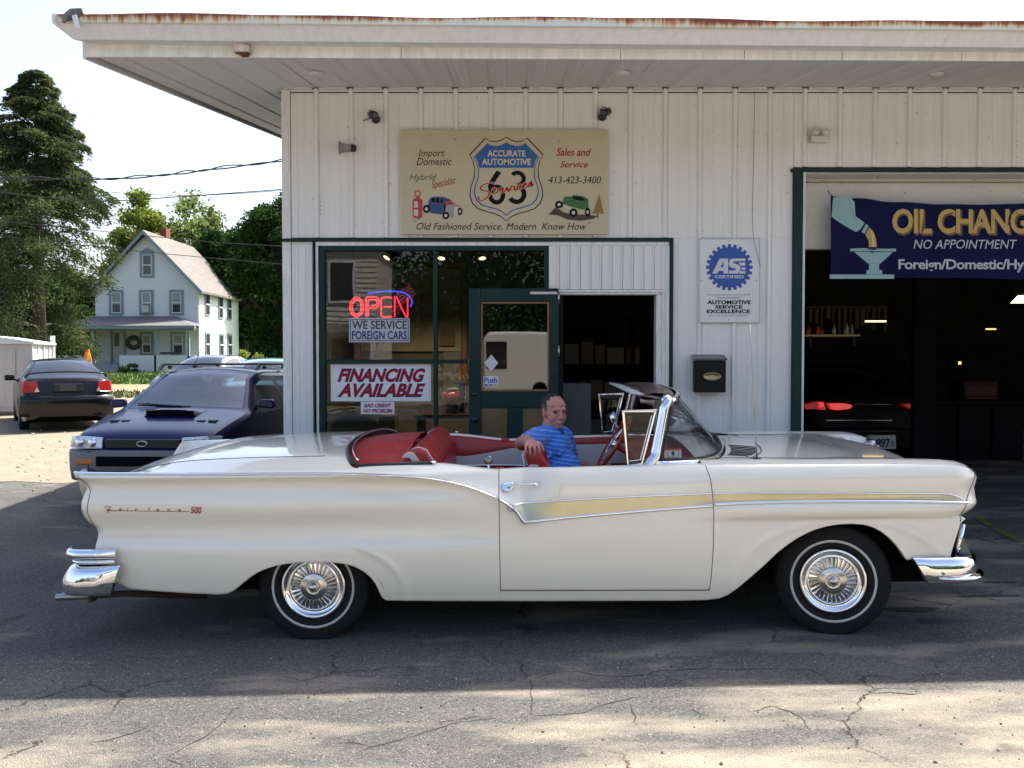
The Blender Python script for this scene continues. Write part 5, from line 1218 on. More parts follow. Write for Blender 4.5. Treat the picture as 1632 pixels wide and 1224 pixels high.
# wheels
tyrep = [(.190, -.085), (.205, -.098), (.232, -.104), (.262, -.104), (.288, -.098), (.308, -.088), (.320, -.074), (.325, -.05), (.327, -.02), (.327, .02), (.325, .05), (.320, .074), (.308, .09), (.25, .10), (.19, .085)]
wwm = mat('white_wall_rubber', (.52, .51, .47), .6, var=.08, vscale=20)
def wheel(c, steer, side, lift=0.):
    w = thing('wheel', None, None); w.parent = car
    w.matrix_local = Matrix.Translation(c) @ Matrix.Rotation(steer + (math.pi if side > 0 else 0), 4, 'Z')
    b8 = MB().lathe(smooth2(tyrep), 72)
    b8.v = [(x, y, max(z, -(c.z - .004)) if z < 0 else z) for x, y, z in b8.v]
    b8.v = [(x, y - .012 * sstep(-.262, -.31, z) * (1 if y < 0 else -1), z) for x, y, z in b8.v]; b8.build('tyre', rubber, w)
    MB().lathe([(.226, -.1035), (.228, -.1055), (.238, -.1062), (.240, -.1045)], 72).build('white_wall', wwm, w)
    MB().lathe([(.186, -.080), (.190, -.094), (.180, -.101), (.170, -.100), (.164, -.090), (.150, -.078), (.142, -.080), (.138, -.084), (.134, -.078), (.130, -.072)], 72).build('wheel_cover', chrome, w)
    MB().lathe([(.136, -.069), (.08, -.080), (0, -.08)], 48).build('cover_dish', mat('dish_metal', (.42, .42, .43), .22, 1.0), w)
    fn = MB()
    for k_ in range(30):
        a_ = 2 * math.pi * k_ / 30; M = Matrix.Rotation(a_, 4, 'Y')
        fn.add([M @ Vector(p) for p in ((.078, -.0815, -.0018), (.132, -.0725, -.0018), (.132, -.0745, .0100), (.078, -.0880, .0052), (.078, -.0815, .0068), (.132, -.0725, .0122))], [(0, 3, 2, 1), (3, 4, 5, 2)])
    fn.build('cover_vane', chrome, w)
    MB().lathe([(.080, -.079), (.0795, -.090), (.074, -.094), (.045, -.097), (.040, -.099), (.036, -.096), (.030, -.096), (.027, -.108), (.018, -.120), (.0, -.125)], 48).build('hub_cap', mat('hub_satin', (.62, .61, .58), .20, 1.0), w)
    return w
def smooth2(p): return [(q.x, q.y) for q in smooth_pts([(a_, b3, 0) for a_, b3 in p], 3)]
hz = .310
for c, st in (((RW.x, -.76, hz), 0), ((FW.x, -.76, hz), R(-10))): wheel(Vector(c), st, -1)
for c, st in (((RW.x, .76, hz), 0), ((FW.x, .76, hz), R(-10))): wheel(Vector(c), st, 1)

# chrome trim on the sides
def onside(px, py, off=.004):
    p = S(px, py); return Vector((p.x, -(wid(p.x, p.z) + off), p.z))
def strip(pts, w_, m, name, par=car, off=.0, th=.009, sm=6, taper=None):
    P = smooth_pts([(x_, y_, 0) for x_, y_ in pts], sm); G = []; n_p = len(P)
    for i, p in enumerate(P):
        t_ = (P[min(i + 1, n_p - 1)] - P[max(i - 1, 0)]).normalized(); nn = Vector((-t_.y, t_.x)) ; ww = w_ * (taper(i / (n_p - 1)) if taper else 1) / 2; r = []
        for k_, o_ in ((-1, 0), (-.85, .6), (-.35, 1), (.35, 1), (.85, .6), (1, 0)):
            q = onside(p.x + nn.x * k_ * ww, p.y + nn.y * k_ * ww, off + th * o_); r.append(q)
        G.append(r)
    for s in (0, 1):
        H = [[(q.x, -q.y, q.z) for q in r] for r in G] if s else G
        MB().grid(H, flip=bool(s)).build(name, m, par)
strip([(103, 757), (200, 756.5), (300, 756), (400, 755.5), (500, 754.8), (560, 754.8), (600, 755.8), (640, 758), (680, 762.2), (712, 767.5), (740, 774), (765, 782), (790, 792)], 3.2, chrome, 'side_moulding')
strip([(796.8, 796), (808, 803), (822, 815), (834, 832)], 6.5, chrome, 'side_moulding', taper=lambda t: .6 + .5 * t)
# gold insert framed by chrome
goldm = mat('gold_anodised', (.60, .54, .36), .34, .8, var=.12, vscale=4, bump=.05, bscale=20)
def insert(top_, bot_, name, m, off=.003, n_=60):
    xa, xb = top_[0][0], top_[-1][0]; G = []
    for i in range(n_ + 1):
        f = i / n_; pt = lerp(top_[0][0], top_[-1][0], f); pb = lerp(bot_[0][0], bot_[-1][0], f); G.append([onside(lerp(pt, pb, j / 5), lerp(interp(top_, pt), interp(bot_, pb), j / 5), off) for j in range(6)])
    for s in (0, 1): MB().grid([[(q.x, -q.y, q.z) for q in r] for r in G] if s else G, flip=not s).build(name, m, car)
insert([(823, 803.5), (900, 798), (1000, 793), (1060, 790.5), (1135, 788)], [(837, 831), (900, 824), (1000, 815), (1060, 810), (1135, 804.5)], 'gold_insert', goldm)
insert([(1139, 787.5), (1250, 787), (1380, 787.8), (1490, 789.5), (1528, 792)], [(1139, 802), (1250, 797.8), (1380, 796.2), (1490, 796.8), (1540, 798)], 'gold_insert', goldm)
strip([(820, 804.5), (860, 801.2), (900, 798), (1000, 792.5), (1060, 790), (1135.5, 787.2)], 2.8, chrome, 'upper_moulding')
strip([(833, 833), (900, 825.5), (1000, 816.5), (1060, 811.5), (1135.5, 806)], 5.2, chrome, 'lower_moulding')
strip([(1139.5, 786.8), (1250, 786.3), (1380, 786.8), (1480, 788), (1515, 789), (1530, 793), (1540, 797.5)], 2.6, chrome, 'upper_moulding')
strip([(1139.5, 804), (1200, 801.5), (1280, 799.6), (1380, 799), (1480, 799.8), (1548, 802)], 5.0, chrome, 'lower_moulding')
strip([(823, 800), (829, 808), (838, 831)], 2.0, chrome, 'moulding_end', off=.002) if False else None
# hidden tube ornament ring and door handle
rg = [onside(814 + 5 * math.cos(k_ * math.pi / 10), 809 + 6 * math.sin(k_ * math.pi / 10), .006) for k_ in range(20)]
dh = thing('door_handle', None, None); dh.parent = car
for s in (1, -1):
    f_ = lambda x_, y_, o_: (lambda q: Vector((q.x, s * q.y, q.z)))(onside(x_, y_, o_))
    MB().tube([f_(809, 775.5, .028), f_(830, 774, .034), f_(851, 772.5, .03), f_(856, 772.6, .018)], lambda t: .0075, 10, sc2=.7).build('grip', chrome, dh)
    MB().prism([f_(801, 772, .003), f_(818, 770.5, .003), f_(818, 777, .003), f_(814, 783, .003), f_(806, 784, .003), f_(800, 779, .003)], (0, -.016 * s, 0)).build('escutcheon', chrome, dh, .004)
    MB().prism([f_(853, 770, .003), f_(859, 770, .003), f_(859, 776, .003), f_(853, 777, .003)], (0, -.018 * s, 0)).build('escutcheon', chrome, dh, .003)
    q = f_(811, 777.5, .02); MB().lathe([(0, -.006 * s), (.009, -.005 * s), (.011, 0)], 16, Matrix.Translation(q)).build('lock_button', steel, dh)
fcap = MB().tube([Vector(q) for q in rg], .0022, 6, closed=True); fcap.build('fuel_flap_ring', steel, car)
# script emblem on the quarter panel
em = thing('script_emblem', None, None); em.parent = car
emr = mat('emblem_red', (.38, .06, .06), .35, .5)
def epath(pts, w_=1.0):
    P = [onside(x_, y_, .004) for x_, y_ in pts]; MB().tube(P, .0018 * w_, 6).build('letter', emr, em)
epath([(160, 810.2), (171, 810), (169, 814), (165, 820)]); epath([(163, 816), (300, 816.2)], .8); epath([(164, 814.2), (168, 814.2)])
def tinytext(s_, x0, y0, x1, y1, sh=.3):
    me = text_mesh(s_, sh, .02); n_ = len(me.vertices); co = np.empty(n_ * 3, dtype=np.float32); me.vertices.foreach_get('co', co); co = co.reshape(-1, 3); lo, hi = co.min(0), co.max(0)
    out = []
    for a_, b3, _ in co: u = (a_ - lo[0]) / (hi[0] - lo[0]); v = (b3 - lo[1]) / (hi[1] - lo[1]); out += list(onside(lerp(x0, x1, u), lerp(y1, y0, v), .0045))
    me.vertices.foreach_set('co', out); me.update(); me.materials.append(emr); o = bpy.data.objects.new('letter', me); col.objects.link(o); o.parent = em
for ch, x0, w_, h_ in (('a', 184, 5, 4.5), ('i', 198, 2.5, 6.5), ('r', 211, 4.5, 4.5), ('l', 233, 3, 7), ('a', 246, 5, 4.5), ('n', 264, 5, 4.5), ('e', 282, 5, 4.5)): tinytext(ch, x0, 816.5 - h_, x0 + w_, 816.5)
tinytext('500', 302, 808, 320, 819.5, .2)

# cockpit: tub, side panels, floor
red = mat('red_vinyl', (.36, .018, .020), .38, spec=.5, coat=.15, bump=.15, bscale=120); whv = mat('white_vinyl', (.58, .57, .56), .4, bump=.1, bscale=120); dred = mat('dark_red_carpet', (.10, .008, .010), .9, bump=.5, bscale=200)
XC1 = S(1108, 745, -.85).x
MB().box(RW.x + .63, XC1 + .25, -.82, .82, .31, .34).build('cabin_floor', dred, car)
MB().box(XK0 - .27, XK0 - .2, -.84, .84, .77, .95).build('rear_bulkhead', dred, car); MB().box(XC1 + .30, XC1 + .34, -.88, .88, .34, .97).build('firewall', darkvoid, car)
# shelf along the door tops and quarter tops
def belt(x): z = interp(ZT, x); return wid(x, z), z
xs_ = [lerp(XK0 + .06, XH0, i / 70) for i in range(71)]
for s in (-1, 1):
    for nm, xa, xb in (('quarter_cap', XK0 + .055, XD - g2), ('door_cap', XD + g2, XH0 - .002)):
        G = []
        for i in range(41):
            x = lerp(xa, xb, i / 40); y, z = belt(x); G.append([(x, s * (y - a_), z + b3) for a_, b3 in ((0, 0), (.012, .006), (.035, .008), (.055, .004), (.062, -.012))])
        MB().grid(G, flip=s > 0).build(nm, paint, car)
    G1, G2, G3 = [], [], []
    for i in range(61):
        x = lerp(XK0 - .02, XH0 + .05, i / 60); y, z = belt(max(x, XK0 + .05)); y -= .060
        zs_ = lerp(z - .035, z - .22, 0) ; zz = z - .012
        zw = z - .055 - .10 * (1 - sstep(XK0 + .5, XD + .1, x)) ; zw2 = .78 + 0 * x
        G1.append([(x, s * y, zz), (x, s * (y - .02), zz + .008), (x, s * (y - .045), zz - .01), (x, s * (y - .04), zw)])
        G2.append([(x, s * (y - .041), zw), (x, s * (y - .044), .79)]); G3.append([(x, s * (y - .045), .79), (x, s * (y - .05), .33)])
    MB().grid(G1, flip=s > 0).build('side_trim', red, car); MB().grid(G2, flip=s > 0).build('side_panel', whv, car); G3 = [r_ for r_ in G3 if r_[0][0] > RW.x + .63]; MB().grid(G3, flip=s > 0).build('lower_side_panel', red, car)
    MB().tube([(r[1][0], r[1][1] - s * .004, .79) for r in G2], .006, 6).build('trim_bead', chrome, car)
# vertical red post on the far side between the quarter trim and the door trim
for s in (-1, 1): MB().box(XD - .03, XD + .03, s * .795, s * .835, .4, belt(XD)[1] + .012).build('lock_pillar', red, car, .01)
# folded top under its red boot behind the rear seat
G = []; NB = 40
for j in range(NB + 1):
    v = j / NB; y = lerp(-.80, .80, v); e_ = max(0, 1 - abs(2 * v - 1) ** 5); r = []
    x0 = rim(1 - abs(y) / .93) + .045; x1 = XK0 + .30
    for i in range(15):
        u = i / 14; r.append((lerp(x0, x1, u), y, lerp(deckz(x0) - .02 - .05 * (abs(y) / .8) ** 2, interp(ZT, XK0 + .05) - .012, sstep(0, 1, abs(y) / .80) ** 3) + (.018 + .014 * u) * e_ ** .6 * math.sin(min(1, u * 1.05 + .06) * math.pi * .62) ** .8 + .004 * math.sin(y * 20) * u))
    G.append(r)
MB().grid(G, flip=False).build('top_boot', red, car)
rimp = [(rim(t) + .062, -.915 * (1 - t)) for t in [i / 24 for i in range(25)]]; rimp = rimp + [(a_, -b3) for a_, b3 in rimp[::-1][1:]]
def rimz(x, y): 
    return deck_row(x)[min(44, int(round((1 - abs(y) / wid(x, interp(ZT, x))) * 44)))][2]
rz = [(a_, b3, rimz(a_ - .01, b3) + .004) for a_, b3 in rimp]
sta = S(690, 744, -.86).x
MB().tube([(sta, -.885, belt(sta)[1] + .010)] + rz + [(sta, .885, belt(sta)[1] + .010)], .013, 10).build('boot_moulding', black, car)
MB().tube([(a_ + .028, b3 * .975, z + .012) for a_, b3, z in rz[1:-1]], .006, 8).build('boot_snap_rail', chrome, car)
for s in (-1, 1): MB().tube([(XK0 + .12, s * .895, belt(XK0 + .12)[1] + .012), (sta + .02, s * .890, belt(sta)[1] + .014)], .007, 8).build('belt_moulding', chrome, car)
# rear seat
def seatprof(pts, y0, y1, m, name, par, bev=.02):
    b9 = MB().prism([(x_, y0, z_) for x_, z_ in pts], (0, y1 - y0, 0)); o = b9.build(name, m, par, bev, 3); return o
rs_ = thing('rear_seat', None, None); rs_.parent = car
def P2(px, py, yl=-.70): q = S(px, py, yl); return (q.x, q.z)
bp_ = [P2(628, 748), P2(642, 730), P2(655, 717), P2(667, 713), P2(679, 717), P2(692, 737), P2(698, 750), (P2(700, 748)[0], .78), (P2(634, 744)[0] - .05, .78)]
seatprof(bp_, -.72, .72, red, 'backrest', rs_, .025)
wp_ = [P2(644, 724), P2(652, 719), P2(660, 720.5), P2(676, 742), P2(678, 747), P2(664, 747), P2(654, 729), P2(641, 729)]
seatprof(wp_, -.727, -.7185, whv, 'white_insert', rs_, .003); seatprof(wp_, .7185, .727, whv, 'white_insert', rs_, .003)
seatprof([P2(620, 745), P2(622, 738), P2(628, 735), P2(636, 738), P2(641, 745)], -.76, -.73, whv, 'piping_panel', rs_, .004)
MB().box(bp_[5][0] - .02, bp_[5][0] + .46, -.55, .55, .40, .60).build('cushion', red, rs_, .04)
MB().tube([(a_ + .004, -.7205, z_) for a_, z_ in [P2(656, 715), P2(667, 712), P2(679, 716), P2(691, 735), P2(698, 746)]], .004, 6).build('piping', whv, rs_)
# front bench
fs_ = thing('front_seat', None, None); fs_.parent = car
Q2 = lambda px, py: P2(px, py, -.50)
fp_ = [Q2(846, 760), Q2(842, 740), Q2(837, 724), Q2(842, 717), Q2(853, 716.5), Q2(862, 722), Q2(873, 738), Q2(880, 756), (Q2(886, 756)[0], .52), (Q2(846, 756)[0], .52)]
seatprof(fp_, -.53, .66, red, 'backrest', fs_, .03)
sp_ = [Q2(840, 757), Q2(839, 745), Q2(846, 739), Q2(857, 740), Q2(868, 756)]
seatprof(sp_, -.538, -.5285, whv, 'white_insert', fs_, .004)
MB().tube([(a_, -.5305, z_) for a_, z_ in [Q2(837, 752), Q2(835, 735), Q2(833, 726), Q2(836, 720)]], .007, 6).build('piping', whv, fs_)
MB().box(fp_[7][0], fp_[7][0] + .50, -.66, .66, .38, .56).build('cushion', red, fs_, .04)
for nm_, pr2, y0, y1, st3 in (('rear', bp_, -.66, .66, rs_), ('front', fp_, -.46, .60, fs_)):
    for k_ in range(9):
        y = lerp(y0, y1, k_ / 8); MB().tube([(a_ + (.003 if i > 3 else 0), y, z_ + .0015) for i, (a_, z_) in enumerate(pr2[2:7])], .0035, 5).build('pleat', red, st3)
# chrome courtesy knob standing above the near quarter
c = S(778, 735, .0); kq = MB(); q0 = S(778, 733, -.80)
kb = thing('chrome_knob', None, None); kb.parent = car
M = Matrix.Translation(q0); MB().lathe([(0, -.012), (.016, -.012), (.026, -.004), (.026, .006), (.0, .008)], 24, M).build('disc', mat('smoked_chrome', (.2, .2, .22), .15, 1.0), kb); MB().tube([q0 + Vector((0, 0, -.02)), q0 + Vector((.006, 0, -.085))], .006, 8).build('stalk', chrome, kb)

# dash, steering wheel
dsh = MB(); G = []
for j in range(25):
    y = lerp(-.84, .84, j / 24); k_ = .10 * (1 - (y / .9) ** 2)
    G.append([(XC1 + k_ + a_, y, z_) for a_, z_ in ((-.20, .78), (-.235, .84), (-.235, .92), (-.20, .965), (-.10, .985), (.02, .99), (.16, .975), (.24, .965))])
dsh.grid(G, flip=True).build('dashboard', red, car)
sw = thing('steering_wheel', None, None); sw.parent = car
c = Vector((S(978, 712, .37).x, .37, .985)); ax = Vector((-.80, 0, .52)).normalized(); u_ = Vector((0, 1, 0)); v_ = ax.cross(u_)
MB().tube([c + (u_ * math.cos(a_) + v_ * math.sin(a_)) * .205 for a_ in [k_ * math.pi / 20 for k_ in range(40)]], .0125, 8, closed=True).build('rim', red, sw)
MB().tube([c + (u_ * math.cos(a_) + v_ * math.sin(a_)) * .14 for a_ in [k_ * math.pi / 20 for k_ in range(40)]], .005, 6, closed=True).build('horn_ring', chrome, sw)
for a_ in (.3, math.pi - .3, -math.pi / 2): MB().tube([c - ax * .02, c + (u_ * math.cos(a_) + v_ * math.sin(a_)) * .20], .010, 8).build('spoke', red, sw)
MB().tube([c - ax * .02, c - ax * .55], .022, 12).build('column', red, sw); MB().tube([c + ax * .012, c - ax * .03], .036, 16).build('hub', chrome, sw)
# windscreen
def base(a_):   # plan of the windscreen foot
    x = BX0 + (BX1 - BX0) * max(0, math.cos(a_)) ** .75; y = .845 * math.copysign(abs(math.sin(a_)) ** .5, math.sin(a_)); return x, y
def head(a_):
    x = HX0 + .11 * max(0, math.cos(a_)) ** .9; y = .775 * math.copysign(abs(math.sin(a_)) ** .55, math.sin(a_)); return x, y
q = S(1040, 738, -.845); BX0 = q.x + .01; BX1 = S(1130, 706, 0).x; HX0 = S(1063, 645, -.775).x; HZ = S(1063, 640, -.775).z
def bz_(x, y): return .985 + .075 * sstep(.86, .2, abs(y))
NW = 48; AA = [math.copysign(abs(2 * i / NW - 1) ** 1.7, i - NW / 2) * math.pi / 2 for i in range(NW + 1)]
foot = [Vector((*base(a_), bz_(*base(a_)))) for a_ in AA]; top = [Vector((*head(a_), HZ + .035 * max(0, math.cos(a_)) ** 1.2)) for a_ in AA]
G = [[f_.lerp(t_, k_ / 8) + Vector((.012 * math.sin(k_ / 8 * math.pi), 0, 0)) * math.cos(a_) for k_ in range(9)] for f_, t_, a_ in zip(foot, top, AA)]
MB().grid(G).build('windscreen', glass_mat('screen_glass', (.88, .91, .90), 1.0, 1.42, k=.75), car)
foot_l = [(p.x, p.y * 1.004, p.z + .012) for p in foot]
MB().tube(foot_l, .026, 12, sc2=.8).build('screen_moulding', chrome, car); MB().tube([(p.x * 1.0 - .006, p.y * .985, p.z + .034) for p in foot], .009, 8).build('screen_seal', black, car)
MB().tube([(p.x, p.y, p.z) for p in top], .024, 12, sc2=.75).build('screen_header', chrome, car); MB().tube([(p.x + .002, p.y * .99, p.z - .026) for p in top], .010, 8).build('header_seal', black, car)
for s in (-1, 1):
    f0, t0 = foot[0], top[0]; ps = []
    for k_ in range(13):
        t_ = k_ / 12; p = f0.lerp(t0, t_); ps.append(Vector((p.x - .010 + .022 * math.sin(t_ * math.pi) * 0, s * (abs(p.y) + .004), p.z)))
    ps[0] += Vector((-.05, 0, -.02)); ps[1] += Vector((-.02, 0, -.004)); ps[-1] += Vector((.012, -s * .01, .002))
    MB().tube(smooth_pts(ps, 3), lambda t: .052 - .006 * math.sin(t * math.pi), 18, sc2=.60).build('screen_pillar', chrome, car)
    MB().tube([(p.x + .046, p.y * .99, p.z) for p in ps[1:-1]], .008, 8).build('pillar_seal', black, car)
    M = Matrix.Translation(ps[-1]) ; MB().lathe([(0, -.035), (.022, -.03), (.036, -.012), (.040, .01), (.036, .03), (.0, .04)], 20, M).build('header_corner', chrome, car)
# header pad and sun visors, swept back from the header
G = []
for j in range(21):
    y = lerp(-.72, .72, j / 20); k_ = .09 * max(0, 1 - (y / .80) ** 2) ** .6; z0 = HZ + .03 * (1 - (y / .8) ** 2)
    G.append([(HX0 + k_ + a_, y, z0 + b3) for a_, b3 in ((.01, .02), (-.04, .040), (-.10, .042), (-.16, .030), (-.19, .016), (-.16, .004), (-.04, .0))])
MB().grid(G, flip=True).build('header_pad', mat('maroon_pad', (.055, .018, .022), .45, coat=.3), car)
for y0, y1 in ((-.68, -.06), (.06, .68)):
    z0 = HZ + .012; MB().prism([(HX0 + .04, y0, z0 - .0), (HX0 - .20, y0, z0 + .042), (HX0 - .205, y0, z0 + .030), (HX0 + .03, y0, z0 - .018)], (0, y1 - y0, 0)).build('sun_visor', mat('visor_grey', (.42, .42, .43), .5), car, .006)
MB().tube([(HX0 + .02, -.1, HZ - .04), (HX0 - .07, -.1, HZ - .035)], lambda t: .03 * (1 - t * .5), 12).build('rear_mirror', mat('mirror_back', (.5, .5, .52), .3, .5), car)
# vent windows
for s in (-1, 1):
    vw = thing('vent_window', None, None); vw.parent = car; yv = -.865
    o_ = [S(991, 654, yv), S(1047, 652, yv), S(1024, 741, yv), S(1000, 744, yv)]; i_ = [S(995.5, 657.5, yv), S(1042, 657, yv), S(1021.5, 738, yv), S(1002, 740.5, yv)]
    O2 = [(p.x, p.y * -s, p.z) for p in o_]; I2 = [(p.x, p.y * -s, p.z) for p in i_]
    yv2 = lambda t: 0
    mb = MB()
    for k_ in range(4):
        a_, b3, c3, d3 = O2[k_], O2[(k_ + 1) % 4], I2[(k_ + 1) % 4], I2[k_]
        mb.prism([a_, b3, c3, d3], (0, .018, 0))
    mb.build('frame', chrome, vw, .003)
    ii = [Vector((p[0], p[1] + .004, p[2])) for p in I2]; cc_ = sum(ii, Vector()) / 4; jj = [cc_ + (p - cc_) * .86 for p in ii]; mb = MB()
    for k_ in range(4): mb.prism([ii[k_], ii[(k_ + 1) % 4], jj[(k_ + 1) % 4], jj[k_]], (0, .012, 0))
    mb.build('seal', black, vw)
    MB().prism([Vector(p) + Vector((0, .006, 0)) for p in jj], (0, .004, 0)).build('pane', glass_mat('vent_glass', (.92, .95, .95), 1.0, 1.4, k=.55), vw)
    mb = MB(); mb.tube([cc_ + (p - cc_) * .87 + Vector((0, 0, 0)) for p in (ii[1], ii[2], ii[3])], .004, 8); mb.build('inner_frame', chrome, vw)
# stickers on the glass, cowl vent, aerial, mirrors, far fender ornament
yv = -.80
def gl_pt(px, py): return S(px, py, -.835)
st_ = thing('inspection_sticker', None, None); st_.parent = car
def qd(a_, b3, c3, d3, m, nm, yy): P = [S(x_, y_, yy) for x_, y_ in ((a_, b3), (c3, b3), (c3, d3), (a_, d3))]; MB().prism(P, (0, .001, 0)).build(nm, m, st_)
qd(1059, 716, 1086, 734, mat('sticker_pale', (.6, .62, .64), .5), 'paper', -.815); qd(1059, 715, 1086, 718, mat('sticker_red', (.5, .05, .05), .5), 'red_band', -.8165)
me_o = text_on('8', (0, 0, 0, 0), ink, 0, st_, bold=.05, fn=lambda u, v: S(lerp(1070, 1075, u), lerp(726, 719, v), -.8168)); text_on('18 2014', (0, 0, 0, 0), ink, 0, st_, fn=lambda u, v: S(lerp(1065, 1080, u), lerp(732, 727.5, v), -.8168))
qd(1064, 719, 1064.7, 733.5, ink, 'print_line', -.8167); qd(1081.5, 719, 1082.2, 733.5, ink, 'print_line', -.8167)
cv = thing('cowl_vent', None, None); cv.parent = car
def cowl(a_, d):
    x, y = base(a_); x += d * max(.35, math.cos(a_)); y *= 1 + d * .25; return Vector((x, y, hoodrow(max(x, XH0 + .01))[max(0, min(48, int(round((1 - abs(y) / .93) * 48))))][2] + .003))
for s in (-1, 1):
    for k_ in range(8): MB().tube([cowl(s * lerp(.16, .62, k_ / 7) + s * .01 * i, .06 + .04 * i) for i in range(5)], .0030, 6).build('louvre', darkvoid, cv)
    MB().tube([cowl(s * lerp(.06, .72, i / 16), .25) for i in range(17)], .0022, 6).build('vent_edge', darkvoid, cv)
q = S(1206.5, 738.5, -.80); q.z = hoodrow(q.x)[6][2]
an = thing('aerial', None, None); an.parent = car; tp = S(1195, 515, -.80)
MB().lathe([(0, .012), (.012, .010), (.026, .002), (.028, -.004)], 20, Matrix.Translation(q) @ Matrix.Rotation(math.pi / 2, 4, 'X')).build('base', black, an)
MB().tube([q, q.lerp(tp, .6), tp], lambda t: .0042 - .0024 * t, 8).build('mast', steel, an); MB().lathe([(0, -.006), (.005, 0), (0, .006)], 8, Matrix.Translation(tp)).build('tip', steel, an)
def mirror_(x, s):
    mm = thing('wing_mirror', None, None); mm.parent = car; z = belt(x)[1] + .004
    c = Vector((x - .05, s * .86, z + .13)); MB().tube([(x, s * .87, z), (x - .015, s * .87, z + .05), c], .007, 8).build('stalk', chrome, mm)
    MB().lathe([(0, .03), (.03, .024), (.05, .0), (.053, -.008), (.048, -.010), (0, -.008)], 28, Matrix.Translation(c) @ Matrix.Rotation(math.pi / 2, 4, 'Z')).build('head', chrome, mm)
mirror_(S(988, 700, .86).x, 1)
MB().tube([S(1104, 673, .5), S(1116, 675, .5)], .010, 8).build('wiper_pivot', chrome, car)
MB().tube([S(1106, 676, .4), S(1095, 655, .4)], .004, 6).build('wiper', black, car)
for s in (-1, 1):
    x0 = xnl - .09; mo = thing('fender_ornament', None, None); mo.parent = car
    f = lambda x, y, dz: (x, s * y, interp(ZT, x) + dz)
    if s > 0:
        yy = .52; z0 = S(1392, 704, .62).z
        MB().tube([S(1340, 711, .62), S(1365, 708, .62), S(1390, 707, .62), S(1402, 712, .62)], lambda t: .004 + .010 * t, 10, sc2=.6).build('spear', chrome, mo); MB().lathe([(0, -.03), (.018, -.02), (.024, 0), (.018, .02), (0, .03)], 20, Matrix.Translation(S(1391, 707, .60)) @ Matrix.Scale(1.3, 4, (0, 0, 1))).build('knob', chrome, mo)
# ------------------------------------------------------------------ the man in the driver's seat
man = thing('person', 'man with short grey hair in a blue striped polo shirt sitting in the convertible', 'person', M=CM @ Matrix.Translation((-.06, .36, .56)))
MO = Vector((-.06, .36, .56))
def ell(mb, c, r, M=None, n=18):
    G = []
    for i in range(n + 1):
        t_ = math.pi * i / n; G.append([Vector((r[0] * math.sin(t_) * math.cos(a_), r[1] * math.sin(t_) * math.sin(a_), r[2] * math.cos(t_))) + Vector(c) for a_ in [2 * math.pi * k_ / (2 * n) for k_ in range(2 * n)]])
    if M: G = [[M @ p for p in r_] for r_ in G]
    vs = [G[0][0]] + [p for r_ in G[1:-1] for p in r_] + [G[-1][0]]; m_ = 2 * n; fs = []
    for k_ in range(m_): fs.append((0, 1 + k_, 1 + (k_ + 1) % m_)); fs.append((len(vs) - 1, 1 + (n - 2) * m_ + (k_ + 1) % m_, 1 + (n - 2) * m_ + k_))
    for i in range(n - 2):
        for k_ in range(m_): fs.append((1 + i * m_ + k_, 1 + (i + 1) * m_ + k_, 1 + (i + 1) * m_ + (k_ + 1) % m_, 1 + i * m_ + (k_ + 1) % m_))
    mb.add(vs, fs, True)
def limb(mb, pts, rads):
    P = smooth_pts(pts, 6); n_ = len(P) - 1
    mb.tube(P, lambda t: interp([(i / (len(rads) - 1), r) for i, r in enumerate(rads)], t), 16)
    ell(mb, P[0], (rads[0],) * 3, n=8); ell(mb, P[-1], (rads[-1],) * 3, n=8)
def fuse(mb, name, m, vox, it=4, par=man):
    mb.v = [tuple(Vector(v) - MO) for v in mb.v]
    o = mb.build(name, m, par, weld=False)
    r = o.modifiers.new('fuse', 'REMESH'); r.mode = 'VOXEL'; r.voxel_size = vox; r.use_smooth_shade = True
    s = o.modifiers.new('relax', 'SMOOTH'); s.iterations = it; s.factor = .6; return o
skin = mat('skin', (.52, .275, .215), .5, var=.16, vscale=26, c2=(.46, .18, .15), bump=.12, bscale=300)
HC_ = Vector((-.045, .34, 1.218)); yaw = math.atan2(-.90, .44)
HM = Matrix.Translation(HC_) @ Matrix.Rotation(yaw, 4, 'Z') @ Matrix.Rotation(R(3), 4, 'Y') @ Matrix.Scale(1.0, 4)
b = MB()
for c, r in (((-.012, 0, .030), (.098, .078, .093)), ((.012, 0, -.01), (.080, .070, .075)), ((.022, 0, -.055), (.066, .060, .060)), ((.062, 0, -.094), (.026, .032, .022)), ((.045, .036, -.035), (.036, .030, .038)), ((.045, -.036, -.035), (.036, .030, .038)),
             ((.058, 0, .050), (.036, .058, .036)), ((.100, .012, -.034), (.011, .009, .009)), ((.100, -.012, -.034), (.011, .009, .009)), ((.106, 0, -.031), (.012, .011, .012)), ((.020, 0, -.100), (.050, .050, .030)),
             ((.076, 0, -.060), (.022, .026, .026)), ((-.004, .079, -.005), (.019, .008, .033)), ((-.004, -.079, -.005), (.019, .008, .033)), ((-.002, .084, .012), (.016, .007, .016)), ((-.002, -.084, .012), (.016, .007, .016)), ((.0, .080, -.03), (.009, .007, .011)), ((.0, -.080, -.03), (.009, .007, .011))): ell(b, c, r, HM, 14)
def hl_(pts, rads): limb(b, [HM @ Vector(p) for p in pts], rads)
hl_([(.084, 0, .022), (.098, 0, .000), (.110, 0, -.026)], [.009, .0095, .012]); hl_([(.072, -.046, .022), (.086, -.026, .029), (.090, 0, .024), (.086, .026, .029), (.072, .046, .022)], [.010, .012, .009, .012, .010])
hl_([(.083, -.024, -.066), (.094, -.010, -.062), (.096, 0, -.063), (.094, .010, -.062), (.083, .024, -.066)], [.004, .006, .006, .006, .004]); hl_([(.080, -.020, -.075), (.092, 0, -.074), (.080, .020, -.075)], [.005, .008, .005])
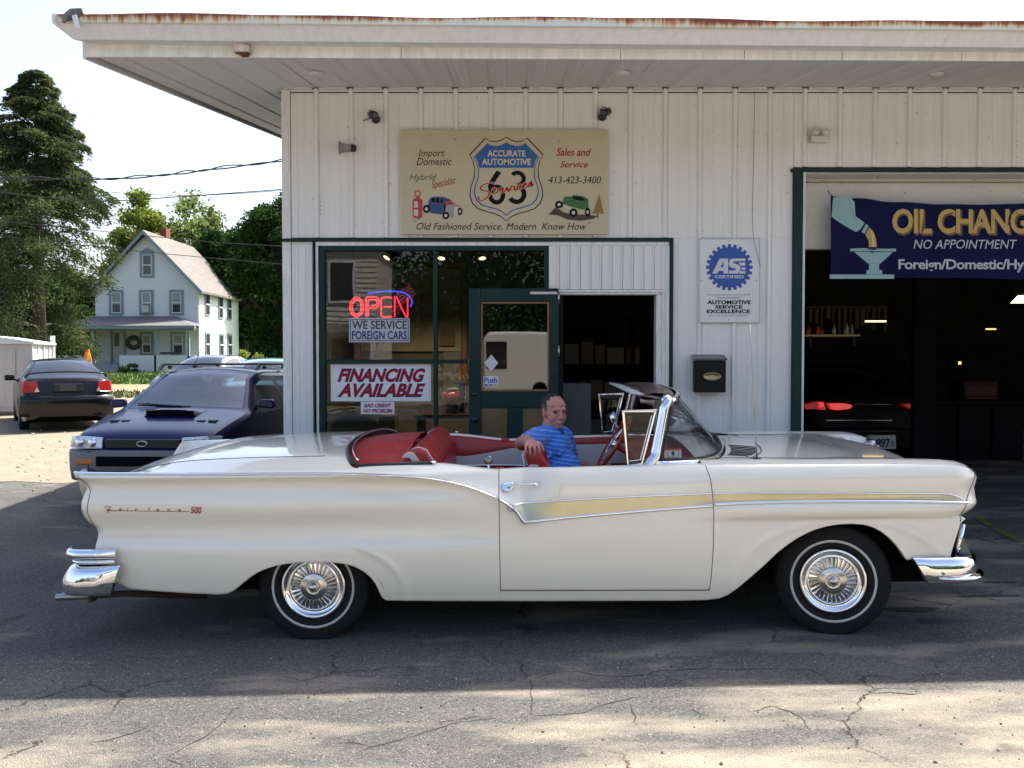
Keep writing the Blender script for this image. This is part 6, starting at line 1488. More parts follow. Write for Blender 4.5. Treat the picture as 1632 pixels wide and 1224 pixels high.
limb(b, [HM @ Vector((-.015, 0, -.045)), Vector((-.075, .345, 1.075)), Vector((-.09, .35, .98))], [.064, .066, .08])
# shoulders, right arm along the seat top, hand over its edge
SHR, ELR, WRR = Vector((-.165, .175, 1.045)), Vector((-.275, -.09, 1.045)), Vector((-.235, -.35, 1.078))
limb(b, [SHR, lerp(SHR, ELR, .5) + Vector((0, 0, .004)), ELR], [.062, .054, .046]); limb(b, [ELR, lerp(ELR, WRR, .5) + Vector((0, 0, .01)), WRR], [.046, .042, .030])
pc_ = Vector((-.212, -.455, 1.088))
hv = Vector((.62, -.50, -.60)).normalized()
limb(b, [WRR, WRR.lerp(pc_, .5), pc_], [.028, .030, .026])
side_ = Vector((.62, .78, 0)).normalized(); side_ = Vector((1, .12, -.05)).normalized()
for k_, (o_, L_, r_) in enumerate(((-.034, .066, .0078), (-.012, .078, .0086), (.011, .076, .0088), (.033, .068, .0086))):
    a0 = pc_ + side_ * o_ + Vector((0, -.022, .002)); k1 = a0 + Vector((.003 + o_ * .12, -.044, -.012 + .002 * k_)); k2 = k1 + Vector((.002 + o_ * .12, -.016, -L_ * .42)); k3 = k2 + Vector((.001, .004, -L_ * .34))
    limb(b, [WRR.lerp(a0, .45), a0, k1, k2, k3], [r_ * 1.5, r_ * 1.25, r_ * 1.12, r_, r_ * .85])
th0 = pc_ + side_ * .026 + Vector((-.004, .03, -.004)); limb(b, [WRR.lerp(pc_, .3) + side_ * .01, th0 + side_ * .02, th0 + side_ * .042 + Vector((0, -.008, -.022)), th0 + side_ * .052 + Vector((0, -.012, -.044))], [.016, .014, .011, .009])
# left arm resting towards the lap
SHL, ELL_, WRL = Vector((.02, .525, 1.02)), Vector((.10, .60, .79)), Vector((.29, .47, .80))
limb(b, [SHL, lerp(SHL, ELL_, .5), ELL_], [.06, .052, .046]); limb(b, [ELL_, lerp(ELL_, WRL, .5), WRL], [.046, .042, .030])
pl_ = WRL + Vector((.055, -.02, .0)); limb(b, [WRL, pl_], [.028, .030])
for o_ in (-.030, -.010, .010, .030): limb(b, [pl_ + Vector((0, o_, .0)), pl_ + Vector((.045, o_ * 1.1, .004)), pl_ + Vector((.070, o_ * 1.1, -.014)), pl_ + Vector((.074, o_ * 1.1, -.034))], [.012, .010, .009, .008])
limb(b, [WRL + Vector((.02, -.02, .01)), WRL + Vector((.06, -.055, .012)), WRL + Vector((.085, -.062, .004))], [.014, .011, .009])
limb(b, [Vector((-.09, .35, 1.0)), Vector((-.06, .34, .80)), Vector((-.05, .36, .62))], [.10, .11, .12])
fuse(b, 'body', skin, .0042, 3)
# eyes, brows, mouth line
eb = MB(); 
for s in (-1, 1): ell(eb, (.0785, s * .031, .006), (.0125, .0135, .0095), HM, 8)
eb.v = [tuple(Vector(v) - MO) for v in eb.v]; eb.build('eyes', mat('eye', (.07, .055, .05), .3), man)
for s in (-1, 1):
    e2 = MB(); e2.tube([HM @ Vector((.079 - .006 * abs(k_), s * (.030 + k_ * .0), .0105)) - MO + (HM.to_3x3() @ Vector((0, s * k_ * .015, -.003 * k_ * k_))) for k_ in (-1, -.5, 0, .5, 1)], .0042, 6); e2.build('eyelid', mat('skin_fold', (.22, .10, .085), .6), man)
    e2 = MB(); e2.tube([HM @ Vector((.098 - .012 * k_ * k_, 0, .030)) - MO + (HM.to_3x3() @ Vector((-.010 * (k_ > 1), s * k_ * .020, -.002 * k_))) for k_ in (.6, 1.1, 1.6, 2.1)], .0042, 6, sc2=.7); e2.build('eyebrow', mat('brow_hair', (.07, .05, .045), .8), man)
e2 = MB(); e2.tube([HM @ Vector((.0965 - .012 * (k_ * k_), k_ * .022, -.068 - .002 * abs(k_))) - MO for k_ in (-1, -.5, 0, .5, 1)], .0022, 6); e2.build('mouth', mat('lip_line', (.12, .04, .035), .7), man)
# hair: close cut, receding in front, grey at the sides
def hairpatch(test, sc_, m, nm):
    G = []; N1, N2 = 44, 88; c, r = (-.012, 0, .030), (.098, .078, .093); P = []
    rsn = random.Random(3)
    for i in range(N1 + 1):
        t_ = math.pi * i / N1
        for k_ in range(N2):
            a_ = 2 * math.pi * k_ / N2; q = Vector((math.sin(t_) * math.cos(a_), math.sin(t_) * math.sin(a_), math.cos(t_))); s_ = sc_ + rsn.uniform(-.030, .025)
            p = Vector((c[0] + r[0] * q.x * s_, c[1] + r[1] * q.y * s_, c[2] + r[2] * q.z * s_)); P.append(p)
    F = []
    for i in range(N1):
        for k_ in range(N2):
            ids = (i * N2 + k_, (i + 1) * N2 + k_, (i + 1) * N2 + (k_ + 1) % N2, i * N2 + (k_ + 1) % N2)
            if all(test(P[j]) for j in ids): F.append(ids)
    h = MB(); h.add([HM @ p - MO for p in P], F, True); o = h.build(nm, m, man); md = o.modifiers.new('t', 'SOLIDIFY'); md.thickness = .010; md.offset = -1; return o
hm_ = mat('hair_dark', (.055, .045, .042), .8, var=.5, vscale=90, bump=.8, bscale=260); hg = mat('hair_grey', (.16, .145, .135), .8, var=.5, vscale=90, c2=(.06, .05, .045), bump=.8, bscale=260)
hairpatch(lambda p: (p.z > .052 and p.x < .018 + .020 * max(0, 1 - abs(p.y) / .06) + .008 * math.sin(p.y * 190) + .005 * math.sin(p.y * 420 + 1)) , 1.055, hm_, 'hair')
hairpatch(lambda p: p.z <= .062 and ((p.x < .030 + .006 * math.sin(p.z * 300) and p.z > .012 and abs(p.y) > .03) or (p.x < -.026 and p.z > -.052)), 1.045, hg, 'hair')
# polo shirt
shm = bpy.data.materials.new('blue_striped_polo'); shm.use_nodes = True; nt = shm.node_tree; n_ = nt.nodes; l_ = nt.links; bb = n_['Principled BSDF']
tc = n_.new('ShaderNodeTexCoord'); mp = n_.new('ShaderNodeMapping'); mp.inputs['Rotation'].default_value = (0, R(-14), 0); l_.new(tc.outputs['Object'], mp.inputs[0])
nz = n_.new('ShaderNodeTexNoise'); nz.inputs['Scale'].default_value = 7; l_.new(tc.outputs['Object'], nz.inputs[0])
vm = n_.new('ShaderNodeVectorMath'); vm.operation = 'MULTIPLY_ADD'; vm.inputs[1].default_value = (.02, .02, .03); l_.new(nz.outputs['Color'], vm.inputs[0]); l_.new(mp.outputs[0], vm.inputs[2])
wv = n_.new('ShaderNodeTexWave'); wv.bands_direction = 'Z'; wv.inputs['Scale'].default_value = 11.5; wv.inputs['Distortion'].default_value = .2; l_.new(vm.outputs[0], wv.inputs[0])
cr = n_.new('ShaderNodeValToRGB'); cr.color_ramp.elements[0].position = .86; cr.color_ramp.elements[0].color = (.022, .17, .68, 1); cr.color_ramp.elements[1].position = .97; cr.color_ramp.elements[1].color = (.22, .45, .85, 1)
l_.new(wv.outputs[0], cr.inputs[0]); l_.new(cr.outputs[0], bb.inputs['Base Color']); bb.inputs['Roughness'].default_value = .8; bb.inputs['Sheen Weight'].default_value = .2
nf = n_.new('ShaderNodeTexNoise'); nf.inputs['Scale'].default_value = 13; nf.inputs['Detail'].default_value = 3; nf.inputs['Distortion'].default_value = 1.2; l_.new(tc.outputs['Object'], nf.inputs[0]); bpn = n_.new('ShaderNodeBump'); bpn.inputs['Strength'].default_value = .8; bpn.inputs['Distance'].default_value = .025; l_.new(nf.outputs[0], bpn.inputs['Height']); l_.new(bpn.outputs[0], bb.inputs['Normal'])
b = MB(); TR = Matrix.Translation((-.07, .345, .93)) @ Matrix.Rotation(R(-28), 4, 'Z')
for c, r in (((0, 0, .03), (.135, .195, .15)), ((.06, 0, -.14), (.165, .19, .17)), ((.09, 0, -.22), (.16, .185, .13)), ((-.03, 0, .09), (.095, .19, .075)), ((.055, .07, .03), (.08, .08, .07)), ((.055, -.07, .03), (.08, .08, .07)), ((.0, 0, -.30), (.15, .18, .12)), ((-.03, 0, -.1), (.13, .18, .2))): ell(b, c, r, TR, 14)
limb(b, [Vector((-.08, .30, 1.045)), SHR + Vector((.0, .02, .005)), lerp(SHR, ELR, .30), lerp(SHR, ELR, .56)], [.085, .078, .073, .069])
limb(b, [Vector((-.05, .42, 1.04)), SHL, lerp(SHL, ELL_, .35), lerp(SHL, ELL_, .60)], [.085, .076, .070, .066])
limb(b, [Vector((-.085, .35, 1.02)), Vector((-.08, .345, 1.075))], [.095, .074])
for _ in range(26):     # soft folds running over the belly and sleeve
    a_ = random.uniform(-.16, .16); z0 = random.uniform(-.22, .06); x_ = .14 * math.sqrt(max(0, 1 - (a_ / .2) ** 2)) + (.03 if z0 < -.08 else -.01)
    limb(b, [TR @ Vector((x_ * .98, a_, z0)), TR @ Vector((x_, a_ - .03, z0 - .03)), TR @ Vector((x_ * .97, a_ - .07, z0 - .045))], [.008, .016, .008])
fuse(b, 'shirt', shm, .0055, 3)
# collar and placket
clm = mat('polo_collar', (.010, .085, .47), .8)
for s in (-1, 1):
    G = []
    for k_ in range(11):
        t_ = k_ / 10; a_ = lerp(.12, 2.9, t_) * s; ctr = Vector((-.078, .345, 1.075)); rr = Vector((.082, .078)); d = R(-28) - .35
        u_ = Vector((math.cos(a_ + d) * rr.x, math.sin(a_ + d) * rr.y, 0)); dn = .034 * (1 - t_ * .35)
        G.append([ctr + u_ * .90 + Vector((0, 0, .032)), ctr + u_ * 1.02 + Vector((0, 0, .030)), ctr + u_ * 1.24 + Vector((0, 0, .028 - dn * 1.1))])
    h = MB(); h.grid([[p - MO for p in r_] for r_ in G]); o = h.build('collar', clm, man); md = o.modifiers.new('t', 'SOLIDIFY'); md.thickness = .004
# trousers
b = MB()
for s, y_ in ((-1, .27), (1, .46)): limb(b, [Vector((-.03, .36 + s * .05, .62)), Vector((.22, y_, .66)), Vector((.45, y_, .66))], [.13, .10, .075]); limb(b, [Vector((.45, y_, .66)), Vector((.58, y_, .50)), Vector((.66, y_, .42))], [.073, .06, .05])
fuse(b, 'trousers', mat('tan_trousers', (.20, .15, .10), .8), .009, 3)
# ------------------------------------------------------------------ parked cars of recent make
def modern_car(name, label, cat, M, L, Wd, tops, belts, glassx, pm, group=None, wheels=(1.35, -1.30), wr=.31, roofw=.56, sill=.20, gm=None, sidewin=None, lower=None, tread=.74):
    """tops: (x, z) of the centreline; belts: (x, z) of the waist; glassx: (rear x0, x1, front x0, x1) of the raked screens"""
    t = thing(name, label, cat, M=M, group=group); n = 96; G = []; xs = [lerp(-L / 2, L / 2, i / n) for i in range(n + 1)]
    def hw(x):
        e_ = abs(x) / (L / 2); return Wd / 2 * (1 - .10 * max(0, (e_ - .55) / .45) ** 2.0 - .16 * max(0, (e_ - .93) / .07) ** 2)
    NL, NG, NT = 12, 6, 8
    for x in xs:
        zb = sill + .06 * max(0, (abs(x) / (L / 2) - .9) / .1)
        for wx in wheels:
            d = abs(x - wx) / (wr + .055)
            if d < 1: zb = max(zb, (wr + .05) * math.sqrt(1 - d * d) + wr * .92)
        zt, zbe = interp_s(tops, x), interp_s(belts, x); w = hw(x); g = max(0, min(1, (zt - zbe) / .42)); zbe = min(zbe, zt - .02)
        row = []
        for j in range(NL + 1):
            v = j / NL; z = zb + (zbe - zb) * v; f = (z - .2) / max(.3, zbe - .2); y = w * (1 - .05 * (1 - f) ** 2 - .035 * max(0, f - .55) ** 1.5 * 2 - .008 * math.exp(-((f - .62) / .03) ** 2)); row.append((x, y, z))
        yb = row[-1][1]; ye = lerp(yb * .955, roofw, g ** 1.3); ze = zt - lerp(.022, .050, g)
        for j in range(1, NG + 1): v = j / NG; row.append((x, lerp(yb, ye, v) + .012 * math.sin(v * math.pi) * g, lerp(zbe, ze, v ** .95)))
        for j in range(1, NT + 1): v = j / NT; row.append((x, ye * (1 - v), ze + (zt - ze) * (1 - (1 - v) ** 2)))
        G.append(row)
    full = [r + [(p[0], -p[1], p[2]) for p in r[::-1][1:]] for r in G]; m = len(full[0]); half = NL + NG + NT
    bins = {'body': [], 'windscreen': [], 'rear_window': [], 'lower_cladding': []}
    r0, r1, f0, f1 = glassx
    for i in range(n):
        xm = (xs[i] + xs[i + 1]) / 2
        for j in range(m - 1):
            jj = j if j < half else m - 2 - j; k_ = 'body'
            if jj >= NL + NG + 1 - (0):
                if f0 < xm < f1: k_ = 'windscreen'
                elif r0 < xm < r1: k_ = 'rear_window'
            elif NL <= jj < NL + NG - 1 and sidewin:
                for wi, (a_, b3, c3) in enumerate(sidewin):
                    if a_ + (.0 if jj < NL + 2 else .04) < xm < b3 - .30 * (jj - NL) / NG * (1 if c3 else 0): k_ = ('side_window', wi, j < half)
            if lower and jj < NL and full[i][j][2] < lower: k_ = 'lower_cladding'
            bins.setdefault(k_, []).append((i * m + j, (i + 1) * m + j, (i + 1) * m + j + 1, i * m + j + 1))
    flatv = [p for r in full for p in r]
    for k_, fs in bins.items():
        if not fs: continue
        used = sorted({v for f in fs for v in f}); mp_ = {v: i for i, v in enumerate(used)}
        mb = MB().add([flatv[v] for v in used], [tuple(mp_[v] for v in f)[::-1] for f in fs], True)
        if isinstance(k_, tuple): k_ = 'side_window'
        mb.build(k_, {'side_window': carglass, 'body': pm, 'lower_cladding': mat('grey_cladding', (.16, .165, .17), .45, var=.1)}.get(k_, gm or carglass), t)
    # ends
    for e_, nm in ((0, 'rear_face'), (n, 'front_face')):
        r = full[e_]; c_ = Vector((r[0][0] + (.03 if e_ else -.03), 0, .5)); mb = MB(); 
        G2 = [[Vector(p).lerp(Vector((c_.x, p[1] * .6, lerp(p[2], .5, .0))), 0) for p in r], [Vector((c_.x, p[1] * .93, lerp(p[2], .5, .07))) for p in r], [Vector((c_.x + (.01 if e_ else -.01), p[1] * .5, lerp(p[2], .5, .5))) for p in r], [Vector((c_.x + (.012 if e_ else -.012), 0, .5)) for p in r]]
        mb.grid(G2, flip=e_ == 0).build(nm, pm, t)
    mb = MB(); mb.box(-L / 2 + .25, L / 2 - .3, -Wd / 2 + .12, Wd / 2 - .12, sill - .02, .62); mb.build('underbody', darkvoid, t)
    for wx in wheels:
        for s in (-1, 1):
            w = thing('wheel', None, None); w.parent = t; w.location = (wx, s * tread, wr); w.rotation_euler = (0, 0, math.pi if s > 0 else 0)
            MB().lathe([(wr * .62, -.09), (wr * .75, -.105), (wr * .95, -.095), (wr, -.06), (wr, .08), (wr * .6, .1)], 40).build('tyre', rubber, w)
            MB().lathe([(wr * .64, -.09), (wr * .60, -.100), (wr * .55, -.085), (wr * .50, -.05), (0, -.045)], 36).build('rim', mat('alloy_dark', (.22, .22, .23), .35, .9), w)
            for k_ in range(6):
                a_ = k_ * math.pi / 3; Mr = Matrix.Rotation(a_, 4, 'Y'); MB().box(-.022, .022, -.092, -.055, .02, wr * .58, Mr).build('spoke', mat('alloy', (.5, .5, .5), .35, .9), w)
    return t
def seats(t, pts, m):
    for x, y in pts:
        s_ = thing('seat', None, None); s_.parent = t
        MB().box(x - .06, x + .06, y - .23, y + .23, .45, 1.0).build('backrest', m, s_, .04); MB().box(x - .05, x + .05, y - .12, y + .12, 1.02, 1.18).build('headrest', m, s_, .03)
seatm = mat('seat_grey', (.20, .20, .20), .9)

# blue wagon facing the camera
navyp = mat('deep_blue_paint', (.002, .005, .075), .3, coat=.4, spec=.2)
SB = Matrix.Translation((-3.80, 11.90, gz(-3.8, 11.5) + .01)) @ Matrix.Rotation(R(-92), 4, 'Z')
sub = modern_car('parked_wagon', 'dark blue wagon with roof rails and hood scoop parked nose out beside the garage', 'car', SB, 4.34, 1.69,
    [(-2.17, .62), (-2.12, .98), (-1.98, 1.08), (-1.75, 1.38), (-1.2, 1.425), (-.4, 1.44), (.05, 1.425), (.30, 1.375), (.62, 1.20), (1.02, .975), (1.12, .955), (1.6, .875), (1.95, .80), (2.06, .755), (2.12, .70), (2.17, .60)],
    [(-2.17, .60), (-2.1, .88), (-1.5, .92), (0, .90), (1.0, .89), (1.3, .86), (1.7, .78), (2.05, .70), (2.17, .58)],
    (-1.98, -1.72, .28, 1.0), navyp, wheels=(1.27, -1.25), roofw=.60, sidewin=((-1.75, -1.12, 0), (-1.04, -.34, 0), (-.26, .78, 1)), lower=.44, gm=glass_mat('wagon_glass', (.72, .78, .76), .9, 1.5, k=2.2))
for s in (-1, 1):
    for y in (.53, .68): MB().lathe([(0, -.012), (.045, -.010), (.050, 0)], 20, Matrix.Translation((2.19 - .25 * max(0, y - .6), s * y, .665)) @ Matrix.Rotation(math.pi / 2, 4, 'Z')).build('reflector', chrome, sub)
seats(sub, ((.0, .36), (.0, -.36), (-.9, .36), (-.9, -.36)), seatm)
MB().grid([[(x, y, z) for x, z in ((.55, .88), (.75, .93), (1.0, .93), (1.05, .90))] for y in (-.66, 0, .66)]).build('dashboard', mat('dash_grey', (.09, .09, .095), .8), sub)
hlm = mat('headlamp_clear', (.62, .65, .68), .15, .3, coat=1); amb = mat('amber_lens', (.45, .13, .02), .25, coat=1); gclad = MATS['grey_cladding']
for s in (-1, 1):
    MB().prism([(2.16, s * .42, .72), (2.185, s * .42, .603), (2.165, s * .70, .603), (2.07, s * .815, .61), (2.04, s * .81, .73), (2.12, s * .70, .735)], (.03, 0, 0)).build('headlight', hlm, sub, .012)
    MB().box(2.19, 2.21, s * .52, s * .70, .44, .50).build('indicator', amb, sub, .008)
    MB().prism([(-1.9, s * .60, 1.40), (-1.8, s * .60, 1.475), (.15, s * .60, 1.485), (.30, s * .60, 1.41), (.25, s * .60, 1.40), (.12, s * .60, 1.462), (-1.78, s * .60, 1.452), (-1.82, s * .60, 1.40)], (0, .028 * s, 0)).build('roof_rail', black, sub, .004)
    for x in (-.95, -.1): MB().box(x, x + .08, s * .60, s * .628, 1.415, 1.455).build('rail_foot', black, sub, .004)
    m_ = thing('wing_mirror', None, None); m_.parent = sub; MB().prism([(.72, s * .80, .97), (.72, s * .98, .95), (.72, s * 1.0, 1.0), (.72, s * .97, 1.06), (.72, s * .82, 1.06)], (.10, 0, 0)).build('shell', navyp, m_, .02); MB().box(.76, .80, s * .76, s * .83, .96, 1.0).build('arm', black, m_)
    for x, y in ((1.60, .42), (1.60, .55)): MB().box(x - .06, x + .06, s * y - .045, s * y + .045, .84, .868).build('hood_vent', black, sub, .004)
for x in (-1.1, -.05): MB().box(x, x + .05, -.6, .6, 1.462, 1.482).build('cross_bar', black, sub, .004)
MB().grid([[(x, y, lerp(.957, .898, (x - 1.1) / .36) + (.075 * math.sin(min(1, (x - 1.1) / .36 + .02) * math.pi * .52) * (1 - abs(y / .30) ** 6))) for x in [lerp(1.1, 1.46, i / 8) for i in range(9)]] for y in [lerp(-.30, .30, j / 14) for j in range(15)]], flip=True).build('hood_scoop', navyp, sub)
MB().box(1.452, 1.466, -.27, .27, .905, .962).build('scoop_mouth', darkvoid, sub)
MB().box(2.10, 2.185, -.40, .40, .605, .70).build('grille', mat('grille_black', (.01, .01, .011), .5), sub, .01)
for zz in (.63, .66): MB().box(2.182, 2.19, -.38, .38, zz, zz + .006).build('grille_bar', black, sub)
MB().tube([(2.195, .055 * math.cos(k_ * math.pi / 8), .655 + .028 * math.sin(k_ * math.pi / 8)) for k_ in range(16)], .004, 6, closed=True).build('grille_oval', chrome, sub)
G = []
for j in range(25):
    y = lerp(-.84, .84, j / 24); k_ = 1 - abs(y / .84) ** 5; xx = 2.06 + .15 * k_
    G.append([(xx - .06, y, .59), (xx, y, .585), (xx + .015, y, .55), (xx + .01, y, .40), (xx - .03, y, .26), (xx - .1, y, .24)])
MB().grid(G).build('front_bumper', gclad, sub)
MB().box(2.17, 2.235, -.48, .48, .42, .525).build('bumper_intake', darkvoid, sub, .01); MB().box(2.16, 2.23, -.5, .5, .30, .37).build('lower_intake', darkvoid, sub, .01)
for s in (-1, 1): MB().lathe([(0, -.02), (.05, -.018), (.055, .0)], 16, Matrix.Translation((2.17, s * .62, .34)) @ Matrix.Rotation(math.pi / 2, 4, 'Z')).build('fog_lamp', hlm, sub)
for s in (-1, 1): MB().tube([(1.03, s * .05 + .02, .985), (.93, s * .05 - .55, 1.015)], .008, 6).build('wiper', black, sub)
MB().tube([(-.3, -.4, 1.42), (-.75, -.4, 1.85)], .003, 5).build('roof_aerial', black, sub)

# black saloon seen from behind
blk = mat('black_car_paint', (.003, .003, .004), .3, spec=.2, coat=.4)
a_ = R(30); rx_, ry_ = -8.85, 18.5
SA = Matrix.Translation((rx_ - 2.3 * math.sin(a_), ry_ + 2.3 * math.cos(a_), gz(rx_, ry_) + .01)) @ Matrix.Rotation(math.pi / 2 + a_, 4, 'Z')
salt = [(-2.32, .60), (-2.28, .98), (-2.15, 1.06), (-1.75, 1.09), (-1.60, 1.11), (-1.2, 1.30), (-.85, 1.42), (-.2, 1.46), (.35, 1.40), (.7, 1.25), (1.15, 1.0), (1.6, .92), (2.05, .82), (2.25, .70), (2.32, .55)]
salb = [(-2.32, .58), (-2.2, .95), (-1.2, .97), (0, .94), (1.0, .93), (1.6, .86), (2.1, .72), (2.32, .54)]
def saloon(name, label, M, pm, group=None, gm=None):
    t = modern_car(name, label, 'car', M, 4.64, 1.72, salt, salb, (-1.60, -.86, .38, 1.12), pm, group, (1.38, -1.28), .32, .57, sidewin=((-1.15, -.42, 0), (-.34, .85, 1)), gm=gm)
    for s in (-1, 1):
        m_ = thing('wing_mirror', None, None); m_.parent = t; MB().box(.72, .84, s * .84, s * 1.04, .96, 1.09).build('shell', pm, m_, .03); MB().box(.76, .80, s * .78, s * .86, .96, 1.0).build('arm', black, m_)
    return t
sa = saloon('parked_saloon', 'black saloon with rear spoiler and red tail lamps parked by the white shed', SA, blk, gm=glass_mat('dark_tint', (.10, .11, .12), .9, 1.5))
rdl = mat('tail_lens_red', (.32, .008, .012), .25, spec=.3, coat=.4); wl_ = mat('reverse_lens', (.6, .55, .5), .2)
for s in (-1, 1):
    MB().prism([(-2.30, s * .60, .78), (-2.31, s * .52, .80), (-2.27, s * .56, 1.0), (-2.18, s * .78, 1.0), (-2.08, s * .82, .98), (-2.15, s * .82, .78)], (-.05, 0, 0)).build('tail_lamp', rdl, sa, .012)
    MB().prism([(-2.365, s * .60, .79), (-2.37, s * .51, .80), (-2.36, s * .555, .88)], (-.006, 0, 0)).build('reverse_lamp', wl_, sa)
MB().tube(smooth_pts([(-2.0, -.74, 1.08), (-2.14, -.62, 1.155), (-2.2, 0, 1.185), (-2.14, .62, 1.155), (-2.0, .74, 1.08)], 8), .028, 10, sc2=.5).build('spoiler', blk, sa)
MB().box(-2.37, -2.34, -.26, .26, .80, .95).build('plate_recess', mat('recess_blue', (.02, .02, .03), .4), sa, .01); MB().box(-2.376, -2.371, -.15, .15, .81, .93).build('blank_plate', mat('plate_blank', (.05, .05, .075), .5), sa)
G = []
for j in range(21):
    y = lerp(-.85, .85, j / 20); k_ = 1 - abs(y / .85) ** 5; xx = -2.20 - .20 * k_; G.append([(xx + .05, y, .72), (xx, y, .70), (xx - .02, y, .60), (xx, y, .42), (xx + .06, y, .30)])
MB().grid(G, flip=True).build('rear_bumper', blk, sa); MB().box(-2.405, -2.40, -.44, -.30, .86, .875).build('badge', chrome, sa)

# two more cars glimpsed beyond the wagon
sil = mat('silver_paint', (.20, .21, .22), .25, .6, coat=1); lbl = mat('pale_blue_paint', (.16, .30, .42), .25, .4, coat=1)
saloon('parked_saloon', 'silver car mostly hidden behind the blue wagon roof, in front of the white house', Matrix.Translation((-8.7, 27, gz(-8.7, 27) - .02)) @ Matrix.Rotation(R(-97), 4, 'Z'), sil)
saloon('parked_saloon', 'pale blue car showing between the blue wagon and the garage corner', Matrix.Translation((-4.95, 19.2, gz(-4.9, 19) + .01)) @ Matrix.Rotation(R(-80), 4, 'Z'), lbl)
# dark car up in the bay
dk2 = mat('dark_car_paint', (.004, .004, .005), .5, spec=.12)
bay = saloon('dark_saloon', 'dark car with glowing red tail lamps standing inside the open bay', Matrix.Translation((4.86, 14.95, .08)) @ Matrix.Rotation(R(90), 4, 'Z'), dk2, gm=MATS['dark_tint'])
rg1 = mat('tail_glow', (.55, .01, .015), .2, coat=1, emis=(1, .02, .03), estr=.2); rg2 = mat('tail_dim', (.30, .01, .015), .2, coat=1, emis=(1, .01, .02), estr=.05); rg3 = mat('tail_mid', (.3, .01, .015), .2, emis=(1, .01, .02), estr=.05)
def bayq(pts, m, nm): 
    P = []
    for x_, y_ in pts: q = bay.matrix_world.inverted() @ W(x_, y_, 12.52); P.append((-2.40, q.y, q.z))
    MB().prism(P, (.16, 0, 0)).build(nm, m, bay, .004)
bpy.context.view_layer.update()
bayq([(1283, 645), (1303, 640), (1305, 652), (1285, 653)], rg3, 'tail_lamp'); bayq([(1305, 641), (1314, 640.5), (1317, 653), (1306, 653)], rg1, 'tail_lamp'); bayq([(1321, 643), (1345, 642.5), (1358, 645), (1361, 648), (1355, 652), (1338, 654), (1327, 653.5)], rg1, 'tail_lamp')
bayq([(1306, 649), (1317, 649), (1318, 653.4), (1306.5, 653.4)], wl_, 'reverse_lamp')
bayq([(1440, 645), (1460, 643), (1473, 643.5), (1475, 653), (1462, 654), (1448, 650)], rg3, 'tail_lamp'); bayq([(1477, 643), (1481, 640.5), (1486, 641), (1486, 649), (1478, 651)], rg1, 'tail_lamp')
bayq([(1388, 694), (1429, 694), (1430, 716), (1388, 716)], mat('plate_pale', (.30, .32, .36), .5, emis=(.3, .32, .38), estr=.03), 'number_plate')
for y0, y1, w_ in ((644, 645.4, (1365, 1422)), (669, 671.5, (1318, 1424)), (687, 688.2, (1320, 1430))): bayq([(w_[0], y0), (w_[1], y0), (w_[1], y1), (w_[0], y1)], mat('trim_glint', (.2, .21, .26), .25, .9), 'trim_strip')
o = text_on('897', (1396, 699, 1419, 713.5), mat('plate_ink', (.02, .02, .12), .5), 12.50, None, bold=.03, space=.9); o2 = text_on('0', (1420.5, 702.5, 1426, 711.5), mat('plate_ink'), 12.50, None, bold=.02)
for q in (o, o2): q.data.transform(bay.matrix_world.inverted()); q.data.transform(Matrix.Translation((-.0, 0, 0))); q.parent = bay; q.name = 'plate_digit'
bpy.context.view_layer.update()
# ------------------------------------------------------------------ white shed, marker flag
SHM = Matrix.Translation((*W(50, 600, 23).xy, gz(-11.9, 23))) @ Matrix.Rotation(R(15), 4, 'Z')
shd = thing('metal_shed', 'low white metal shed with a plain door left of the black saloon', 'shed', M=SHM)
shw = mat('shed_white', (.50, .46, .42), .6, var=.15, vscale=2, stretch=(4, 4, 1)); shs = mat('shed_silver', (.42, .46, .46), .5, var=.15, vscale=3)
MB().box(-3.2, 0, 0, .06, .1, 1.78).build('front_wall', shw, shd); MB().box(-.06, 0, .061, 2.4, .1, 1.78).build('side_wall', shs, shd)
MB().prism([(-3.3, -.06, 1.76), (.08, -.06, 1.76), (.08, -.06, 1.82), (-.9, -.06, 1.97), (-3.3, -.06, 2.0)], (0, 2.6, 0)).build('roof', mat('shed_roof', (.62, .62, .62), .5), shd, .01)
for x in (-1.32, -.38): MB().box(x, x + .03, -.02, -.001, .2, 1.62).build('door_frame', steel, shd)
MB().box(-1.29, -.38, -.012, -.002, .2, 1.60).build('door', shw, shd, .01); MB().box(-1.2, -1.16, -.04, -.013, .75, .95).build('door_handle', black, shd); MB().box(-1.05, -.75, -.008, -.001, 1.65, 1.72).build('name_plate', mat('label_grey', (.2, .2, .2), .5), shd)
for y in (.0, .65, 1.25, 1.9, 2.36): MB().box(.001, .035, y + .01, y + .05, .1, 1.76).build('corner_post', mat('post_white', (.62, .62, .62), .5), shd)
MB().box(.002, .03, .10, .62, 1.30, 1.5).build('side_sign', paperw, shd)
MB().box(-.05, .05, 2.42, 2.52, .0, 2.02).build('end_post', mat('post_white'), shd)
fl2 = thing('marker_flag', 'small orange and yellow flag on a pole standing beyond the black saloon', 'flag')
org = mat('flag_orange', (.85, .14, .02), .7, emis=(1, .15, .01), estr=.0); ylw = mat('flag_yellow', (.85, .52, .02), .7)
YF_ = 24.
MB().prism([W(137, 559, YF_), W(141, 556.5, YF_), W(145, 572, YF_), W(146.5, 584, YF_), W(134, 584, YF_), W(136, 574, YF_), W(134, 566, YF_)], (0, .05, 0)).build('orange_cloth', org, fl2, .01)
MB().prism([W(138, 563, YF_ - .02), W(141, 562, YF_ - .02), W(142.5, 573, YF_ - .02), W(140, 578, YF_ - .02), W(136.5, 576, YF_ - .02), W(138.5, 570, YF_ - .02)], (0, .02, 0)).build('yellow_cloth', ylw, fl2)
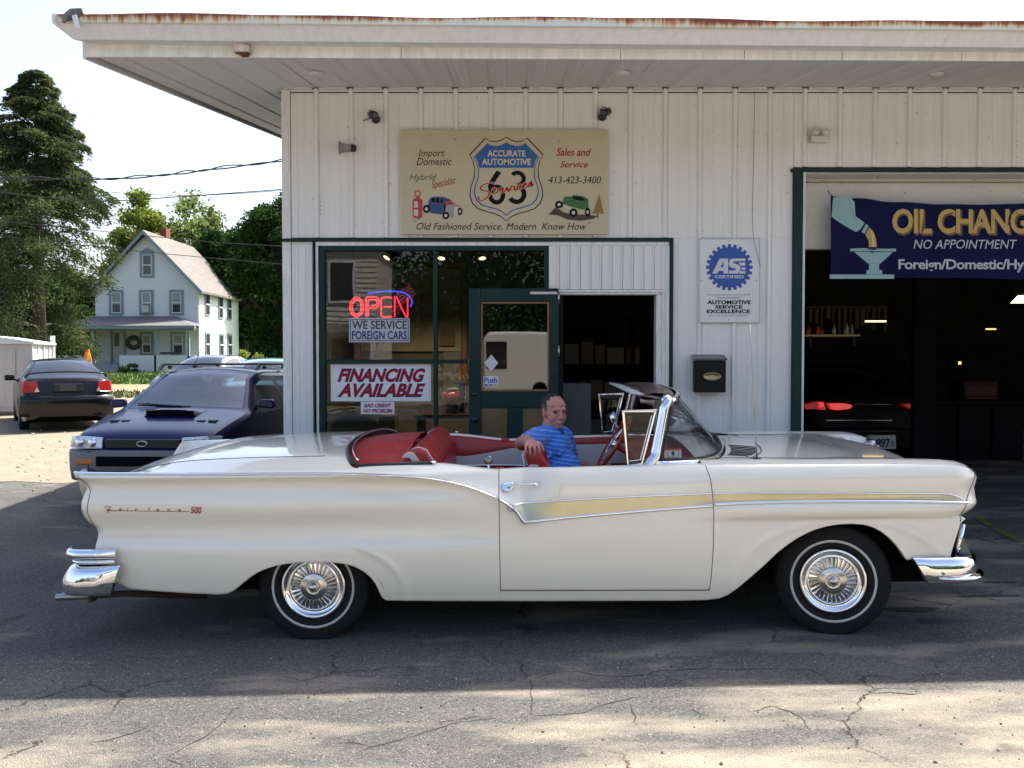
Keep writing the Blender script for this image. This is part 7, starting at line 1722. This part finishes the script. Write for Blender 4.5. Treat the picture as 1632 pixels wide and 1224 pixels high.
MB().tube([W(140, 557, YF_ + .06), (W(140, 557, YF_).x, YF_ + .06, gz(-11, YF_))], .015, 8).build('pole', steel, fl2)

# ------------------------------------------------------------------ the white house
YH = 52.; YHB = 59.4
def clap(name, c):
    m = mat(name, c, .6); nt = m.node_tree; n = nt.nodes; l = nt.links; tc = n.new('ShaderNodeTexCoord'); sx = n.new('ShaderNodeSeparateXYZ'); l.new(tc.outputs['Object'], sx.inputs[0])
    f = n.new('ShaderNodeMath'); f.operation = 'MULTIPLY'; f.inputs[1].default_value = 1 / .16; l.new(sx.outputs[2], f.inputs[0]); g = n.new('ShaderNodeMath'); g.operation = 'FRACT'; l.new(f.outputs[0], g.inputs[0])
    bp = n.new('ShaderNodeBump'); bp.invert = True; bp.inputs['Strength'].default_value = .8; bp.inputs['Distance'].default_value = .03; l.new(g.outputs[0], bp.inputs['Height']); l.new(bp.outputs[0], n['Principled BSDF'].inputs['Normal'])
    return m
hw_ = clap('white_clapboard', (.66, .67, .67)); htr = mat('grey_house_trim', (.20, .25, .29), .6); shg = mat('roof_shingles', (.155, .138, .128), .9, var=.3, vscale=3, bump=.5, bscale=14); glh = glass_mat('house_glass', (.12, .13, .14), .8, 1.5)
H = thing('white_house', 'two storey white clapboard house with gabled roof, porch and brick chimney', 'house')
hx0, hx1 = W(152, 500, YH).x, W(317, 500, YH).x; hz0 = gz(-20, YH) - .1; ze_ = W(0, 459, YH).z; pk = W(232, 371, YH); 
MB().prism([(hx0, YH, hz0), (hx1, YH, hz0), (hx1, YH, ze_), (pk.x, YH, pk.z - .12), (hx0, YH, ze_)], (0, .12, 0)).build('front_wall', hw_, H)
MB().box(hx1 - .12, hx1, YH + .121, YHB, hz0, ze_).build('side_wall', hw_, H); MB().box(hx0, hx0 + .12, YH + .121, YHB, hz0, ze_).build('side_wall', hw_, H)
MB().prism([(hx0, YHB, hz0), (hx1, YHB, hz0), (hx1, YHB, ze_), (pk.x, YHB, pk.z - .12), (hx0, YHB, ze_)], (0, .12, 0)).build('rear_wall', hw_, H)
for s, xe in ((-1, hx0), (1, hx1)):
    e0 = Vector((xe + s * .32, 0, ze_ - .38)) ; sl = (pk.z - ze_ + .0) / abs(pk.x - xe); e0.z = ze_ - .32 * sl + .02
    mb = MB().prism([(pk.x, YH - .35, pk.z), (e0.x, YH - .35, e0.z), (e0.x, YH - .35, e0.z + .12), (pk.x, YH - .35, pk.z + .13)], (0, YHB - YH + .75, 0)); mb.build('roof', shg, H)
    MB().prism([(pk.x, YH - .40, pk.z - .10), (e0.x, YH - .40, e0.z - .10), (e0.x, YH - .40, e0.z + .10), (pk.x, YH - .40, pk.z + .11)], (0, .045, 0)).build('rake_trim', htr, H)
MB().box(W(256, 400, 56).x, W(267, 400, 56).x, 55.8, 56.5, pk.z - 1, W(0, 364, 56).z).build('chimney', mat('chimney_brick', (.20, .055, .04), .85, var=.4, vscale=6, bump=.5, bscale=20), H, .02)
def hwin(a_, b3, c3, d3, side=False, sash=True, ac=False, Y0=YH):
    w = thing('window', None, None); w.parent = H
    if not side:
        p, q = W(a_, c3, Y0), W(b3, d3, Y0); f = .13
        fr = MB(); fr.box(p.x, p.x + f, Y0 - .05, Y0 - .002, q.z, p.z); fr.box(q.x - f, q.x, Y0 - .05, Y0 - .002, q.z, p.z); fr.box(p.x + f, q.x - f, Y0 - .05, Y0 - .002, p.z - f, p.z); fr.box(p.x + f, q.x - f, Y0 - .06, Y0 - .002, q.z, q.z + f * .8); fr.build('frame', htr, w)
        sa_ = MB(); x0, x1, z0, z1 = p.x + f, q.x - f, q.z + f * .8, p.z - f; k_ = .05
        for bxx in ((x0, x0 + k_, z0, z1), (x1 - k_, x1, z0, z1), (x0 + k_, x1 - k_, z1 - k_, z1), (x0 + k_, x1 - k_, z0, z0 + k_), (x0 + k_, x1 - k_, (z0 + z1) / 2 - .03, (z0 + z1) / 2 + .03)): sa_.box(bxx[0], bxx[1], Y0 - .035, Y0 - .002, bxx[2], bxx[3])
        sa_.build('sash', mat('sash_white', (.62, .64, .64), .5), w)
        MB().box(x0 + k_, x1 - k_, Y0 - .012, Y0 - .003, z0 + k_, z1 - k_).build('pane', mat('dark_room', (.05, .055, .06), .12, spec=.6), w)
        if sash: MB().box(x0 + k_, x1 - k_, Y0 - .0135, Y0 - .0125, (z0 + z1) / 2 - .1, z1 - k_).build('curtain', mat('curtain', (.28, .30, .31), .7), w)
        if ac: MB().box(x0 + .08, x1 - .08, Y0 - .3, Y0 - .04, z0 + .02, z0 + .42).build('air_conditioner', mat('ac_white', (.5, .5, .5), .5), w, .01)
    else:
        X0 = hx1; ya = X0 * 1480 / (a_ - 816); yb = X0 * 1480 / (b3 - 816); za, zb = W(a_, c3, ya).z, W(a_, d3, ya).z
        MB().box(X0 + .002, X0 + .05, ya, yb, zb, za).build('frame', htr, w); MB().box(X0 + .051, X0 + .06, ya + .12, yb - .12, zb + .12, za - .12).build('pane', mat('dark_room'), w)
        MB().box(X0 + .061, X0 + .075, ya + .12, yb - .12, (za + zb) / 2 - .04, (za + zb) / 2 + .04).build('sash', mat('sash_white'), w)
hwin(223, 246, 402, 442, sash=False); hwin(174, 197, 462, 502); hwin(222, 245, 462, 502, ac=True); hwin(270, 293, 462, 502)
hwin(223, 245, 529, 566); hwin(272, 296, 529, 566)
hwin(327, 334.5, 466, 503, True); hwin(348.5, 355.5, 471, 508, True); hwin(362.5, 369, 473, 510, True); hwin(327, 334.5, 529, 568, True); hwin(349, 356, 531, 568, True); hwin(362.5, 369, 531, 568, True)
MB().prism([W(224, 401, YH - .06), W(245, 401, YH - .06), W(234, 394, YH - .06)], (0, .05, 0)).build('window_hood', htr, H)
dr = thing('door', None, None); dr.parent = H
bx('leaf', 180, 201, 529, 580, YH - .05, YH - .004, mat('house_door_white', (.5, .5, .48), .6), dr, .01); bx('pane', 182, 190, 531, 552, YH - .06, YH - .052, mat('dark_room'), dr); bx('frame', 176, 179.5, 527, 585, YH - .06, YH - .004, htr, dr); bx('frame', 197, 200, 527, 585, YH - .07, YH - .055, htr, dr)
t = thing('wreath', 'dark round wreath hanging on the porch wall beside the house door', 'wreath'); c = W(213, 546, YH - .1)
MB().tube([c + Vector((.33 * math.cos(k_ * math.pi / 10), 0, .28 * math.sin(k_ * math.pi / 10))) for k_ in range(20)], .13, 8, closed=True).build('ring', mat('dry_twigs', (.10, .075, .065), .9, var=.5, vscale=8, bump=1, bscale=14), t)
# porch wrapping the front and the left side
YPc = YH - 2.3; pz = W(0, 524, YPc).z
pf_ = [W(90, 527, YPc).x, W(311, 527, YPc).x]
MB().prism([(pf_[0], YPc - .1, pz), (pf_[1], YPc - .1, pz), (pf_[1], YPc - .1, pz + .16), (pf_[0], YPc - .1, pz + .16)], (0, .2, 0)).build('porch_fascia', htr, H)
zr = W(0, 504, YH).z; mb = MB(); L_, R_, T_ = pf_[0], pf_[1], .17
mb.add([(L_, YPc - .12, pz + T_), (R_, YPc - .12, pz + T_), (hx1 - 1.3, YH - .01, zr), (hx0, YH - .01, zr), (L_, YHB - 3, pz + T_), (hx0, YHB - 3, zr), (R_, YH - .01, pz + T_)], [(0, 1, 2, 3), (0, 3, 5, 4), (1, 6, 2)]); mb.build('porch_roof', mat('porch_shingles', (.13, .125, .135), .9, var=.3, vscale=3), H)
MB().prism([W(256, 525, YPc - .15), W(311, 526, YPc - .15), W(276, 514, YPc + .7)], (0, .1, 0)).build('porch_gable', shg, H)
MB().box(L_ + .1, R_ - .1, YPc, YH - .01, pz - .02, pz).build('porch_ceiling', mat('porch_ceiling', (.35, .36, .36), .7), H); MB().box(L_ + .2, R_ - .1, YPc + .1, YH - .01, hz0, W(0, 583, YPc).z).build('porch_floor', htr, H)
for px in (97, 148, 247, 300): bx('porch_post', px - 2, px + 2, 527, 587, YPc, YPc + .14, htr, H, z0=gz(-22, YPc))
bx('porch_wall', 92, 146, 566.5, 592, YPc + .0, YPc + .12, hw_, H, z0=gz(-24, YPc) - .1); bx('porch_wall', 190, 311, 566.5, 594, YPc, YPc + .12, hw_, H, z0=gz(-20, YPc) - .1)
for i in range(4): bx('porch_step', 152, 186, 580 + 3.4 * i, 584 + 3.4 * i, YPc - .2 - .28 * i, YPc + .08 - .28 * i, mat('step_grey', (.24, .26, .28), .7), H, z0=gz(-22, YPc) - .1)
bx('porch_rail', 255, 290, 561, 564.5, YH - 1.2, YH - .9, mat('bench_dark', (.05, .05, .055), .7), H)
t = thing('bay_panel', None, None) if False else None

# ------------------------------------------------------------------ trees
def leafmat(name, c, c2, tr=.4, sc_=.6):
    m = bpy.data.materials.new(name); m.use_nodes = True; nt = m.node_tree; n = nt.nodes; l = nt.links; n.clear()
    out = n.new('ShaderNodeOutputMaterial'); d = n.new('ShaderNodeBsdfDiffuse'); t = n.new('ShaderNodeBsdfTranslucent'); mx = n.new('ShaderNodeMixShader'); mx.inputs[0].default_value = tr
    tc = n.new('ShaderNodeTexCoord'); no = n.new('ShaderNodeTexNoise'); no.inputs['Scale'].default_value = sc_; no.inputs['Detail'].default_value = 6; l.new(tc.outputs['Object'], no.inputs[0])
    w = n.new('ShaderNodeTexWhiteNoise'); l.new(tc.outputs['Object'], w.inputs[0]) if False else None
    r = n.new('ShaderNodeValToRGB'); r.color_ramp.elements[0].position = .35; r.color_ramp.elements[1].position = .65; r.color_ramp.elements[0].color = (*c, 1); r.color_ramp.elements[1].color = (*c2, 1)
    l.new(no.outputs[0], r.inputs[0]); l.new(r.outputs[0], d.inputs[0]); l.new(r.outputs[0], t.inputs[0]); l.new(d.outputs[0], mx.inputs[1]); l.new(t.outputs[0], mx.inputs[2]); l.new(mx.outputs[0], out.inputs[0]); return m
bark = mat('tree_bark', (.075, .055, .045), .95, var=.4, vscale=5, bump=1, bscale=12)
def leaves(P, size, rs, flat=.5, elong=1.0, dirs=None):
    """a small quad at every point of P"""
    n = len(P); s = size * rs.uniform(.55, 1.25, n)[:, None]
    a = rs.normal(size=(n, 3)); 
    if dirs is not None: a = dirs + a * .35
    a /= np.linalg.norm(a, axis=1)[:, None]; b_ = rs.normal(size=(n, 3)); b_[:, 2] *= flat; b_ = np.cross(a, b_); b_ /= np.linalg.norm(b_, axis=1)[:, None] + 1e-9
    A = a * s * elong; B = b_ * s * .5
    V = np.stack([P - A, P + B, P + A, P - B], 1).reshape(-1, 3); F = np.arange(4 * n).reshape(-1, 4); return V, F
def broad_tree(name, label, x, y, h, r, lm, seed, nl=22000, size=.16, base=.25, group=None, clumps=46, sq=1.0, trunk=.25, cat='tree', airy=.0):
    rs = np.random.RandomState(seed); rr = random.Random(seed); z0 = gz(x, y); t = thing(name, label, cat, (x, y, z0), group=group)
    ch = h * (1 - base); cz = h * base + ch * .5; lb = MB()
    lb.tube(smooth_pts([(0, 0, -.1), (rr.uniform(-.1, .1), 0, h * .25), (rr.uniform(-.3, .3), rr.uniform(-.2, .2), h * .55), (0, 0, h * .88)], 5), lambda q: trunk * (1 - q * .85), 10)
    lb.build('trunk', bark, t); cl = []; br = MB()
    for k_ in range(clumps):
        u = rs.normal(size=3); u /= np.linalg.norm(u); rad = rs.uniform(.45, 1) ** .5
        zz = u[2] * rad; env = 1 - .25 * max(0, zz); c = np.array([u[0] * rad * r * env * .82, u[1] * rad * r * env * .82, cz + zz * ch * .46 * sq]); cs = r * rs.uniform(.20, .36) ; cl.append((c, cs))
        st = Vector((0, 0, max(h * base * .8, c[2] * rs.uniform(.45, .8)))); br.tube(smooth_pts([st, (st + Vector(c)) / 2 + Vector((0, 0, r * .08)), Vector(c)], 3), lambda q: trunk * .30 * (1 - q * .8), 5)
    br.build('limbs', bark, t); P = []
    w = np.array([s ** 2 for _, s in cl]); w /= w.sum(); cnt = rs.multinomial(nl, w)
    for (c, s), n in zip(cl, cnt):
        u = rs.normal(size=(n, 3)); u /= np.linalg.norm(u, axis=1)[:, None]; q = u * (rs.uniform(0, 1, n) ** (.45 + airy))[:, None] * s * rs.uniform(.75, 1.35, n)[:, None]; q[:, 2] *= .7; P.append(q + c)
    P = np.concatenate(P); V, F = leaves(P, size, rs); fastmesh('crown', V, F, lm, t); return t
def conifer(name, label, x, y, h, r, lm, seed, nb=170, zlow=.2, size=.12, per=330, cat='tree', dens=1.0, lean=(0, 0), clear=None):
    rs = np.random.RandomState(seed); rr = random.Random(seed); z0 = gz(x, y); t = thing(name, label, cat, (x, y, z0)); lb = MB(); lb.tube([(0, 0, -.1), (0, 0, h * .5), (0, 0, h * .98)], lambda q: .34 * (1 - q * .93), 10); lb.build('trunk', bark, t)
    br = MB(); P = []; D = []
    for k_ in range(nb):
        f = (k_ + rr.random()) / nb; f = f ** .85; zb = h * lerp(zlow, .985, f); L = r * (1 - ((zb / h - zlow) / (1 - zlow))) ** .80 * rr.uniform(.55, 1.2) + .22
        az = rr.uniform(0, 2 * math.pi); 
        if clear and clear(az, zb): continue
        dx, dy = math.cos(az), math.sin(az); up = .10 * L * (1 if f > .5 else .3); droop = -.28 * L * (1.15 - f)
        path = smooth_pts([(0, 0, zb), (dx * L * .35, dy * L * .35, zb + up), (dx * L * .72, dy * L * .72, zb + up * .6 + droop * .4), (dx * L, dy * L, zb + droop)], 5); br.tube(path, lambda q: .05 * (1 - q * .85) * (1.2 - f), 4, caps=False)
        pa = np.array([tuple(p) for p in path]); n = int(per * dens * (L / r + .15)); i = rs.uniform(.12, 1, n) ** .75 * (len(pa) - 1); i0 = np.minimum(i.astype(int), len(pa) - 2); q = pa[i0] + (pa[i0 + 1] - pa[i0]) * (i - i0)[:, None]
        side = rs.normal(0, 1, n) * (.16 + .13 * L) * (1.15 - .7 * i / (len(pa) - 1)); q[:, 0] += -dy * side; q[:, 1] += dx * side; hang = np.abs(rs.normal(0, 1, n)) * (.07 + .05 * L); q[:, 2] += -hang - .18 * np.abs(side) + .03
        P.append(q); dd = np.stack([dx + -dy * np.sign(side) * .8, dy + dx * np.sign(side) * .8, -.55 * np.ones(n)], 1); D.append(dd)
    br.build('limbs', bark, t); P = np.concatenate(P); D = np.concatenate(D); D /= np.linalg.norm(D, axis=1)[:, None]; V, F = leaves(P, size, rs, elong=1.5, dirs=D); V[:, 0] += V[:, 2] * lean[0]; fastmesh('crown', V, F, lm, t); return t
hem = leafmat('hemlock_needles', (.038, .060, .028), (.105, .130, .055), .42, .7)
grn = leafmat('leaf_green', (.045, .085, .018), (.10, .16, .035), .45); dgrn = leafmat('leaf_dark', (.016, .040, .013), (.045, .085, .022), .35); ygrn = leafmat('leaf_yellow_green', (.14, .19, .035), (.24, .28, .06), .5); pgrn = leafmat('leaf_pale', (.13, .18, .055), (.20, .26, .09), .5); pur = leafmat('leaf_dusty', (.06, .055, .05), (.13, .11, .10), .35)
conifer('hemlock_tree', 'tall dark hemlock with drooping feathery boughs standing left of the white house', W(62, 500, 40).x, 40, 13.5, 5.3, hem, 4, nb=215, zlow=.15, size=.060, per=1250, clear=lambda a, z: (math.cos(a) > .5 and z < 7.3) or (math.cos(a) > .25 and z < 4.6))
broad_tree('maple_tree', 'dense dark green maple behind the garage corner right of the white house', W(446, 500, 47).x, 47, 9.3, 2.5, dgrn, 5, 42000, .12, .02, clumps=70, airy=.2)
broad_tree('ash_tree', 'pale airy green tree rising behind the roof of the white house', W(318, 500, 66).x, 66, 12.3, 3.6, pgrn, 6, 15000, .16, .3, airy=.5, clumps=60)
broad_tree('young_tree', 'yellow green tree between the hemlock and the house chimney', W(222, 500, 63).x, 63, 12.0, 2.6, ygrn, 7, 14000, .16, .3, clumps=34)
broad_tree('oak_tree', 'dark round tree behind the pale airy tree and the maple', W(392, 500, 62).x, 62, 10.6, 4.0, dgrn, 8, 30000, .18, .1)
broad_tree('garden_tree', 'small sunlit tree behind the porch at the left end of the house', W(118, 500, 62).x, 62, 6.4, 3.2, grn, 9, 18000, .17, .05)
broad_tree('garden_tree', 'dusty purple leafed tree at the far left behind the shed', W(10, 500, 50).x, 50, 4.8, 2.6, pur, 10, 14000, .15, .05)
broad_tree('garden_tree', 'dark low tree behind the hemlock trunk', W(55, 500, 58).x, 58, 6.0, 4.2, dgrn, 12, 24000, .18, .02)
broad_tree('garden_tree', 'dark leafy tree filling the left edge beyond the hemlock', W(-30, 500, 62).x, 62, 8.5, 4.6, dgrn, 13, 24000, .18, .02)
rs = np.random.RandomState(20)
def wood(name, label, x0, x1, y0, y1, h, n, size, lm, seed):
    rs = np.random.RandomState(seed); k = 160; cx = rs.uniform(x0, x1, k); cy = rs.uniform(y0, y1, k); ch = h * rs.uniform(.55, 1.1, k); i = rs.randint(0, k, n); u = rs.normal(size=(n, 3)); u /= np.linalg.norm(u, axis=1)[:, None]; rad = rs.uniform(.5, 1, n)
    w = min(3.2, h * .36); P = np.stack([cx[i] + u[:, 0] * rad * w, cy[i] + u[:, 1] * rad * w, gz(0, (y0 + y1) / 2) + ch[i] * (.5 + .5 * u[:, 2] * rad)], 1); V, F = leaves(P, size, rs); o = fastmesh(name, V, F, lm, kind='stuff'); return tag(o, label, 'woods')
wood('distant_woods', 'dark band of distant woods behind the white house', -110, 20, 82, 96, 8.5, 50000, .45, dgrn, 21)
bs = broad_tree('bush', 'sunlit leafy bush peeping above the wagon roof beside the house', W(405, 560, 34).x, 34, 1.75, .9, ygrn, 14, 3500, .06, .0, clumps=16, trunk=.03, cat='bush')
broad_tree('bush', 'low green bush at the foot of the white porch wall', W(208, 590, 49).x, 48.9, .55, .6, grn, 15, 2500, .05, .0, clumps=12, trunk=.02, cat='bush')

# ------------------------------------------------------------------ overhead cables
cbm = mat('cable_black', (.02, .02, .022), .7)
def cable(label, pts, Y, r, tw=0.):
    P = smooth_pts([W(x_, y_, Y) for x_, y_ in pts], 14)
    if tw: P = [p + Vector((0, tw * math.cos(i * .5), tw * math.sin(i * .5))) for i, p in enumerate(P)]
    return tag(MB().tube(P, r, 6).build('power_cable', cbm), label, 'cable', 'overhead cables on the left')
cable('thickest twisted overhead cable, highest of the cables before the sky', [(-40, 283), (0, 284), (100, 285.5), (183, 285), (275, 278), (343, 269.5), (448, 256.5), (520, 245)], 22, .018, .014)
cable('second strand twisted round the highest overhead cable', [(-40, 281.5), (0, 282.5), (100, 284.5), (183, 284), (275, 276.5), (343, 268), (448, 255.5), (520, 244)], 22, .014, -.030)
cable('dark cable second from the top against the sky', [(-40, 300), (0, 306), (90, 316), (170, 320.5), (293, 313), (448, 302), (520, 296)], 24, .014)
cable('thin cable just above the second dark cable', [(130, 302), (200, 308), (293, 311.5), (370, 309), (448, 304), (520, 299)], 24.5, .008)
cable('thin cable crossing the hemlock and the house chimney', [(-40, 346), (0, 352), (137, 366), (320, 384), (448, 392.5), (520, 396)], 27, .011)
cable('lowest thin cable crossing in front of the house gable', [(-40, 371), (0, 376), (137, 391), (275, 405.5), (448, 421), (520, 427)], 28, .011)
cable('faint hairline cable high against the pale sky', [(170, 256), (300, 264), (448, 272), (520, 276)], 30, .004)
cable('pale cable running to the house at porch roof height', [(60, 489), (100, 490.5), (152, 491)], 50, .018)

# ------------------------------------------------------------------ across the road: what the glass and chrome mirror
V_ = thing('white_van', 'white panel van mirrored in the green door glass, parked across the road', 'van', M=Matrix.Translation((2.2, -10.5, gz(0, -9))))
vp = mat('van_white', (.62, .60, .54), .35, coat=.8)
prf = [(-3.0, .45), (-3.0, 2.15), (-2.85, 2.35), (1.2, 2.35), (1.7, 2.2), (2.35, 1.35), (2.9, 1.15), (3.0, .9), (3.0, .45)]
MB().prism([(x_, -1.0, z_) for x_, z_ in prf], (0, 2.0, 0)).build('body', vp, V_, .08, 4)
MB().prism([(1.25, 1.005, 1.35), (2.25, 1.005, 1.35), (1.65, 1.005, 2.08), (1.25, 1.005, 2.12)], (0, -.012, 0)).build('side_window', mat('dark_tint_solid', (.02, .02, .025), .08, coat=1), V_); MB().prism([(-2.9, 1.012, 1.35), (-2.35, 1.012, 1.35), (-2.35, 1.012, 2.08), (-2.9, 1.012, 2.08)], (0, -.012, 0)).build('side_window', mat('dark_tint_solid'), V_); MB().box(-3.02, -2.96, .62, .95, .95, 1.45).build('tail_lamp', rdl, V_, .01)
for x in (-1.9, 1.9):
    for s in (-1, 1): w = MB().lathe([(0, -.11), (.2, -.12), (.34, -.11), (.36, -.05), (.36, .1)], 28, Matrix.Translation((x, s * .88, .36)) @ Matrix.Rotation(math.pi if s > 0 else 0, 4, 'Z')).build('wheel', rubber, V_)
B_ = thing('clapboard_house', 'cream clapboard house mirrored in the left pane of the shop window, across the road', 'house')
MB().box(-10.5, -4.7, -20, -16.02, 0, 5.6).build('wall', mat('cream_clapboard', (.60, .58, .50), .6), B_)
for i in range(33): MB().prism([(-10.5, -16.019, .05 + i * .168), (-10.5, -15.985, .05 + i * .168), (-10.5, -16.015, .05 + (i + 1) * .168 - .004), (-10.5, -16.019, .05 + (i + 1) * .168 - .004)], (5.8, 0, 0)).build('board', mat('cream_clapboard'), B_); MB().prism([(-10.8, -20.3, 5.6), (-10.8, -15.7, 5.6), (-10.8, -18, 7.6)], (6.4, 0, 0)).build('roof', shg, B_)
MB().prism([(-9.5, -15.99, 2.7), (-4.4, -15.99, 2.7), (-4.4, -13.8, 2.35), (-9.5, -13.8, 2.35)], (0, 0, .12)).build('porch_roof', shg, B_)
for x, z in ((-6.4, .9), (-8.6, .9), (-6.4, 3.5), (-8.6, 3.5)):
    w = thing('window', None, None); w.parent = B_; MB().box(x, x + 1.0, -15.99, -15.94, z, z + 1.5).build('frame', paperw, w); MB().box(x + .1, x + .9, -15.935, -15.93, z + .1, z + 1.4).build('pane', mat('dark_room'), w)
for x in (-9.3, -7, -4.6): MB().box(x, x + .14, -13.98, -13.84, 0, 2.36).build('porch_post', paperw, B_)
wood('roadside_woods', 'leafy woods across the road, mirrored in the shop glass and chrome', -60, 70, -48, -36, 13, 170000, .20, dgrn, 22)
# ------------------------------------------------------------------ every thing's origin goes to its base
bpy.context.view_layer.update()
def desc(o):
    r = []
    for c_ in o.children: r.append(c_); r += desc(c_)
    return r
for o in [q for q in sc.objects if q.parent is None and q.type == 'EMPTY' and q.matrix_world.translation.length < 1e-6]:
    lo = Vector((1e9,) * 3); hi = -lo
    for d in desc(o):
        if d.type != 'MESH': continue
        for c_ in d.bound_box:
            p = d.matrix_world @ Vector(c_); lo = Vector(map(min, lo, p)); hi = Vector(map(max, hi, p))
    if hi.x < lo.x: continue
    loc = Vector(((lo.x + hi.x) / 2, (lo.y + hi.y) / 2, lo.z))
    for c_ in o.children: c_.matrix_parent_inverse = Matrix.Translation(-loc) @ c_.matrix_parent_inverse
    o.location = loc
